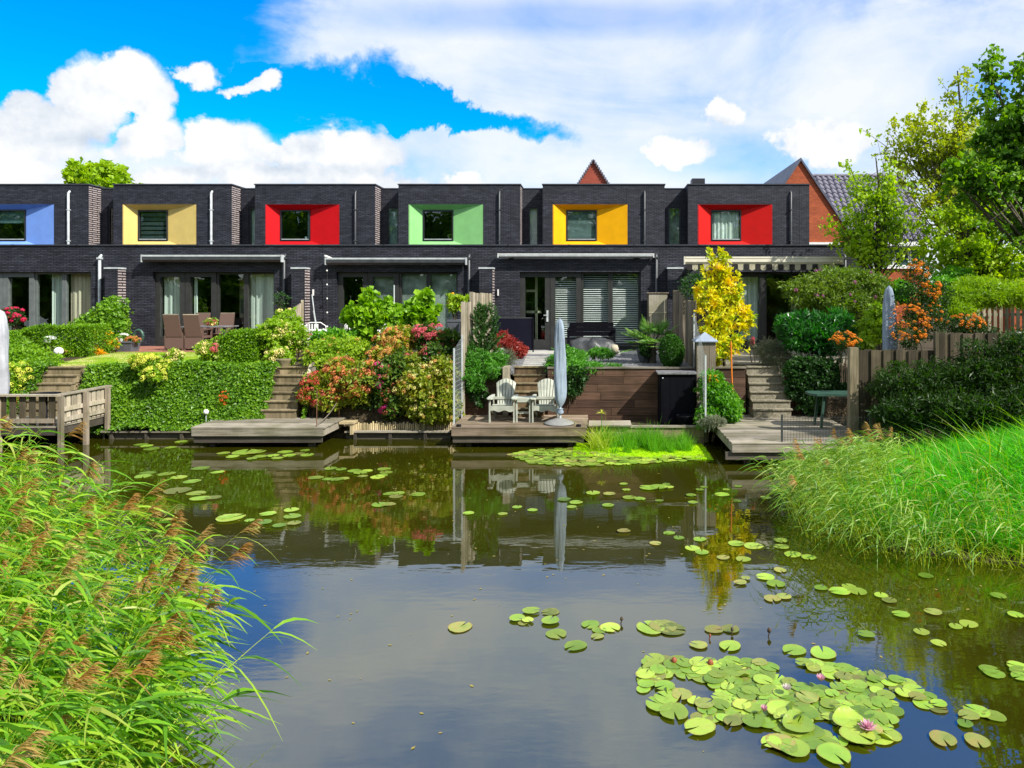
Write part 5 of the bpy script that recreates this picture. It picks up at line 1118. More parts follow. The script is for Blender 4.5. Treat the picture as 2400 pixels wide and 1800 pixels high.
bush('climber_mound', 'ivy-clad mound of bright green leaves against the left brick pier', 'shrub', [B(262, 735, 21.6, 34, 34), B(235, 752, 21.6, 40, 26), B(275, 765, 21.5, 24, 40), B(210, 770, 21.5, 30, 22)], 9000, .075, .06, 'ivy', 1.6)
bush('groundcover_shrub', 'leafy bank left of the short steps below the clipped hedge', 'shrub', [B(60, 850, 18.2, 70, 40, 40), B(20, 830, 18.8, 60, 50, 40), B(100, 868, 17.7, 40, 30, 30)], 11000, .07, .045, 'hedge', 1.2, zmin=.9)
bush('coneflower_clump', 'clump of golden-orange coneflowers beside the grey planter', 'flowers', [B(238, 798, 20.8, 28, 22), B(254, 806, 20.6, 20, 14)], 2600, .09, .03, 'hedge', 1.6, fl=[(95, 'f_yellow', .048)])
bush('orange_sedge', 'low orange-yellow tuft between hedge and lawn', 'plant', [B(206, 825, 20.0, 26, 8, 12)], 1500, .12, .02, 'f_yellow', 1.6, stems=0)
bush('lime_tuft', 'low lime green tuft beside the orange tuft', 'plant', [B(215, 812, 20.3, 34, 10, 14), B(160, 822, 19.7, 24, 10, 12)], 2200, .11, .03, 'limebush', 1.6, stems=0, fl=[(10, 'f_orange', .03)])
bush('white_phlox', 'few white flowers in front of the long hedge', 'flowers', [B(118, 797, 19.2, 12, 7, 6)], 250, .06, .03, 'hedge', 1.6, stems=3, fl=[(9, 'f_white', .045)])
bush('potted_flowers', 'white and orange flowers filling the grey square planter', 'flowers', [B(292, 795, 21.2, 15, 10), B(310, 797, 21.2, 15, 10)], 700, .06, .04, 'hedge', 1.9, stems=3,
     fl=[(16, 'f_white', .05, [B(289, 793, 21.1, 14, 8)]), (14, 'f_orange', .045, [B(311, 795, 21.1, 14, 8)])])
bush('red_geranium', 'dark red geraniums at the left glazed doors', 'flowers', [B(30, 742, 21.5, 24, 20)], 900, .07, .05, 'ivy_dark', 1.9, fl=[(26, 'f_crimson', .06)])
bush('lime_hydrangea', 'lime hydrangea beside the parasol at the left edge', 'hydrangea', [B(40, 880, 17.0, 26, 28), B(28, 905, 16.9, 20, 22)], 1500, .08, .055, 'hedge_lime', .9, fl=[(46, 'f_lime', .065)], zmin=.6)
bush('lime_hydrangea', 'lime hydrangea spilling over the ivy slope at the lawn edge', 'hydrangea', [B(340, 850, 17.1, 28, 18), B(362, 880, 16.8, 22, 18), B(385, 858, 17.0, 14, 12)], 1400, .08, .055, 'hedge_lime', 1.2, fl=[(52, 'f_lime', .07)])
bush('lime_hydrangea', 'small pale lime hydrangea on the lawn near the steps', 'hydrangea', [B(409, 838, 17.6, 18, 16)], 700, .07, .05, 'hedge_lime', 1.5, fl=[(18, 'f_pale', .06)])
bush('pale_hydrangea', 'pale hydrangea with pink blooms left of the square clipped hedge', 'hydrangea', [B(488, 818, 18.6, 22, 24)], 1100, .07, .05, 'hedge_lime', 1.6, fl=[(22, 'f_pale', .06), (7, 'f_pink', .05, [B(506, 818, 18.3, 8, 10)])])
yc = 18.3; hedge('clipped_hedge', 'square clipped hedge with dark front beside the patio', [(WX(508, yc), WX(604, yc), yc, yc + 1.9, 1.45, lambda x: WZ(np.interp(x, [WX(508, yc), WX(540, yc), WX(604, yc)], [792, 776, 772]), yc))], 15000, .05, 'hedge')
bush('hydrangea_mound', 'tall mound of yellow-green hydrangeas beside the tall steps', 'hydrangea', [B(650, 795, 18.8, 34, 44), B(672, 760, 19.5, 30, 34), B(690, 792, 18.8, 24, 34), B(655, 835, 18, 30, 20)], 7500, .085, .055, 'hedge_lime', 1.5, fl=[(85, 'f_pale', .062)])
bush('red_bedding', 'red and white flowers beside the white chair', 'flowers', [B(705, 778, 19.6, 24, 14)], 500, .06, .04, 'limebush', 1.6, fl=[(14, 'f_white', .05), (10, 'f_rust', .05, [B(716, 790, 19.4, 14, 8)])])
o = bush('flame_montbretia', 'sprig of flame red flowers growing in the ivy slope', 'flowers', [B(528, 932, 16.75, 12, 14), B(522, 948, 16.7, 9, 8)], 200, .05, .02, 'hedge', .6, stems=3, fl=[(20, 'f_flame', .028)])
bush('flame_montbretia', 'few flame red flowers behind the left deck railing', 'flowers', [B(41, 940, 15.9, 6, 10)], 60, .05, .02, 'hedge', .55, stems=3, fl=[(9, 'f_flame', .035)])
bush('table_flowers', 'mixed bunch of flowers in the pot on the patio table', 'flowers', [B(496, 756, 22.4, 13, 8)], 300, .07, .03, 'hedge', 2.45, stems=3, fl=[(8, 'f_orange', .04), (6, 'f_pink', .04), (8, 'f_pale', .05)])
# hydrangea border
hyd = 'hydrangeas along the middle bank'
bush('hydrangea', 'rust-red hydrangea at the right of the tall steps, lowest and leftmost', 'hydrangea', [B(738, 905, 16.9, 28, 30), B(722, 925, 16.8, 20, 20), B(760, 935, 16.8, 26, 24)], 2600, .09, .06, 'hydr_leaf', .4, fl=[(46, 'f_red', .06), (30, 'f_rust', .06)], group=hyd)
bush('hydrangea', 'orange hydrangea full of rounded heads in the middle of the border', 'hydrangea', [B(800, 880, 17.1, 42, 40), B(850, 900, 17.0, 44, 50), B(790, 930, 16.9, 34, 28)], 6000, .09, .06, 'hydr_leaf', .4, fl=[(190, 'f_orange', .062), (40, 'f_rust', .065)], group=hyd)
bush('spurge_shrub', 'yellow-green shrub above the rust-red hydrangea', 'shrub', [B(775, 822, 17.8, 52, 28), B(825, 822, 17.9, 40, 30), B(740, 835, 17.6, 26, 24), B(790, 850, 17.4, 40, 20)], 9500, .075, .035, 'limebush', 1.3, fl=[(26, 'f_gold', .045)])
bush('rhododendron', 'large-leaved green shrub beside the white handrail', 'shrub', [B(770, 795, 18.6, 40, 16), B(805, 790, 18.8, 30, 14)], 1500, .14, .05, 'shrubgreen', 1.5)
bush('hydrangea', 'golden-orange hydrangea, highest of the border, against the white bench', 'hydrangea', [B(930, 800, 17.6, 40, 30), B(905, 835, 17.4, 34, 30), B(952, 790, 17.7, 30, 22)], 5000, .09, .06, 'hydr_leaf', .9, fl=[(150, 'f_gold', .062), (50, 'f_orange', .062)], group=hyd)
bush('hydrangea', 'pink-red hydrangea beside the pale board fence', 'hydrangea', [B(1000, 790, 17.7, 30, 24), B(1045, 805, 17.6, 30, 32), B(1020, 830, 17.4, 40, 24)], 5500, .09, .06, 'hydr_dark', 1.0, fl=[(30, 'f_pink', .06, [B(1005, 782, 17.55, 36, 22)]), (34, 'f_pink', .05), (30, 'f_rust', .05)], group=hyd)
bush('hydrangea', 'dark-leaved hydrangea with scattered crimson heads in the centre of the border', 'hydrangea', [B(905, 890, 17.1, 46, 46), B(940, 860, 17.2, 40, 34), B(920, 940, 16.95, 34, 36)], 7500, .09, .06, 'hydr_dark', .4, fl=[(24, 'f_magenta', .055), (26, 'f_pink', .055), (60, 'f_rust', .055)], group=hyd)
bush('hydrangea', 'cream and yellow-green hydrangea overhanging the log edging at the right end', 'hydrangea', [B(985, 905, 16.95, 54, 50), B(1040, 880, 17.0, 36, 44), B(1010, 960, 16.8, 50, 34), B(1050, 945, 16.8, 24, 44), B(960, 860, 17.2, 34, 34)], 15000, .085, .06, 'hydr_leaf', .3, fl=[(130, 'f_cream', .05), (40, 'f_gold', .05)], group=hyd)
# vine on its posts
v = thing('grape_vine', 'bright green vine trained over posts in front of the third glazed front', 'vine', (WX(915, 19), 19, 1.55))
vb = [B(865, 712, 19, 20, 22), B(850, 745, 19, 36, 26), B(890, 728, 19, 34, 22), B(935, 745, 19, 40, 28), B(985, 715, 19, 20, 26), B(1005, 740, 19, 22, 26), B(965, 740, 19, 34, 24), B(820, 740, 19, 18, 14), B(862, 780, 19, 22, 26), B(1003, 690, 19, 8, 14), B(872, 686, 19, 14, 8)]
p, nr = shell(vb, 5600, .5, .3, 1.5); leaves('foliage', p, nr, .13, .12, M['vine'], v)
m = MB(); m.tube([(WX(860, 19), 19, 1.5), (WX(861, 19), 19, 2.4), (WX(866, 19), 19, 3.2)], [.025, .02, .012], 6); m.tube([(WX(861, 19), 19, 2.5), (WX(930, 19), 19, 2.75), (WX(1004, 19), 19, 2.8)], [.018, .015, .01], 6).tube([(WX(1003, 19), 19, 1.5), (WX(1003, 19), 19, 3.2)], [.02, .01], 6)
m.build('stems', M['bark'], v)
bush('yellow_houseplant', 'yellow-green flowering plant in the dark planter by the pale fence', 'plant', [B(1066, 715, 20.5, 18, 14), B(1084, 702, 20.5, 18, 8), B(1060, 700, 20.5, 10, 10)], 900, .10, .05, 'limebush', 2.5, stems=5, fl=[(16, 'f_yellow', .04)])
bush('rose_bush', 'dark loose shrub against the third brick pier', 'shrub', [B(660, 705, 22.8, 12, 24)], 300, .06, .04, 'ivy_dark', 1.6)
# conifer
cf = thing('young_conifer', 'young blue-green conifer with upswept branches left of the brown steps', 'conifer', (WX(1127, 17.7), 17.7, 1.5)); P, D, Bd, Ls, m = [], [], [], [], MB()
cx, cy = WX(1127, 17.7), 17.7; zt = WZ(716, 17.7); m.tube([(cx, cy, 1.4), (cx + .02, cy, 2.2), (cx, cy, zt)], [.04, .025, .006], 6)
m.tube([(cx + .12, cy, 1.6), (cx + .25, cy - .05, 2.4), (cx + .30, cy, zt - .18)], [.02, .015, .004], 5)
for k in range(150):
    t = random.random() ** .8; z = 1.35 + (zt - 1.35) * t; a = random.uniform(0, 6.283); L = (.66 * (1 - t) + .13) * random.uniform(.7, 1.1); ox = .28 * (t if random.random() < .4 else 0)
    s = Vector((cx + ox, cy, z)); d = Vector((math.cos(a), math.sin(a) * .7, .55 + .5 * t)).normalized(); e = s + d * L; mid = s + d * L * .5 - Vector((0, 0, .05)); m.tube([s, mid, e], [.009, .006, .003], 4, 0, False)
    for q in range(int(130 * L + 14)):
        f = random.uniform(.15, 1); P.append(s + d * L * f - Vector((0, 0, .05 * math.sin(f * 3.1)))); D.append((d + Vector(rng.normal(size=3)) * .55)); Ls.append(random.uniform(.05, .09))
m.build('trunk', M['bark'], cf); P, D = np.array(P), np.array([tuple(a) for a in D]); ribbons('foliage', P, D, D * 0, np.array(Ls), .026, M['conifer'], cf, 1, 'tip')
bush('juniper', 'spreading juniper hanging over the plank wall under the young conifer', 'shrub', [B(1120, 850, 17.3, 46, 28), B(1165, 845, 17.4, 26, 20), B(1108, 885, 17.1, 30, 30), B(1095, 830, 17.5, 18, 30), B(1150, 870, 17.15, 30, 20)], 9000, .075, .022, 'juniper', 1.2, zmin=.9)
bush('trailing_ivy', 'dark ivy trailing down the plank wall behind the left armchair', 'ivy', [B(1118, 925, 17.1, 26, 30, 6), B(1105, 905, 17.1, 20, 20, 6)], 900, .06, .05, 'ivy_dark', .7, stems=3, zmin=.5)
bush('barberry', 'rounded dark red barberry beside the black panel screen', 'shrub', [B(1192, 812, 20.2, 32, 20), B(1178, 798, 20.4, 22, 18), B(1214, 822, 20.0, 22, 14)], 5500, .07, .028, 'barberry', 1.55)
bush('feather_grass', 'tuft of pale feathery grass beside the drum lamp', 'grass tuft', [B(1190, 838, 18.0, 14, 14)], 900, .16, .008, 'greyshrub', 1.55, stems=0)
bush('juniper', 'low spreading juniper in front of the tarpaulin bundle', 'shrub', [B(1410, 828, 19.0, 28, 12), B(1345, 835, 18.6, 36, 12), B(1320, 822, 19, 22, 10)], 5200, .075, .022, 'juniper', 1.55)
bush('juniper', 'juniper spilling over the wall behind the tall blue-grey parasol', 'shrub', [B(1330, 858, 17.5, 52, 22), B(1375, 862, 17.4, 46, 16), B(1300, 855, 17.6, 24, 20), B(1430, 862, 17.5, 34, 7)], 7500, .075, .022, 'juniper', 1.5, zmin=1.1)
bush('trailing_ivy', 'dark ivy trailing down the plank wall beside the parasol', 'ivy', [B(1348, 890, 17.1, 30, 34, 6), B(1340, 915, 17.1, 22, 20, 6)], 1500, .06, .05, 'ivy_dark', .7, stems=3, zmin=.8)
# palm, box, golden tree
pm = thing('fan_palm', 'fan palm in front of the taupe cabinet', 'palm', (WX(1535, 18.7), 18.7, 1.55)); P, D, Bd, Ls, m = [], [], [], [], MB(); c0 = Vector((WX(1530, 18.7), 18.7, 2.0))
m.tube([(c0.x, c0.y, 1.5), (c0.x, c0.y, 2.1)], [.09, .08], 8)
for k in range(30):
    a = random.uniform(0, 6.283); el = random.uniform(-.25, 1.25); d = Vector((math.cos(a) * math.cos(el), math.sin(a) * math.cos(el) * .8, math.sin(el))); L = random.uniform(.35, .6); e = c0 + d * L; m.tube([c0, e], [.010, .006], 4, 0, False)
    side = d.cross(Vector((0, 0, 1))).normalized(); up = side.cross(d)
    for q in range(22):
        b_ = (q / 21 - .5) * 3.6; dd = (d * math.cos(b_) + side * math.sin(b_) + up * .15); P.append(tuple(e)); D.append(tuple(dd)); Bd.append((0, 0, -.10)); Ls.append(.36 * (1 - .3 * abs(b_) / 1.8))
m.build('trunk', M['bark'], pm); P, D, Bd = map(np.array, (P, D, Bd)); ribbons('frond_leaflets', P, D, Bd, np.array(Ls), .026, M['palm'], pm, 3)
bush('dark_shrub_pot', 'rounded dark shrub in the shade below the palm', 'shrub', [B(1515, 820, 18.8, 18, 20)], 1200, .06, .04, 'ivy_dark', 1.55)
bush('clipped_box', 'egg-shaped clipped box bush at the wire fence', 'topiary', [B(1574, 824, 17.75, 29, 40)], 9500, .035, .022, 'box', 1.5, depth=.07, lum=.0, stems=3)
gt = thing('golden_tree', 'slim tree with yellow and orange leaves in front of the end house', 'tree', (WX(1690, 17.9), 17.9, 1.5))
gb = [B(1690, 805, 17.6, 58, 42), B(1690, 745, 17.8, 58, 38), B(1672, 700, 17.9, 38, 30), B(1715, 690, 17.9, 28, 26), B(1664, 655, 18, 14, 32), B(1694, 650, 18, 12, 30), B(1728, 680, 18, 14, 26), B(1668, 612, 18, 8, 26), B(1694, 608, 18, 8, 24), B(1728, 645, 18, 5, 12), B(1640, 690, 18, 12, 34), B(1748, 745, 17.8, 14, 30), B(1752, 728, 17.8, 5, 14)] + [B(a, b_, 17.9, 5, c_) for a, b_, c_ in ((1650, 640, 22), (1682, 628, 30), (1706, 640, 28), (1640, 715, 24), (1736, 715, 26), (1662, 600, 18), (1697, 592, 14), (1746, 770, 22))]
p, nr = shell(gb, 7000, .5, .4, 1.45, seed=4, freq=6.0); leaves('crown', p, nr, .10, .05, M['goldtree'], gt, droop=.3)
m = MB(); m.tube([(WX(1698, 17.9), 17.9, 1.4), (WX(1695, 17.9), 17.9, 2.4), (WX(1694, 18), 18, WZ(590, 18))], [.045, .03, .005], 6); m.tube([(WX(1696, 17.9), 17.9, 2.2), (WX(1672, 18), 18, 3.2), (WX(1668, 18), 18, WZ(592, 18))], [.025, .018, .004], 5).tube([(WX(1696, 17.9), 17.9, 2.3), (WX(1722, 18), 18, 3.1), (WX(1728, 18), 18, WZ(640, 18))], [.02, .015, .004], 5); m.build('trunk', M['bark'], gt)
bush('laurel_bush', 'dark small-leaved bush behind the golden tree', 'shrub', [B(1622, 675, 19.5, 26, 34), B(1640, 650, 19.6, 20, 20)], 1500, .07, .03, 'ivy_dark', 1.55)
bush('shrub', 'bright green shrub at the foot of the wire fence on the right jetty', 'shrub', [B(1690, 945, 16.3, 40, 40), B(1665, 905, 16.4, 26, 34), B(1712, 965, 16.1, 24, 24), B(1660, 978, 16.0, 28, 22)], 8500, .075, .045, 'shrubgreen', .4, fl=[(14, 'f_yellow', .035, [B(1668, 888, 16.3, 20, 10)])])
bush('lavender', 'greyish low plant at the corner of the right jetty', 'plant', [B(1668, 990, 15.7, 30, 16)], 2200, .06, .014, 'greyshrub', .1, stems=3)
bush('pink_rose', 'single pink rose by the terrace door at the golden tree', 'flowers', [B(1763, 805, 18.6, 7, 12)], 160, .06, .03, 'greyshrub', 1.55, stems=3, fl=[(6, 'f_pink', .05)])
bush('grass_shrub', 'grey-green grassy shrub above the concrete steps', 'shrub', [B(1808, 830, 18.0, 34, 30), B(1835, 850, 17.7, 30, 24)], 5500, .10, .012, 'greyshrub', 1.5)
bush('laurel', 'glossy dark green laurel with upright shoots', 'shrub', [B(1880, 785, 17.6, 56, 44), B(1930, 790, 17.6, 48, 46), B(1965, 770, 17.8, 40, 40), B(1850, 760, 17.8, 28, 24)], 9500, .12, .038, 'laurel', 1.5, up=.9)
bush('buddleja', 'large buddleja with purple flower tips under the striped awning', 'shrub', [B(1960, 668, 18.9, 72, 42), B(1900, 690, 18.7, 52, 36), B(2030, 680, 18.9, 54, 46), B(1980, 715, 18.6, 70, 40), B(1860, 680, 18.7, 26, 20)], 17000, .10, .03, 'buddleja', 1.5, fl=[(26, 'f_purple', .05)])
bush('ivy_wall', 'ivy draping over the wall right of the concrete steps', 'ivy', [B(1900, 860, 17.1, 62, 22, 16), B(1950, 900, 17.0, 56, 50, 14), B(1880, 900, 17.0, 40, 40, 12), B(1940, 950, 16.9, 60, 26, 10)], 13000, .065, .05, 'ivy_dark', .45, zmin=.45, stems=4)
bush('lime_shrub', 'lime green glossy shrub left of the pale blue parasol', 'shrub', [B(2045, 770, 17.2, 28, 30), B(2030, 800, 17.0, 24, 20), B(2055, 735, 17.4, 20, 18)], 2400, .10, .06, 'limebush', 1.3)
bush('firethorn', 'low firethorn branch with orange berries above the board fence', 'shrub', [B(1978, 800, 15.6, 34, 20)], 900, .04, .02, 'darkshrub', 1.4, fl=[(60, 'berry', .035)])
bush('firethorn', 'tall firethorn loaded with orange berries right of the pale blue parasol', 'shrub', [B(2140, 690, 16.4, 30, 60), B(2170, 740, 16.2, 46, 50), B(2130, 780, 16.0, 40, 36), B(2150, 640, 16.6, 30, 34), B(2195, 700, 16.4, 30, 40)], 9500, .05, .026, 'darkshrub', 1.2,
     fl=[(60, 'berry', .045, [B(2150, 640, 16.4, 24, 26), B(2178, 680, 16.2, 24, 34)]), (110, 'berry', .035, [B(2130, 765, 15.8, 40, 50), B(2180, 740, 16, 26, 30)])])
bush('firethorn', 'firethorn arching over the fence near the right edge', 'shrub', [B(2265, 765, 15.2, 48, 26), B(2300, 790, 15.2, 40, 24)], 3500, .05, .026, 'darkshrub', 1.2, fl=[(34, 'berry', .035, [B(2262, 758, 15.0, 40, 20)])])
bush('viburnum', 'mid-green leafy shrub between parasol and lime hedge', 'shrub', [B(2110, 685, 18.6, 30, 24), B(2215, 680, 18.6, 40, 30), B(2240, 650, 19.4, 40, 24)], 5500, .09, .05, 'shrubgreen', 1.5)
bush('thuja_hedge', 'feathery lime green hedge at the right above the picket fence', 'hedge', [B(2260, 700, 17.9, 60, 28), B(2330, 690, 17.9, 60, 30), B(2400, 692, 17.9, 60, 32), B(2230, 725, 17.6, 50, 20), B(2290, 665, 18.2, 46, 14)], 16000, .10, .02, 'thuja', 1.5, stems=3)
bush('cypress_shrubs', 'dark green shady shrub mass covering the board fence', 'shrub', [B(2110, 905, 14.1, 70, 50, 36), B(2200, 905, 14.1, 80, 56, 36), B(2310, 885, 14.0, 80, 76, 44), B(2400, 865, 14.0, 80, 84, 44), B(2250, 960, 13.7, 110, 50, 50), B(2120, 970, 13.8, 70, 44, 40), B(2380, 960, 13.6, 90, 50, 50)], 42000, .085, .024, 'darkshrub', .6, zmin=.5, stems=8)

# ---------------------------------------------------------------- trees
def tree(name, label, base, trunk_top, r0, blobs, nl, L, Wd, mat, limbs=26, fill=.75, up=.2, group=None, twigs=5, bark='bark'):
    t = thing(name, label, 'tree', base, group); m = MB(); base, top = Vector(base), Vector(trunk_top)
    ax = [base.lerp(top, q / 7) + Vector((random.uniform(-.06, .06), random.uniform(-.06, .06), 0)) * (0 if q == 0 else 1) for q in range(8)]
    m.tube(ax, [r0 * (1 - .85 * q / 7) for q in range(8)], 10)
    bl = np.array(blobs); w = bl[:, 3] * bl[:, 5]; w = w / w.sum(); P = []
    for k in range(limbs):
        b_ = bl[rng.choice(len(bl), p=w)]; d = sphere_dirs(1)[0]; e = Vector(b_[:3] + d * b_[3:6] * random.uniform(.7, 1.05)); f = np.clip((e.z - base.z) / (top.z - base.z) * .75 - .12, .18, .9)
        i = f * 7; j = min(6, int(i)); s = ax[j].lerp(ax[j + 1], i - j); mid = s.lerp(e, .5) + Vector((0, 0, -.08 * (e - s).length + .0)); r = r0 * (1 - .85 * f) * .33
        pts = [s.lerp(mid, q / 3).lerp(mid.lerp(e, q / 3), q / 3) for q in range(4)]; m.tube(pts, [r, r * .7, r * .45, .008], 5, 0, False)
        for q in range(twigs):
            a = s.lerp(e, random.uniform(.4, 1)); ee = a + Vector(rng.normal(size=3)) * .35 + Vector((0, 0, .15)); m.tube([a, ee], [.010, .004], 4, 0, False); P += [a.lerp(ee, z) for z in np.linspace(.2, 1.1, 6)]
        P += [s.lerp(e, z) for z in np.linspace(.55, 1.02, 6)]
    m.build('trunk', M[bark], t)
    P = np.array([tuple(a) for a in P]); n1 = int(nl * (1 - fill)); k = rng.choice(len(P), n1); p1 = P[k] + rng.normal(size=(n1, 3)) * .085
    p2, n2_ = shell(blobs, int(nl * fill), .35, .35, seed=len(label), front=False, freq=5, clump=.85); p = np.concatenate([p1, p2]); nr = np.concatenate([sphere_dirs(n1), n2_])
    cl = lump(p, 1.9, 11) ; keep = cl > -.38; p, nr = p[keep], nr[keep]
    leaves('crown', p, nr, L, Wd, M[mat], t, up=up, tilt=.9); return t
y = 21.5; tree('young_tree', 'young lime green tree with slim trunk in front of the pantile roof', (WX(2062, y), y, 1.5), (WX(2055, y), y, WZ(370, y)), .11,
     [B(2050, 490, y, 56, 50), B(2000, 530, y, 46, 24), B(1960, 545, y, 34, 14), B(1985, 500, y, 44, 20), B(2100, 520, y, 44, 44), B(2060, 420, y, 50, 44), B(2010, 430, y, 26, 30), B(1965, 480, y, 22, 14), B(2075, 370, y, 36, 34), B(2120, 450, y, 34, 44), B(2070, 330, y, 14, 20), B(1985, 395, y, 22, 18), B(2140, 545, y, 40, 26)], 6400, .11, .08, 'tree_lime', 40, .12)
y = 24.5; tree('maple_tree', 'tall thin-topped yellow-green tree with bare twigs behind the young tree', (WX(2264, y), y, 1.5), (WX(2248, y), y, WZ(165, y)), .15,
     [B(2170, 330, y, 66, 50), B(2130, 290, y, 44, 30), B(2230, 380, y, 80, 60), B(2170, 420, y, 70, 50), B(2250, 300, y, 56, 50), B(2248, 205, y, 24, 40), B(2255, 175, y, 14, 16), B(2220, 240, y, 16, 30), B(2110, 360, y, 30, 34), B(2290, 470, y, 70, 60), B(2300, 380, y, 50, 60), B(2190, 270, y, 40, 26), B(2120, 330, y, 50, 26)], 13500, .12, .085, 'tree_yellow', 80, .25, twigs=6)
y = 21.0; tree('lime_tree', 'broad bright green tree at the right edge, lower crown', (WX(2262, y), y, 1.5), (WX(2290, y), y, WZ(330, y)), .22,
     [B(2260, 560, y, 80, 60), B(2330, 540, y, 80, 80), B(2240, 510, y, 50, 34), B(2380, 470, y, 70, 80), B(2200, 590, y, 40, 34), B(2400, 580, y, 60, 60), B(2320, 450, y, 60, 40), B(2300, 620, y, 60, 34)], 11500, .12, .09, 'tree_lime', 40, .35)
y = 18.6; tree('dark_tree', 'tall dark green tree reaching in from the right edge', (WX(2470, y), y, 1.3), (WX(2450, y), y, WZ(60, y)), .26,
     [B(2325, 160, y, 26, 34), B(2320, 220, y, 34, 40), B(2350, 280, y, 46, 50), B(2390, 200, y, 34, 44), B(2400, 300, y, 60, 60), B(2320, 345, y, 36, 40), B(2290, 400, y, 70, 28), B(2250, 425, y, 40, 22), B(2370, 400, y, 70, 50), B(2440, 250, y, 60, 120), B(2400, 150, y, 20, 30), B(2460, 420, y, 60, 90), B(2350, 440, y, 40, 24), B(2430, 530, y, 40, 50), B(2290, 450, y, 60, 24)], 17000, .13, .10, 'tree_dark', 44, .45)
y = 40; tree('distant_tree', 'green treetop showing above the flat roofs at left', (WX(225, y), y, 1), (WX(225, y), y, WZ(400, y)), .3,
     [B(185, 420, y, 28, 28), B(220, 425, y, 40, 30), B(262, 418, y, 26, 32), B(240, 400, y, 20, 18)], 5200, .26, .20, 'tree_lime', 14, .7)
y = 40; tree('distant_tree', 'tiny twig tops above the flat roof of the sand-yellow house', (WX(318, y), y, 1), (WX(318, y), y, WZ(432, y)), .15, [B(318, 438, y, 10, 9)], 160, .2, .14, 'tree_lime', 6, .5)
# woodland on the near bank behind the viewer: it only shows as reflections in the windows
bl = [(-82 + i * 6.5 + random.uniform(-1, 1), -26 + random.uniform(-3, 3), random.uniform(6, 8), 4.8, 3, random.uniform(6.5, 9)) for i in range(24)]
p, nr = shell(bl, 46000, .12, .3, 0, front=False, clump=0); o = leaves('woodland', p, nr, .9, .8, M['tree_dark'], base=(0, 0, 0)); tag(o, 'wood on the near side of the pond', 'wood', kind='stuff')

# ---------------------------------------------------------------- reeds and grasses
def reed_stand(name, label, xy, h, lean, droop, nl, leafL, plume_p, base_z=None, mats=('reedstem', 'reed', 'plume'), stem_r=.005, leafW=.026, plume_n=46, plL=.16, fromt=.25, chaos=1.0):
    n = len(xy); z0 = zg(xy[:, 0], xy[:, 1]) if base_z is None else np.full(n, base_z); z0 = np.maximum(z0, -.05)
    P = np.column_stack([xy, z0]); hh = h * rng.uniform(.72, 1.08, n); D = unit(np.column_stack([lean[0] + rng.normal(size=n) * .16, lean[1] + rng.normal(size=n) * .16, np.ones(n)]))
    Bv = np.column_stack([droop[0] * (1 + .5 * rng.normal(size=n)), droop[1] + .12 * rng.normal(size=n), np.full(n, droop[2])]); out = []
    s1 = unit(np.cross(D, np.array([0., 1, 0]))); wv = np.full(n, stem_r * 2)
    for side in (s1, unit(np.cross(D, s1))):
        v, f, k = ribbon_arrays(P, D, Bv, hh, wv, 6, 'tip', side); out.append((v, f, np.repeat(rng.random(n), k)))
    stems = out; 
    T = np.linspace(fromt, .96, nl)[None] + rng.normal(size=(n, nl)) * .02; at = lambda T_: P[:, None] + D[:, None] * (hh[:, None] * T_)[..., None] + Bv[:, None] * (hh[:, None] * T_ ** 2)[..., None]
    LP = at(T).reshape(-1, 3); tan = unit(D[:, None] + 2 * Bv[:, None] * T[..., None]).reshape(-1, 3); N_ = n * nl
    wind = np.array([.95, -.05, -.05]) if lean[0] > 0 else np.array([-.95, -.1, -.05]); spread = rng.normal(size=(N_, 3)) * np.array([.45, .5, .25]) * chaos
    LD = unit(tan * .85 + wind * .5 + spread); LB = wind * .22 + np.array([0, 0, -.72]) + rng.normal(size=(N_, 3)) * .12
    LL = leafL * rng.uniform(.6, 1.15, N_); v, f, k = ribbon_arrays(LP, LD, LB, LL, leafW * rng.uniform(.6, 1.2, N_), 4, 'leaf'); lf = (v, f, np.repeat(rng.random(N_), k))
    sel = np.where(rng.random(n) < plume_p)[0]; m_ = plume_n; q = len(sel) * m_
    PP = at(np.ones((n, 1)) * .98)[sel, 0]; tn = unit(D + 2 * Bv)[sel]; tt = rng.random((len(sel), m_))
    size = rng.uniform(.75, 1.25, (len(sel), 1)); pp = (PP[:, None] + tn[:, None] * (tt * plL * 1.5 * size)[..., None]).reshape(-1, 3)
    pd = unit(np.repeat(tn, m_, 0) * .9 + wind * .45 + rng.normal(size=(q, 3)) * .30); pb = wind * .25 + np.array([0, 0, -.55]) + rng.normal(size=(q, 3)) * .1
    pl = plL * (1.15 - .75 * tt.ravel()) * np.repeat(size.ravel(), m_); v, f, k = ribbon_arrays(pp, pd, pb, pl, .0075, 3, 'leaf'); pr = np.repeat(rng.random(len(sel)), m_) * .7 + rng.random(q) * .3; pu = (v, f, np.repeat(pr, k))
    root = thing(name, label, 'reeds', (float(P[:, 0].mean()), float(P[:, 1].mean()), 0)); 
    for nm, parts, mt in (('stems', stems, mats[0]), ('blades', [lf], mats[1]), ('plumes', [pu], mats[2])):
        v, f, r = join_np(parts); tag(np_mesh(nm, v, f, M[mt], root, r), kind='stuff')
    root['kind'] = 'stuff'; return root
def scatter(poly, n, inset=(-.35, 9), bbox=None):
    out = []
    while sum(map(len, out)) < n:
        x = rng.uniform(bbox[0], bbox[1], n * 3); y = rng.uniform(bbox[2], bbox[3], n * 3); d = poly_sd(x, y, poly); ok = (d > inset[0]) & (d < inset[1]); out.append(np.column_stack([x[ok], y[ok]]))
    return np.concatenate(out)[:n]
xy = scatter(POLY_L, 1800, (-.2, 3.2), (-10.5, -2.6, 3.0, 8.9))
h = np.interp(xy[:, 1], [3, 5.5, 7, 8, 9], [1.18, 1.24, 1.42, 1.82, 2.05])
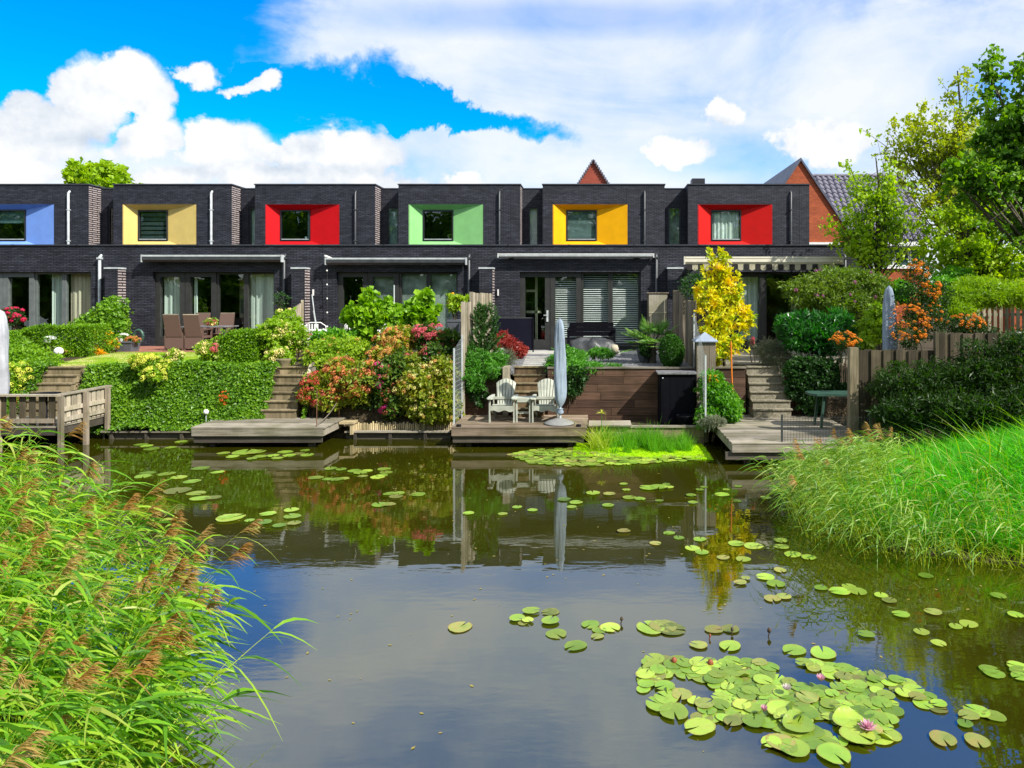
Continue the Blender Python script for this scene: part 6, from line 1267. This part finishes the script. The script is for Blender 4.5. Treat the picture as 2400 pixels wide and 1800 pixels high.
reed_stand('reed_bed', 'dense tall reeds with brown plumes leaning over the pond at lower left', xy, h, (.46, .05), (.08, 0, -.05), 12, .36, .17, plume_n=44, stem_r=.008, leafW=.024, chaos=1.15, plL=.125, fromt=.34)
xy = np.array([[-3.05, 4.6], [-3.2, 5.1], [-3.1, 4.3], [-3.5, 5.6], [-3.9, 6.1], [-4.4, 6.6], [-5.1, 7.3], [-5.9, 7.9], [-6.4, 8.2], [-7.0, 8.4], [-6.0, 7.6], [-5.4, 7.2], [-3.3, 5.2], [-3.0, 3.9], [-3.2, 4.7]]) + [-.25, 0]
reed_stand('reed_tuft', 'taller single reeds with drooping plumes at the water side of the reed bed', xy, rng.uniform(1.3, 1.6, len(xy)), (.30, .05), (.16, 0, -.08), 9, .38, 1.0, plume_n=80, plL=.14, leafW=.018)
xy = scatter(POLY_R, 400, (-.6, .85), (2.8, 5.4, 8.6, 13.4)); h = np.interp(xy[:, 1], [8.6, 9.6, 11, 12.2, 13.4], [.9, 1.18, 1.1, .86, .62])
reed_stand('reed_clump', 'lighter reed clump leaning over the water at right', xy, h, (-.20, -.05), (-.16, -.08, -.08), 10, .30, .035, leafW=.017, plume_n=50, mats=('reedstem', 'reed2', 'plume'), chaos=1.9)
def grass_patch(name, label, xy, z, h, w, mat, lean=(0, 0), bend=.5, segs=4, cat='grass'):
    n = len(xy); P = np.column_stack([xy, z]); D = np.column_stack([lean[0] + rng.normal(size=n) * .25, lean[1] + rng.normal(size=n) * .25, np.ones(n)]); Bd = rng.normal(size=(n, 3)) * np.array([bend, bend, .1]) - np.array([0, 0, bend * .6]) + np.array([lean[0], lean[1], 0])
    o = ribbons(name, P, D, Bd, h * rng.uniform(.55, 1.15, n), w, M[mat], None, segs, 'blade', base=(0, 0, 0)); return tag(o, label, cat, kind='stuff')
xy = scatter(POLY_R, 36000, (.15, 12), (2.6, 11, 7.4, 14.0)); grass_patch('bank_grass', 'long bright green grass on the right bank', xy, zg(xy[:, 0], xy[:, 1]) - .02, .52, .014, 'grass', (-.12, -.05))
xy = scatter(POLY_R, 5000, (-.15, .9), (2.3, 8, 7.4, 13.8)); grass_patch('shore_grass', 'yellowing grass at the foot of the right bank', xy, zg(xy[:, 0], xy[:, 1]) - .02, .42, .009, 'grass_yellow', (-.2, -.1))
xy = scatter(POLY_R, 500, (.3, 6), (3.4, 8, 9.5, 13.6)); grass_patch('tall_grass', 'tall arching grass blades above the bank grass', xy, zg(xy[:, 0], xy[:, 1]) - .02, .95, .018, 'reed', (-.15, -.05), .4, 6)
n = 24000; x = rng.uniform(-13.6, -8.6, n); y = rng.uniform(17.42, 20.62, n); grass_patch('lawn_grass', 'short mown grass of the lawn', np.column_stack([x, y]), zg(x, y) + .01, .055, .006, 'hedge_lime', segs=1)
n = 5200; x = rng.uniform(WX(1405, 15.6), WX(1612, 15.6), n); y = rng.uniform(14.95, 15.88, n); ok = lump(np.column_stack([x, y, x * 0]), 3.2, 21) > -.12; x, y = x[ok], y[ok]; n = len(x); grass_patch('water_rushes', 'bright green rushes standing in the duckweed', np.column_stack([x, y]), np.full(n, -.05), (.50 + .22 * lump(np.column_stack([x, y, x * 0]), 2.6, 9)).clip(.3, .8), .009, 'rush', (.0, 0), .12)
n = 260; x = rng.uniform(WX(1385, 15.5), WX(1425, 15.5), n); y = rng.uniform(15.1, 15.8, n); grass_patch('pale_rushes', 'pale drooping rush leaves beside the armchair jetty', np.column_stack([x, y]), np.full(n, -.05), .75, .011, 'grass_yellow', (.0, 0), .45, 5)
o = thing('papyrus_stem', 'single papyrus stem with a star-shaped head by the jetty', 'plant', (WX(1411, 15.6), 15.6, 0)); MB().tube([(WX(1411, 15.6), 15.6, -.1), (WX(1410, 15.6), 15.6, WZ(968, 15.6))], .007, 5).build('stem', M['shrubgreen'], o)
c0 = np.array([WX(1410, 15.6), 15.6, WZ(968, 15.6)]); d = sphere_dirs(30); d[:, 2] = np.abs(d[:, 2]) * .8 + .1; ribbons('head', np.tile(c0, (30, 1)), d, d * 0 - np.array([0, 0, .3]), .13, .010, M['f_lime'], o, 2, 'tip')
# ---------------------------------------------------------------- duckweed, lily pads, flowers
n = 22000; x = rng.uniform(WX(1345, 15.3), WX(1655, 15.3), n * 3); y = rng.uniform(14.35, 15.98, n * 3); e = lump(np.column_stack([x, y, x * 0]), 2.4, 2); f_ = 14.62 - .28 * np.clip((x + .1) / 2.3, 0, 1) + e * .14
ok = y > f_; x, y = x[ok][:n], y[ok][:n]; nr = np.tile([0., 0, 1], (len(x), 1)); t = rng.normal(size=(len(x), 3)) * [1, 1, .12]; t = unit(t); q = unit(np.cross(nr, t)); p = np.column_stack([x, y, .008 + rng.random(len(x)) * .012]); L_ = .034
v = np.stack([p, p + t * L_ * .5 + q * L_ * .4, p + t * L_, p + t * L_ * .5 - q * L_ * .4], 1); i = np.arange(len(x)) * 4; fc = np.stack([i, i + 1, i + 2, i + 3], 1)
tag(np_mesh('duckweed', v, fc, M['duckweed'], None, np.repeat(rng.random(len(x)), 4), base=(0, 0, 0)), 'bright duckweed mat around the rushes', 'duckweed', kind='stuff')
def pad_mesh(name, mat, curl=0.0, seed=0, notch=.28):
    r_ = random.Random(seed); n = 20; v = [(0, 0, 0)]
    for i in range(n + 1):
        a = notch / 2 + (2 * math.pi - notch) * i / n; q = 1 + .035 * math.sin(3 * a + seed) + r_.uniform(-.015, .015); up = curl * max(0, math.sin(a * .5 + seed)) ** 6
        v.append((math.cos(a) * q * .55, math.sin(a) * q * .55, .0 + r_.uniform(0, .010)))
    for i in range(n + 1):
        a = notch / 2 + (2 * math.pi - notch) * i / n; q = 1 + .035 * math.sin(3 * a + seed) + r_.uniform(-.02, .02); up = curl * max(0, math.cos(a - seed)) ** 4
        v.append((math.cos(a) * q * (1 - up * .25), math.sin(a) * q * (1 - up * .25), .012 + r_.uniform(-.012, .03) + up * .42))
    f = [(0, 1 + i, 2 + i) for i in range(n)] + [(1 + i, n + 2 + i, n + 3 + i, 2 + i) for i in range(n)]
    me = bpy.data.meshes.new(name); me.from_pydata(v, [], f); a = me.attributes.new('rnd', 'FLOAT', 'POINT'); a.data.foreach_set('value', np.full(len(v), r_.random(), np.float32)); me.materials.append(M[mat])
    me.polygons.foreach_set('use_smooth', [True] * len(f)); return me
PADS = [pad_mesh('pad', 'pad', 0, s) for s in range(9)]; PADS_C = [pad_mesh('pad', 'pad', 1.0, s) for s in range(3)]; PADS_O = [pad_mesh('pad', 'pad_old', 0, s + 20) for s in range(4)]
zc = [0]
def put_pad(root, x, y, r, old=.12, curl=0.0, tilt=.012, z=None):
    zc[0] = (zc[0] + 1) % 37; me = random.choice(PADS_C) if random.random() < curl else random.choice(PADS_O) if random.random() < old else random.choice(PADS); b_ = wloc(root)
    return inst('lily_pad', me, root, (x - b_.x, y - b_.y, (.006 + zc[0] * .00045 if z is None else z) - b_.z), (random.uniform(-tilt, tilt), random.uniform(-tilt, tilt), random.uniform(0, 6.28)), (r, r * random.uniform(.88, 1), r))
def lotus(root, px, py, r, mat, openn=1.0, z=.05):
    Y = GY(py, z); x = WX(px, Y); b_ = wloc(root); m = MB(); k = 0
    for ring, (cnt, el, ln) in enumerate(((9, .25, 1.0), (9, .65, .92), (7, 1.05, .8), (5, 1.3, .6))):
        el = el * openn + (1 - openn) * 1.25
        for i in range(cnt):
            a = 2 * math.pi * (i + .5 * ring) / cnt; d = Vector((math.cos(a) * math.cos(el), math.sin(a) * math.cos(el), math.sin(el))); s = Vector((-math.sin(a), math.cos(a), 0)); u = d.cross(s); c_ = Vector((x, Y, z))
            m.add([c_, c_ + d * r * ln * .5 + s * r * .20 - u * r * .06, c_ + d * r * ln, c_ + d * r * ln * .5 - s * r * .20 - u * r * .06], [(0, 1, 2), (0, 2, 3)])
    fl = m.build('flower', M[mat], root); MB().lathe([(.0, 0), (r * .16, r * .08), (r * .13, r * .22), (0, r * .25)], (x, Y, z + .01), 8).build('stamens', M['f_yellow'], fl)
wl = thing('water_lily', 'large water lily patch with pink flowers at lower right', 'water lily', (3.0, 6.8, 0)); Z = [(1495, 1570), (1530, 1542), (1600, 1548), (1700, 1545), (1790, 1552), (1880, 1548), (1960, 1560), (2050, 1580), (2140, 1600), (2210, 1650), (2235, 1668), (2190, 1690), (2110, 1665), (2090, 1700), (2115, 1725), (2090, 1738), (2040, 1745), (2000, 1750), (1930, 1755), (1860, 1765), (1800, 1752), (1790, 1735), (1850, 1722), (1780, 1705), (1700, 1700), (1660, 1715), (1615, 1712), (1620, 1690), (1640, 1660), (1600, 1640), (1560, 1625), (1530, 1612), (1500, 1632), (1498, 1600)]
PW = [(WX(a, GY(c, 0)), GY(c, 0)) for a, c in Z]; pts = []; tries = 0
while len(pts) < 250 and tries < 40000:
    tries += 1; x = random.uniform(.3, 4.2); y = random.uniform(4.9, 6.7)
    if poly_sd([x], [y], PW)[0] < .03: continue
    if lump(np.array([[x, y, 0]]), 2.2, 8)[0] < -.30: continue
    if any((x - a) ** 2 + (y - c) ** 2 < .074 ** 2 for a, c in pts): continue
    pts.append((x, y))
for x, y in pts: put_pad(wl, x, y, random.uniform(.058, .096), .13, .04, .03)
for a, c in ((1830, 1655), (1850, 1672), (1870, 1690), (1990, 1682), (2010, 1715)): Y = GY(c, .05); put_pad(wl, WX(a, Y), Y, .125, 0, 1, z=.035)
for a, c, r in ((1545, 1655, .115), (1580, 1672, .12), (1562, 1640, .10), (1640, 1708, .12), (1830, 1745, .11), (1862, 1758, .11), (1955, 1772, .125)): Y = GY(c, 0); put_pad(wl, WX(a, Y), Y, r)
lotus(wl, 1924, 1597, .065, 'f_lotus', .35, .07); lotus(wl, 1844, 1618, .06, 'f_lotuswhite', .55, .05); lotus(wl, 1791, 1668, .055, 'f_lotus', .25, .05); lotus(wl, 2033, 1707, .078, 'f_lotus', .9, .05)
for k, (a, c) in enumerate(((1580, 1555), (1665, 1560))): Y = GY(c, 0); MB().lathe([(0, 0), (.03, .015), (.02, .045), (0, .06)], (WX(a, Y), Y, 0), 8).build('bud', M['f_rust'], wl)
def pads(label, items, loc=None):
    Y0 = GY(items[0][1], 0); root = thing('water_lily', label, 'water lily', (WX(items[0][0], Y0), Y0, 0), 'scattered lily pads')
    for q in items:
        Y = GY(q[1], 0); put_pad(root, WX(q[0], Y), Y, q[2] * Y / F / 1.0, q[3] if len(q) > 3 else .1)
pads('five bright pads in a loose cluster in mid pond', [(1212, 1452, 19), (1245, 1435, 21), (1237, 1457, 15), (1290, 1458, 23), (1290, 1435, 22, 1), (1225, 1462, 12)])
pads('single pad below the mid-pond cluster', [(1304, 1487, 25)]); pads('pale green pad left of the mid-pond clusters', [(1078, 1471, 29, 1)]); pads('three overlapping pads beside the dark bud', [(1384, 1465, 22), (1430, 1472, 25), (1405, 1479, 18), (1400, 1493, 16, 1)])
pads('single pad in mid pond, nearest below the cluster of five', [(1349, 1515, 28)]); pads('broad overlapping pads in mid pond', [(1525, 1473, 36), (1575, 1477, 32, 1), (1555, 1470, 34, 1)]); pads('two browned pads joined side by side', [(1673, 1477, 22, 1), (1712, 1476, 22, 1)])
pads('single green pad above the large lily patch', [(1711, 1516, 28)]); pads('two dark green pads at the top of the large patch', [(1861, 1526, 28), (1929, 1533, 33)]); pads('brown-edged small pad left of the single green pad', [(1637, 1514, 22, 1)])
pads('two yellowish pads at the lower right', [(2210, 1735, 32, 1), (2290, 1740, 30, 1)]); pads('dull pads in the dark reflection at right', [(2290, 1670, 30, 0), (2330, 1682, 26, 0), (2270, 1680, 24, .5), (2262, 1700, 18)]); pads('stacked green pads at the right edge', [(2318, 1573, 22), (2330, 1583, 24), (2385, 1565, 24), (2395, 1578, 26), (2392, 1590, 22)])
far = [('pads under the low jetty', [(524, 1064, 15), (545, 1072, 15), (575, 1062, 30), (600, 1061, 22), (610, 1072, 16), (640, 1070, 16), (590, 1077, 13), (650, 1076, 14), (668, 1060, 18), (715, 1056, 12), (700, 1064, 14), (678, 1068, 16), (720, 1067, 16)]),
       ('pads at the left below the railed deck', [(344, 1046, 15), (330, 1043, 15), (355, 1053, 17), (425, 1036, 15), (400, 1050, 14)]), ('pads left of the centre near the reed plumes', [(470, 1099, 20), (510, 1108, 16), (345, 1110, 18), (390, 1112, 20), (420, 1120, 18), (335, 1118, 20), (450, 1130, 20)]),
       ('long pads beside the tallest reed plume', [(415, 1152, 30), (460, 1158, 22), (470, 1170, 24), (500, 1168, 18)]), ('loose group of pads in the reflected hydrangeas', [(628, 1206, 19), (683, 1197, 18), (685, 1212, 20), (540, 1216, 32), (585, 1222, 12), (620, 1226, 19), (690, 1228, 17), (655, 1234, 16), (596, 1241, 12), (530, 1214, 20)]),
       ('small raft of pads in front of the flower border', [(775, 1100, 16), (800, 1102, 14), (830, 1106, 16), (845, 1110, 18), (740, 1122, 18), (790, 1126, 16), (805, 1122, 14), (860, 1104, 14), (900, 1100, 16), (905, 1108, 15), (885, 1119, 18), (895, 1115, 14), (768, 1124, 14), (850, 1117, 12)]),
       ('pair of pads under the reflected hydrangeas', [(915, 1158, 17), (935, 1157, 15), (928, 1165, 16), (980, 1160, 18)]), ('long pair of pads in the middle of the pond', [(890, 1184, 20), (912, 1183, 16)]), ('lone pad below the conifer reflection', [(1098, 1204, 14)]), ('lone round pad left of the parasol reflection', [(1178, 1206, 12)]), ('two pads left of the parasol reflection', [(1212, 1190, 12), (1248, 1197, 13)]),
       ('pads across the parasol reflection', [(1322, 1172, 16), (1350, 1179, 16), (1340, 1190, 12)]), ('row of pads right of the parasol reflection', [(1390, 1157, 17), (1428, 1159, 15), (1425, 1186, 15), (1475, 1168, 16), (1500, 1171, 14), (1462, 1136, 10), (1468, 1150, 10)]), ('pads in the reflection of the black cabinet', [(1520, 1145, 22), (1545, 1143, 22), (1562, 1137, 10), (1568, 1144, 12), (1545, 1176, 10)]),
       ('pads beside the yellow reflection', [(1640, 1150, 10), (1620, 1163, 13), (1624, 1180, 12)]), ('browning pad in the mid reflection', [(1462, 1247, 16, 1)]), ('cluster of pads left of the golden tree reflection', [(1568, 1250, 15), (1591, 1261, 14), (1536, 1274, 14), (1623, 1286, 19), (1645, 1295, 18), (1640, 1265, 17)]),
       ('pads under the golden tree reflection', [(1725, 1275, 19), (1766, 1281, 23), (1742, 1312, 18), (1695, 1308, 16, 1)]), ('pads at the edge of the right reeds', [(1858, 1301, 22), (1832, 1283, 18), (1830, 1268, 18), (1895, 1308, 18)]), ('bright pads right of the golden reflection', [(1828, 1338, 16, 1), (1794, 1354, 22), (1818, 1370, 23), (1810, 1405, 20, 1), (1838, 1400, 18, 1)]),
       ('bright pads in the dark reed reflection', [(1924, 1380, 16), (1968, 1388, 25), (2010, 1389, 22), (1990, 1378, 18)]), ('dark pads in the tree reflection', [(2170, 1352, 17), (2065, 1398, 16), (2085, 1410, 18), (2187, 1437, 20), (2112, 1443, 20), (2240, 1472, 16), (2030, 1490, 20), (2160, 1485, 18)]), ('small brown pads near the yellow reflection', [(1735, 1368, 16, 1), (1748, 1358, 12, 1)]), ('dark pads at the far right of the pond', [(2270, 1467, 22), (2340, 1400, 18), (2200, 1512, 18), (2380, 1445, 18)]),
       ('pads around the jetty pile reflection at right', [(1650, 1142, 9), (1730, 1140, 10), (1702, 1148, 9), (1728, 1175, 11), (1795, 1167, 13), (1820, 1150, 12), (1692, 1160, 18)])]
for lab, it in far: pads(lab, it)
for px, py, sz in ((1457, 1462, .05), (1803, 1492, .06), (1716, 1486, .045), (1664, 1498, .035)):
    Y = GY(py, 0); x = WX(px, Y); o = thing('lily_bud', {1457: 'dark bud standing beside the three overlapping pads', 1803: 'dark twisted bud standing alone right of the browned pads', 1716: 'dark bud beside the right one of the two browned pads', 1664: 'tiny pale bud above the single green pad'}[px], 'bud', (x, Y, 0), 'buds standing in the water')
    MB().tube([(x - .02, Y, -.05), (x, Y, sz * .6)], .006, 5).lathe([(0, 0), (sz * .35, sz * .3), (sz * .28, sz * .7), (0, sz)], (x, Y, sz * .5), 7).build('bud', M['f_rust' if px == 1664 else 'twig'], o)
n = 420; x = rng.uniform(-9, 6, n); y = rng.uniform(5, 16, n); v0 = np.stack([np.column_stack([x, y, np.full(n, .004)])] * 4, 1); a_ = rng.random(n) * 6.28; sz = rng.uniform(.006, .028, n)[:, None]
off = [np.column_stack([np.cos(a_ + k * 1.57) * (1 if k % 2 else .5), np.sin(a_ + k * 1.57) * (1 if k % 2 else .5), a_ * 0]) * sz for k in range(4)]; v0 = v0 + np.stack(off, 1)
tag(np_mesh('floating_debris', v0, np.arange(n * 4).reshape(-1, 4), M['pad_old'], None, np.repeat(rng.random(n), 4), base=(0, 0, 0)), 'tiny leaf bits floating on the pond', 'debris', kind='stuff')
# raft of pads in front of the duckweed
rf = thing('water_lily', 'dense raft of lily pads in front of the duckweed and armchair jetty', 'water lily', (-.3, 14.6, 0), 'scattered lily pads'); pts = []; tries = 0
PZ = [(WX(a, GY(c, 0)), GY(c, 0)) for a, c in ((1190, 1067), (1240, 1056), (1340, 1050), (1400, 1064), (1500, 1070), (1660, 1064), (1640, 1080), (1520, 1086), (1440, 1092), (1330, 1093), (1240, 1088), (1215, 1078))]
while len(pts) < 150 and tries < 30000:
    tries += 1; x = random.uniform(-2, 2.4); y = random.uniform(13.6, 15.8)
    if poly_sd([x], [y], PZ)[0] < .02 or any(((x - a) / 1.1) ** 2 + (y - c) ** 2 < .12 ** 2 for a, c in pts): continue
    pts.append((x, y))
for x, y in pts: put_pad(rf, x, y, random.uniform(.08, .12), .2)
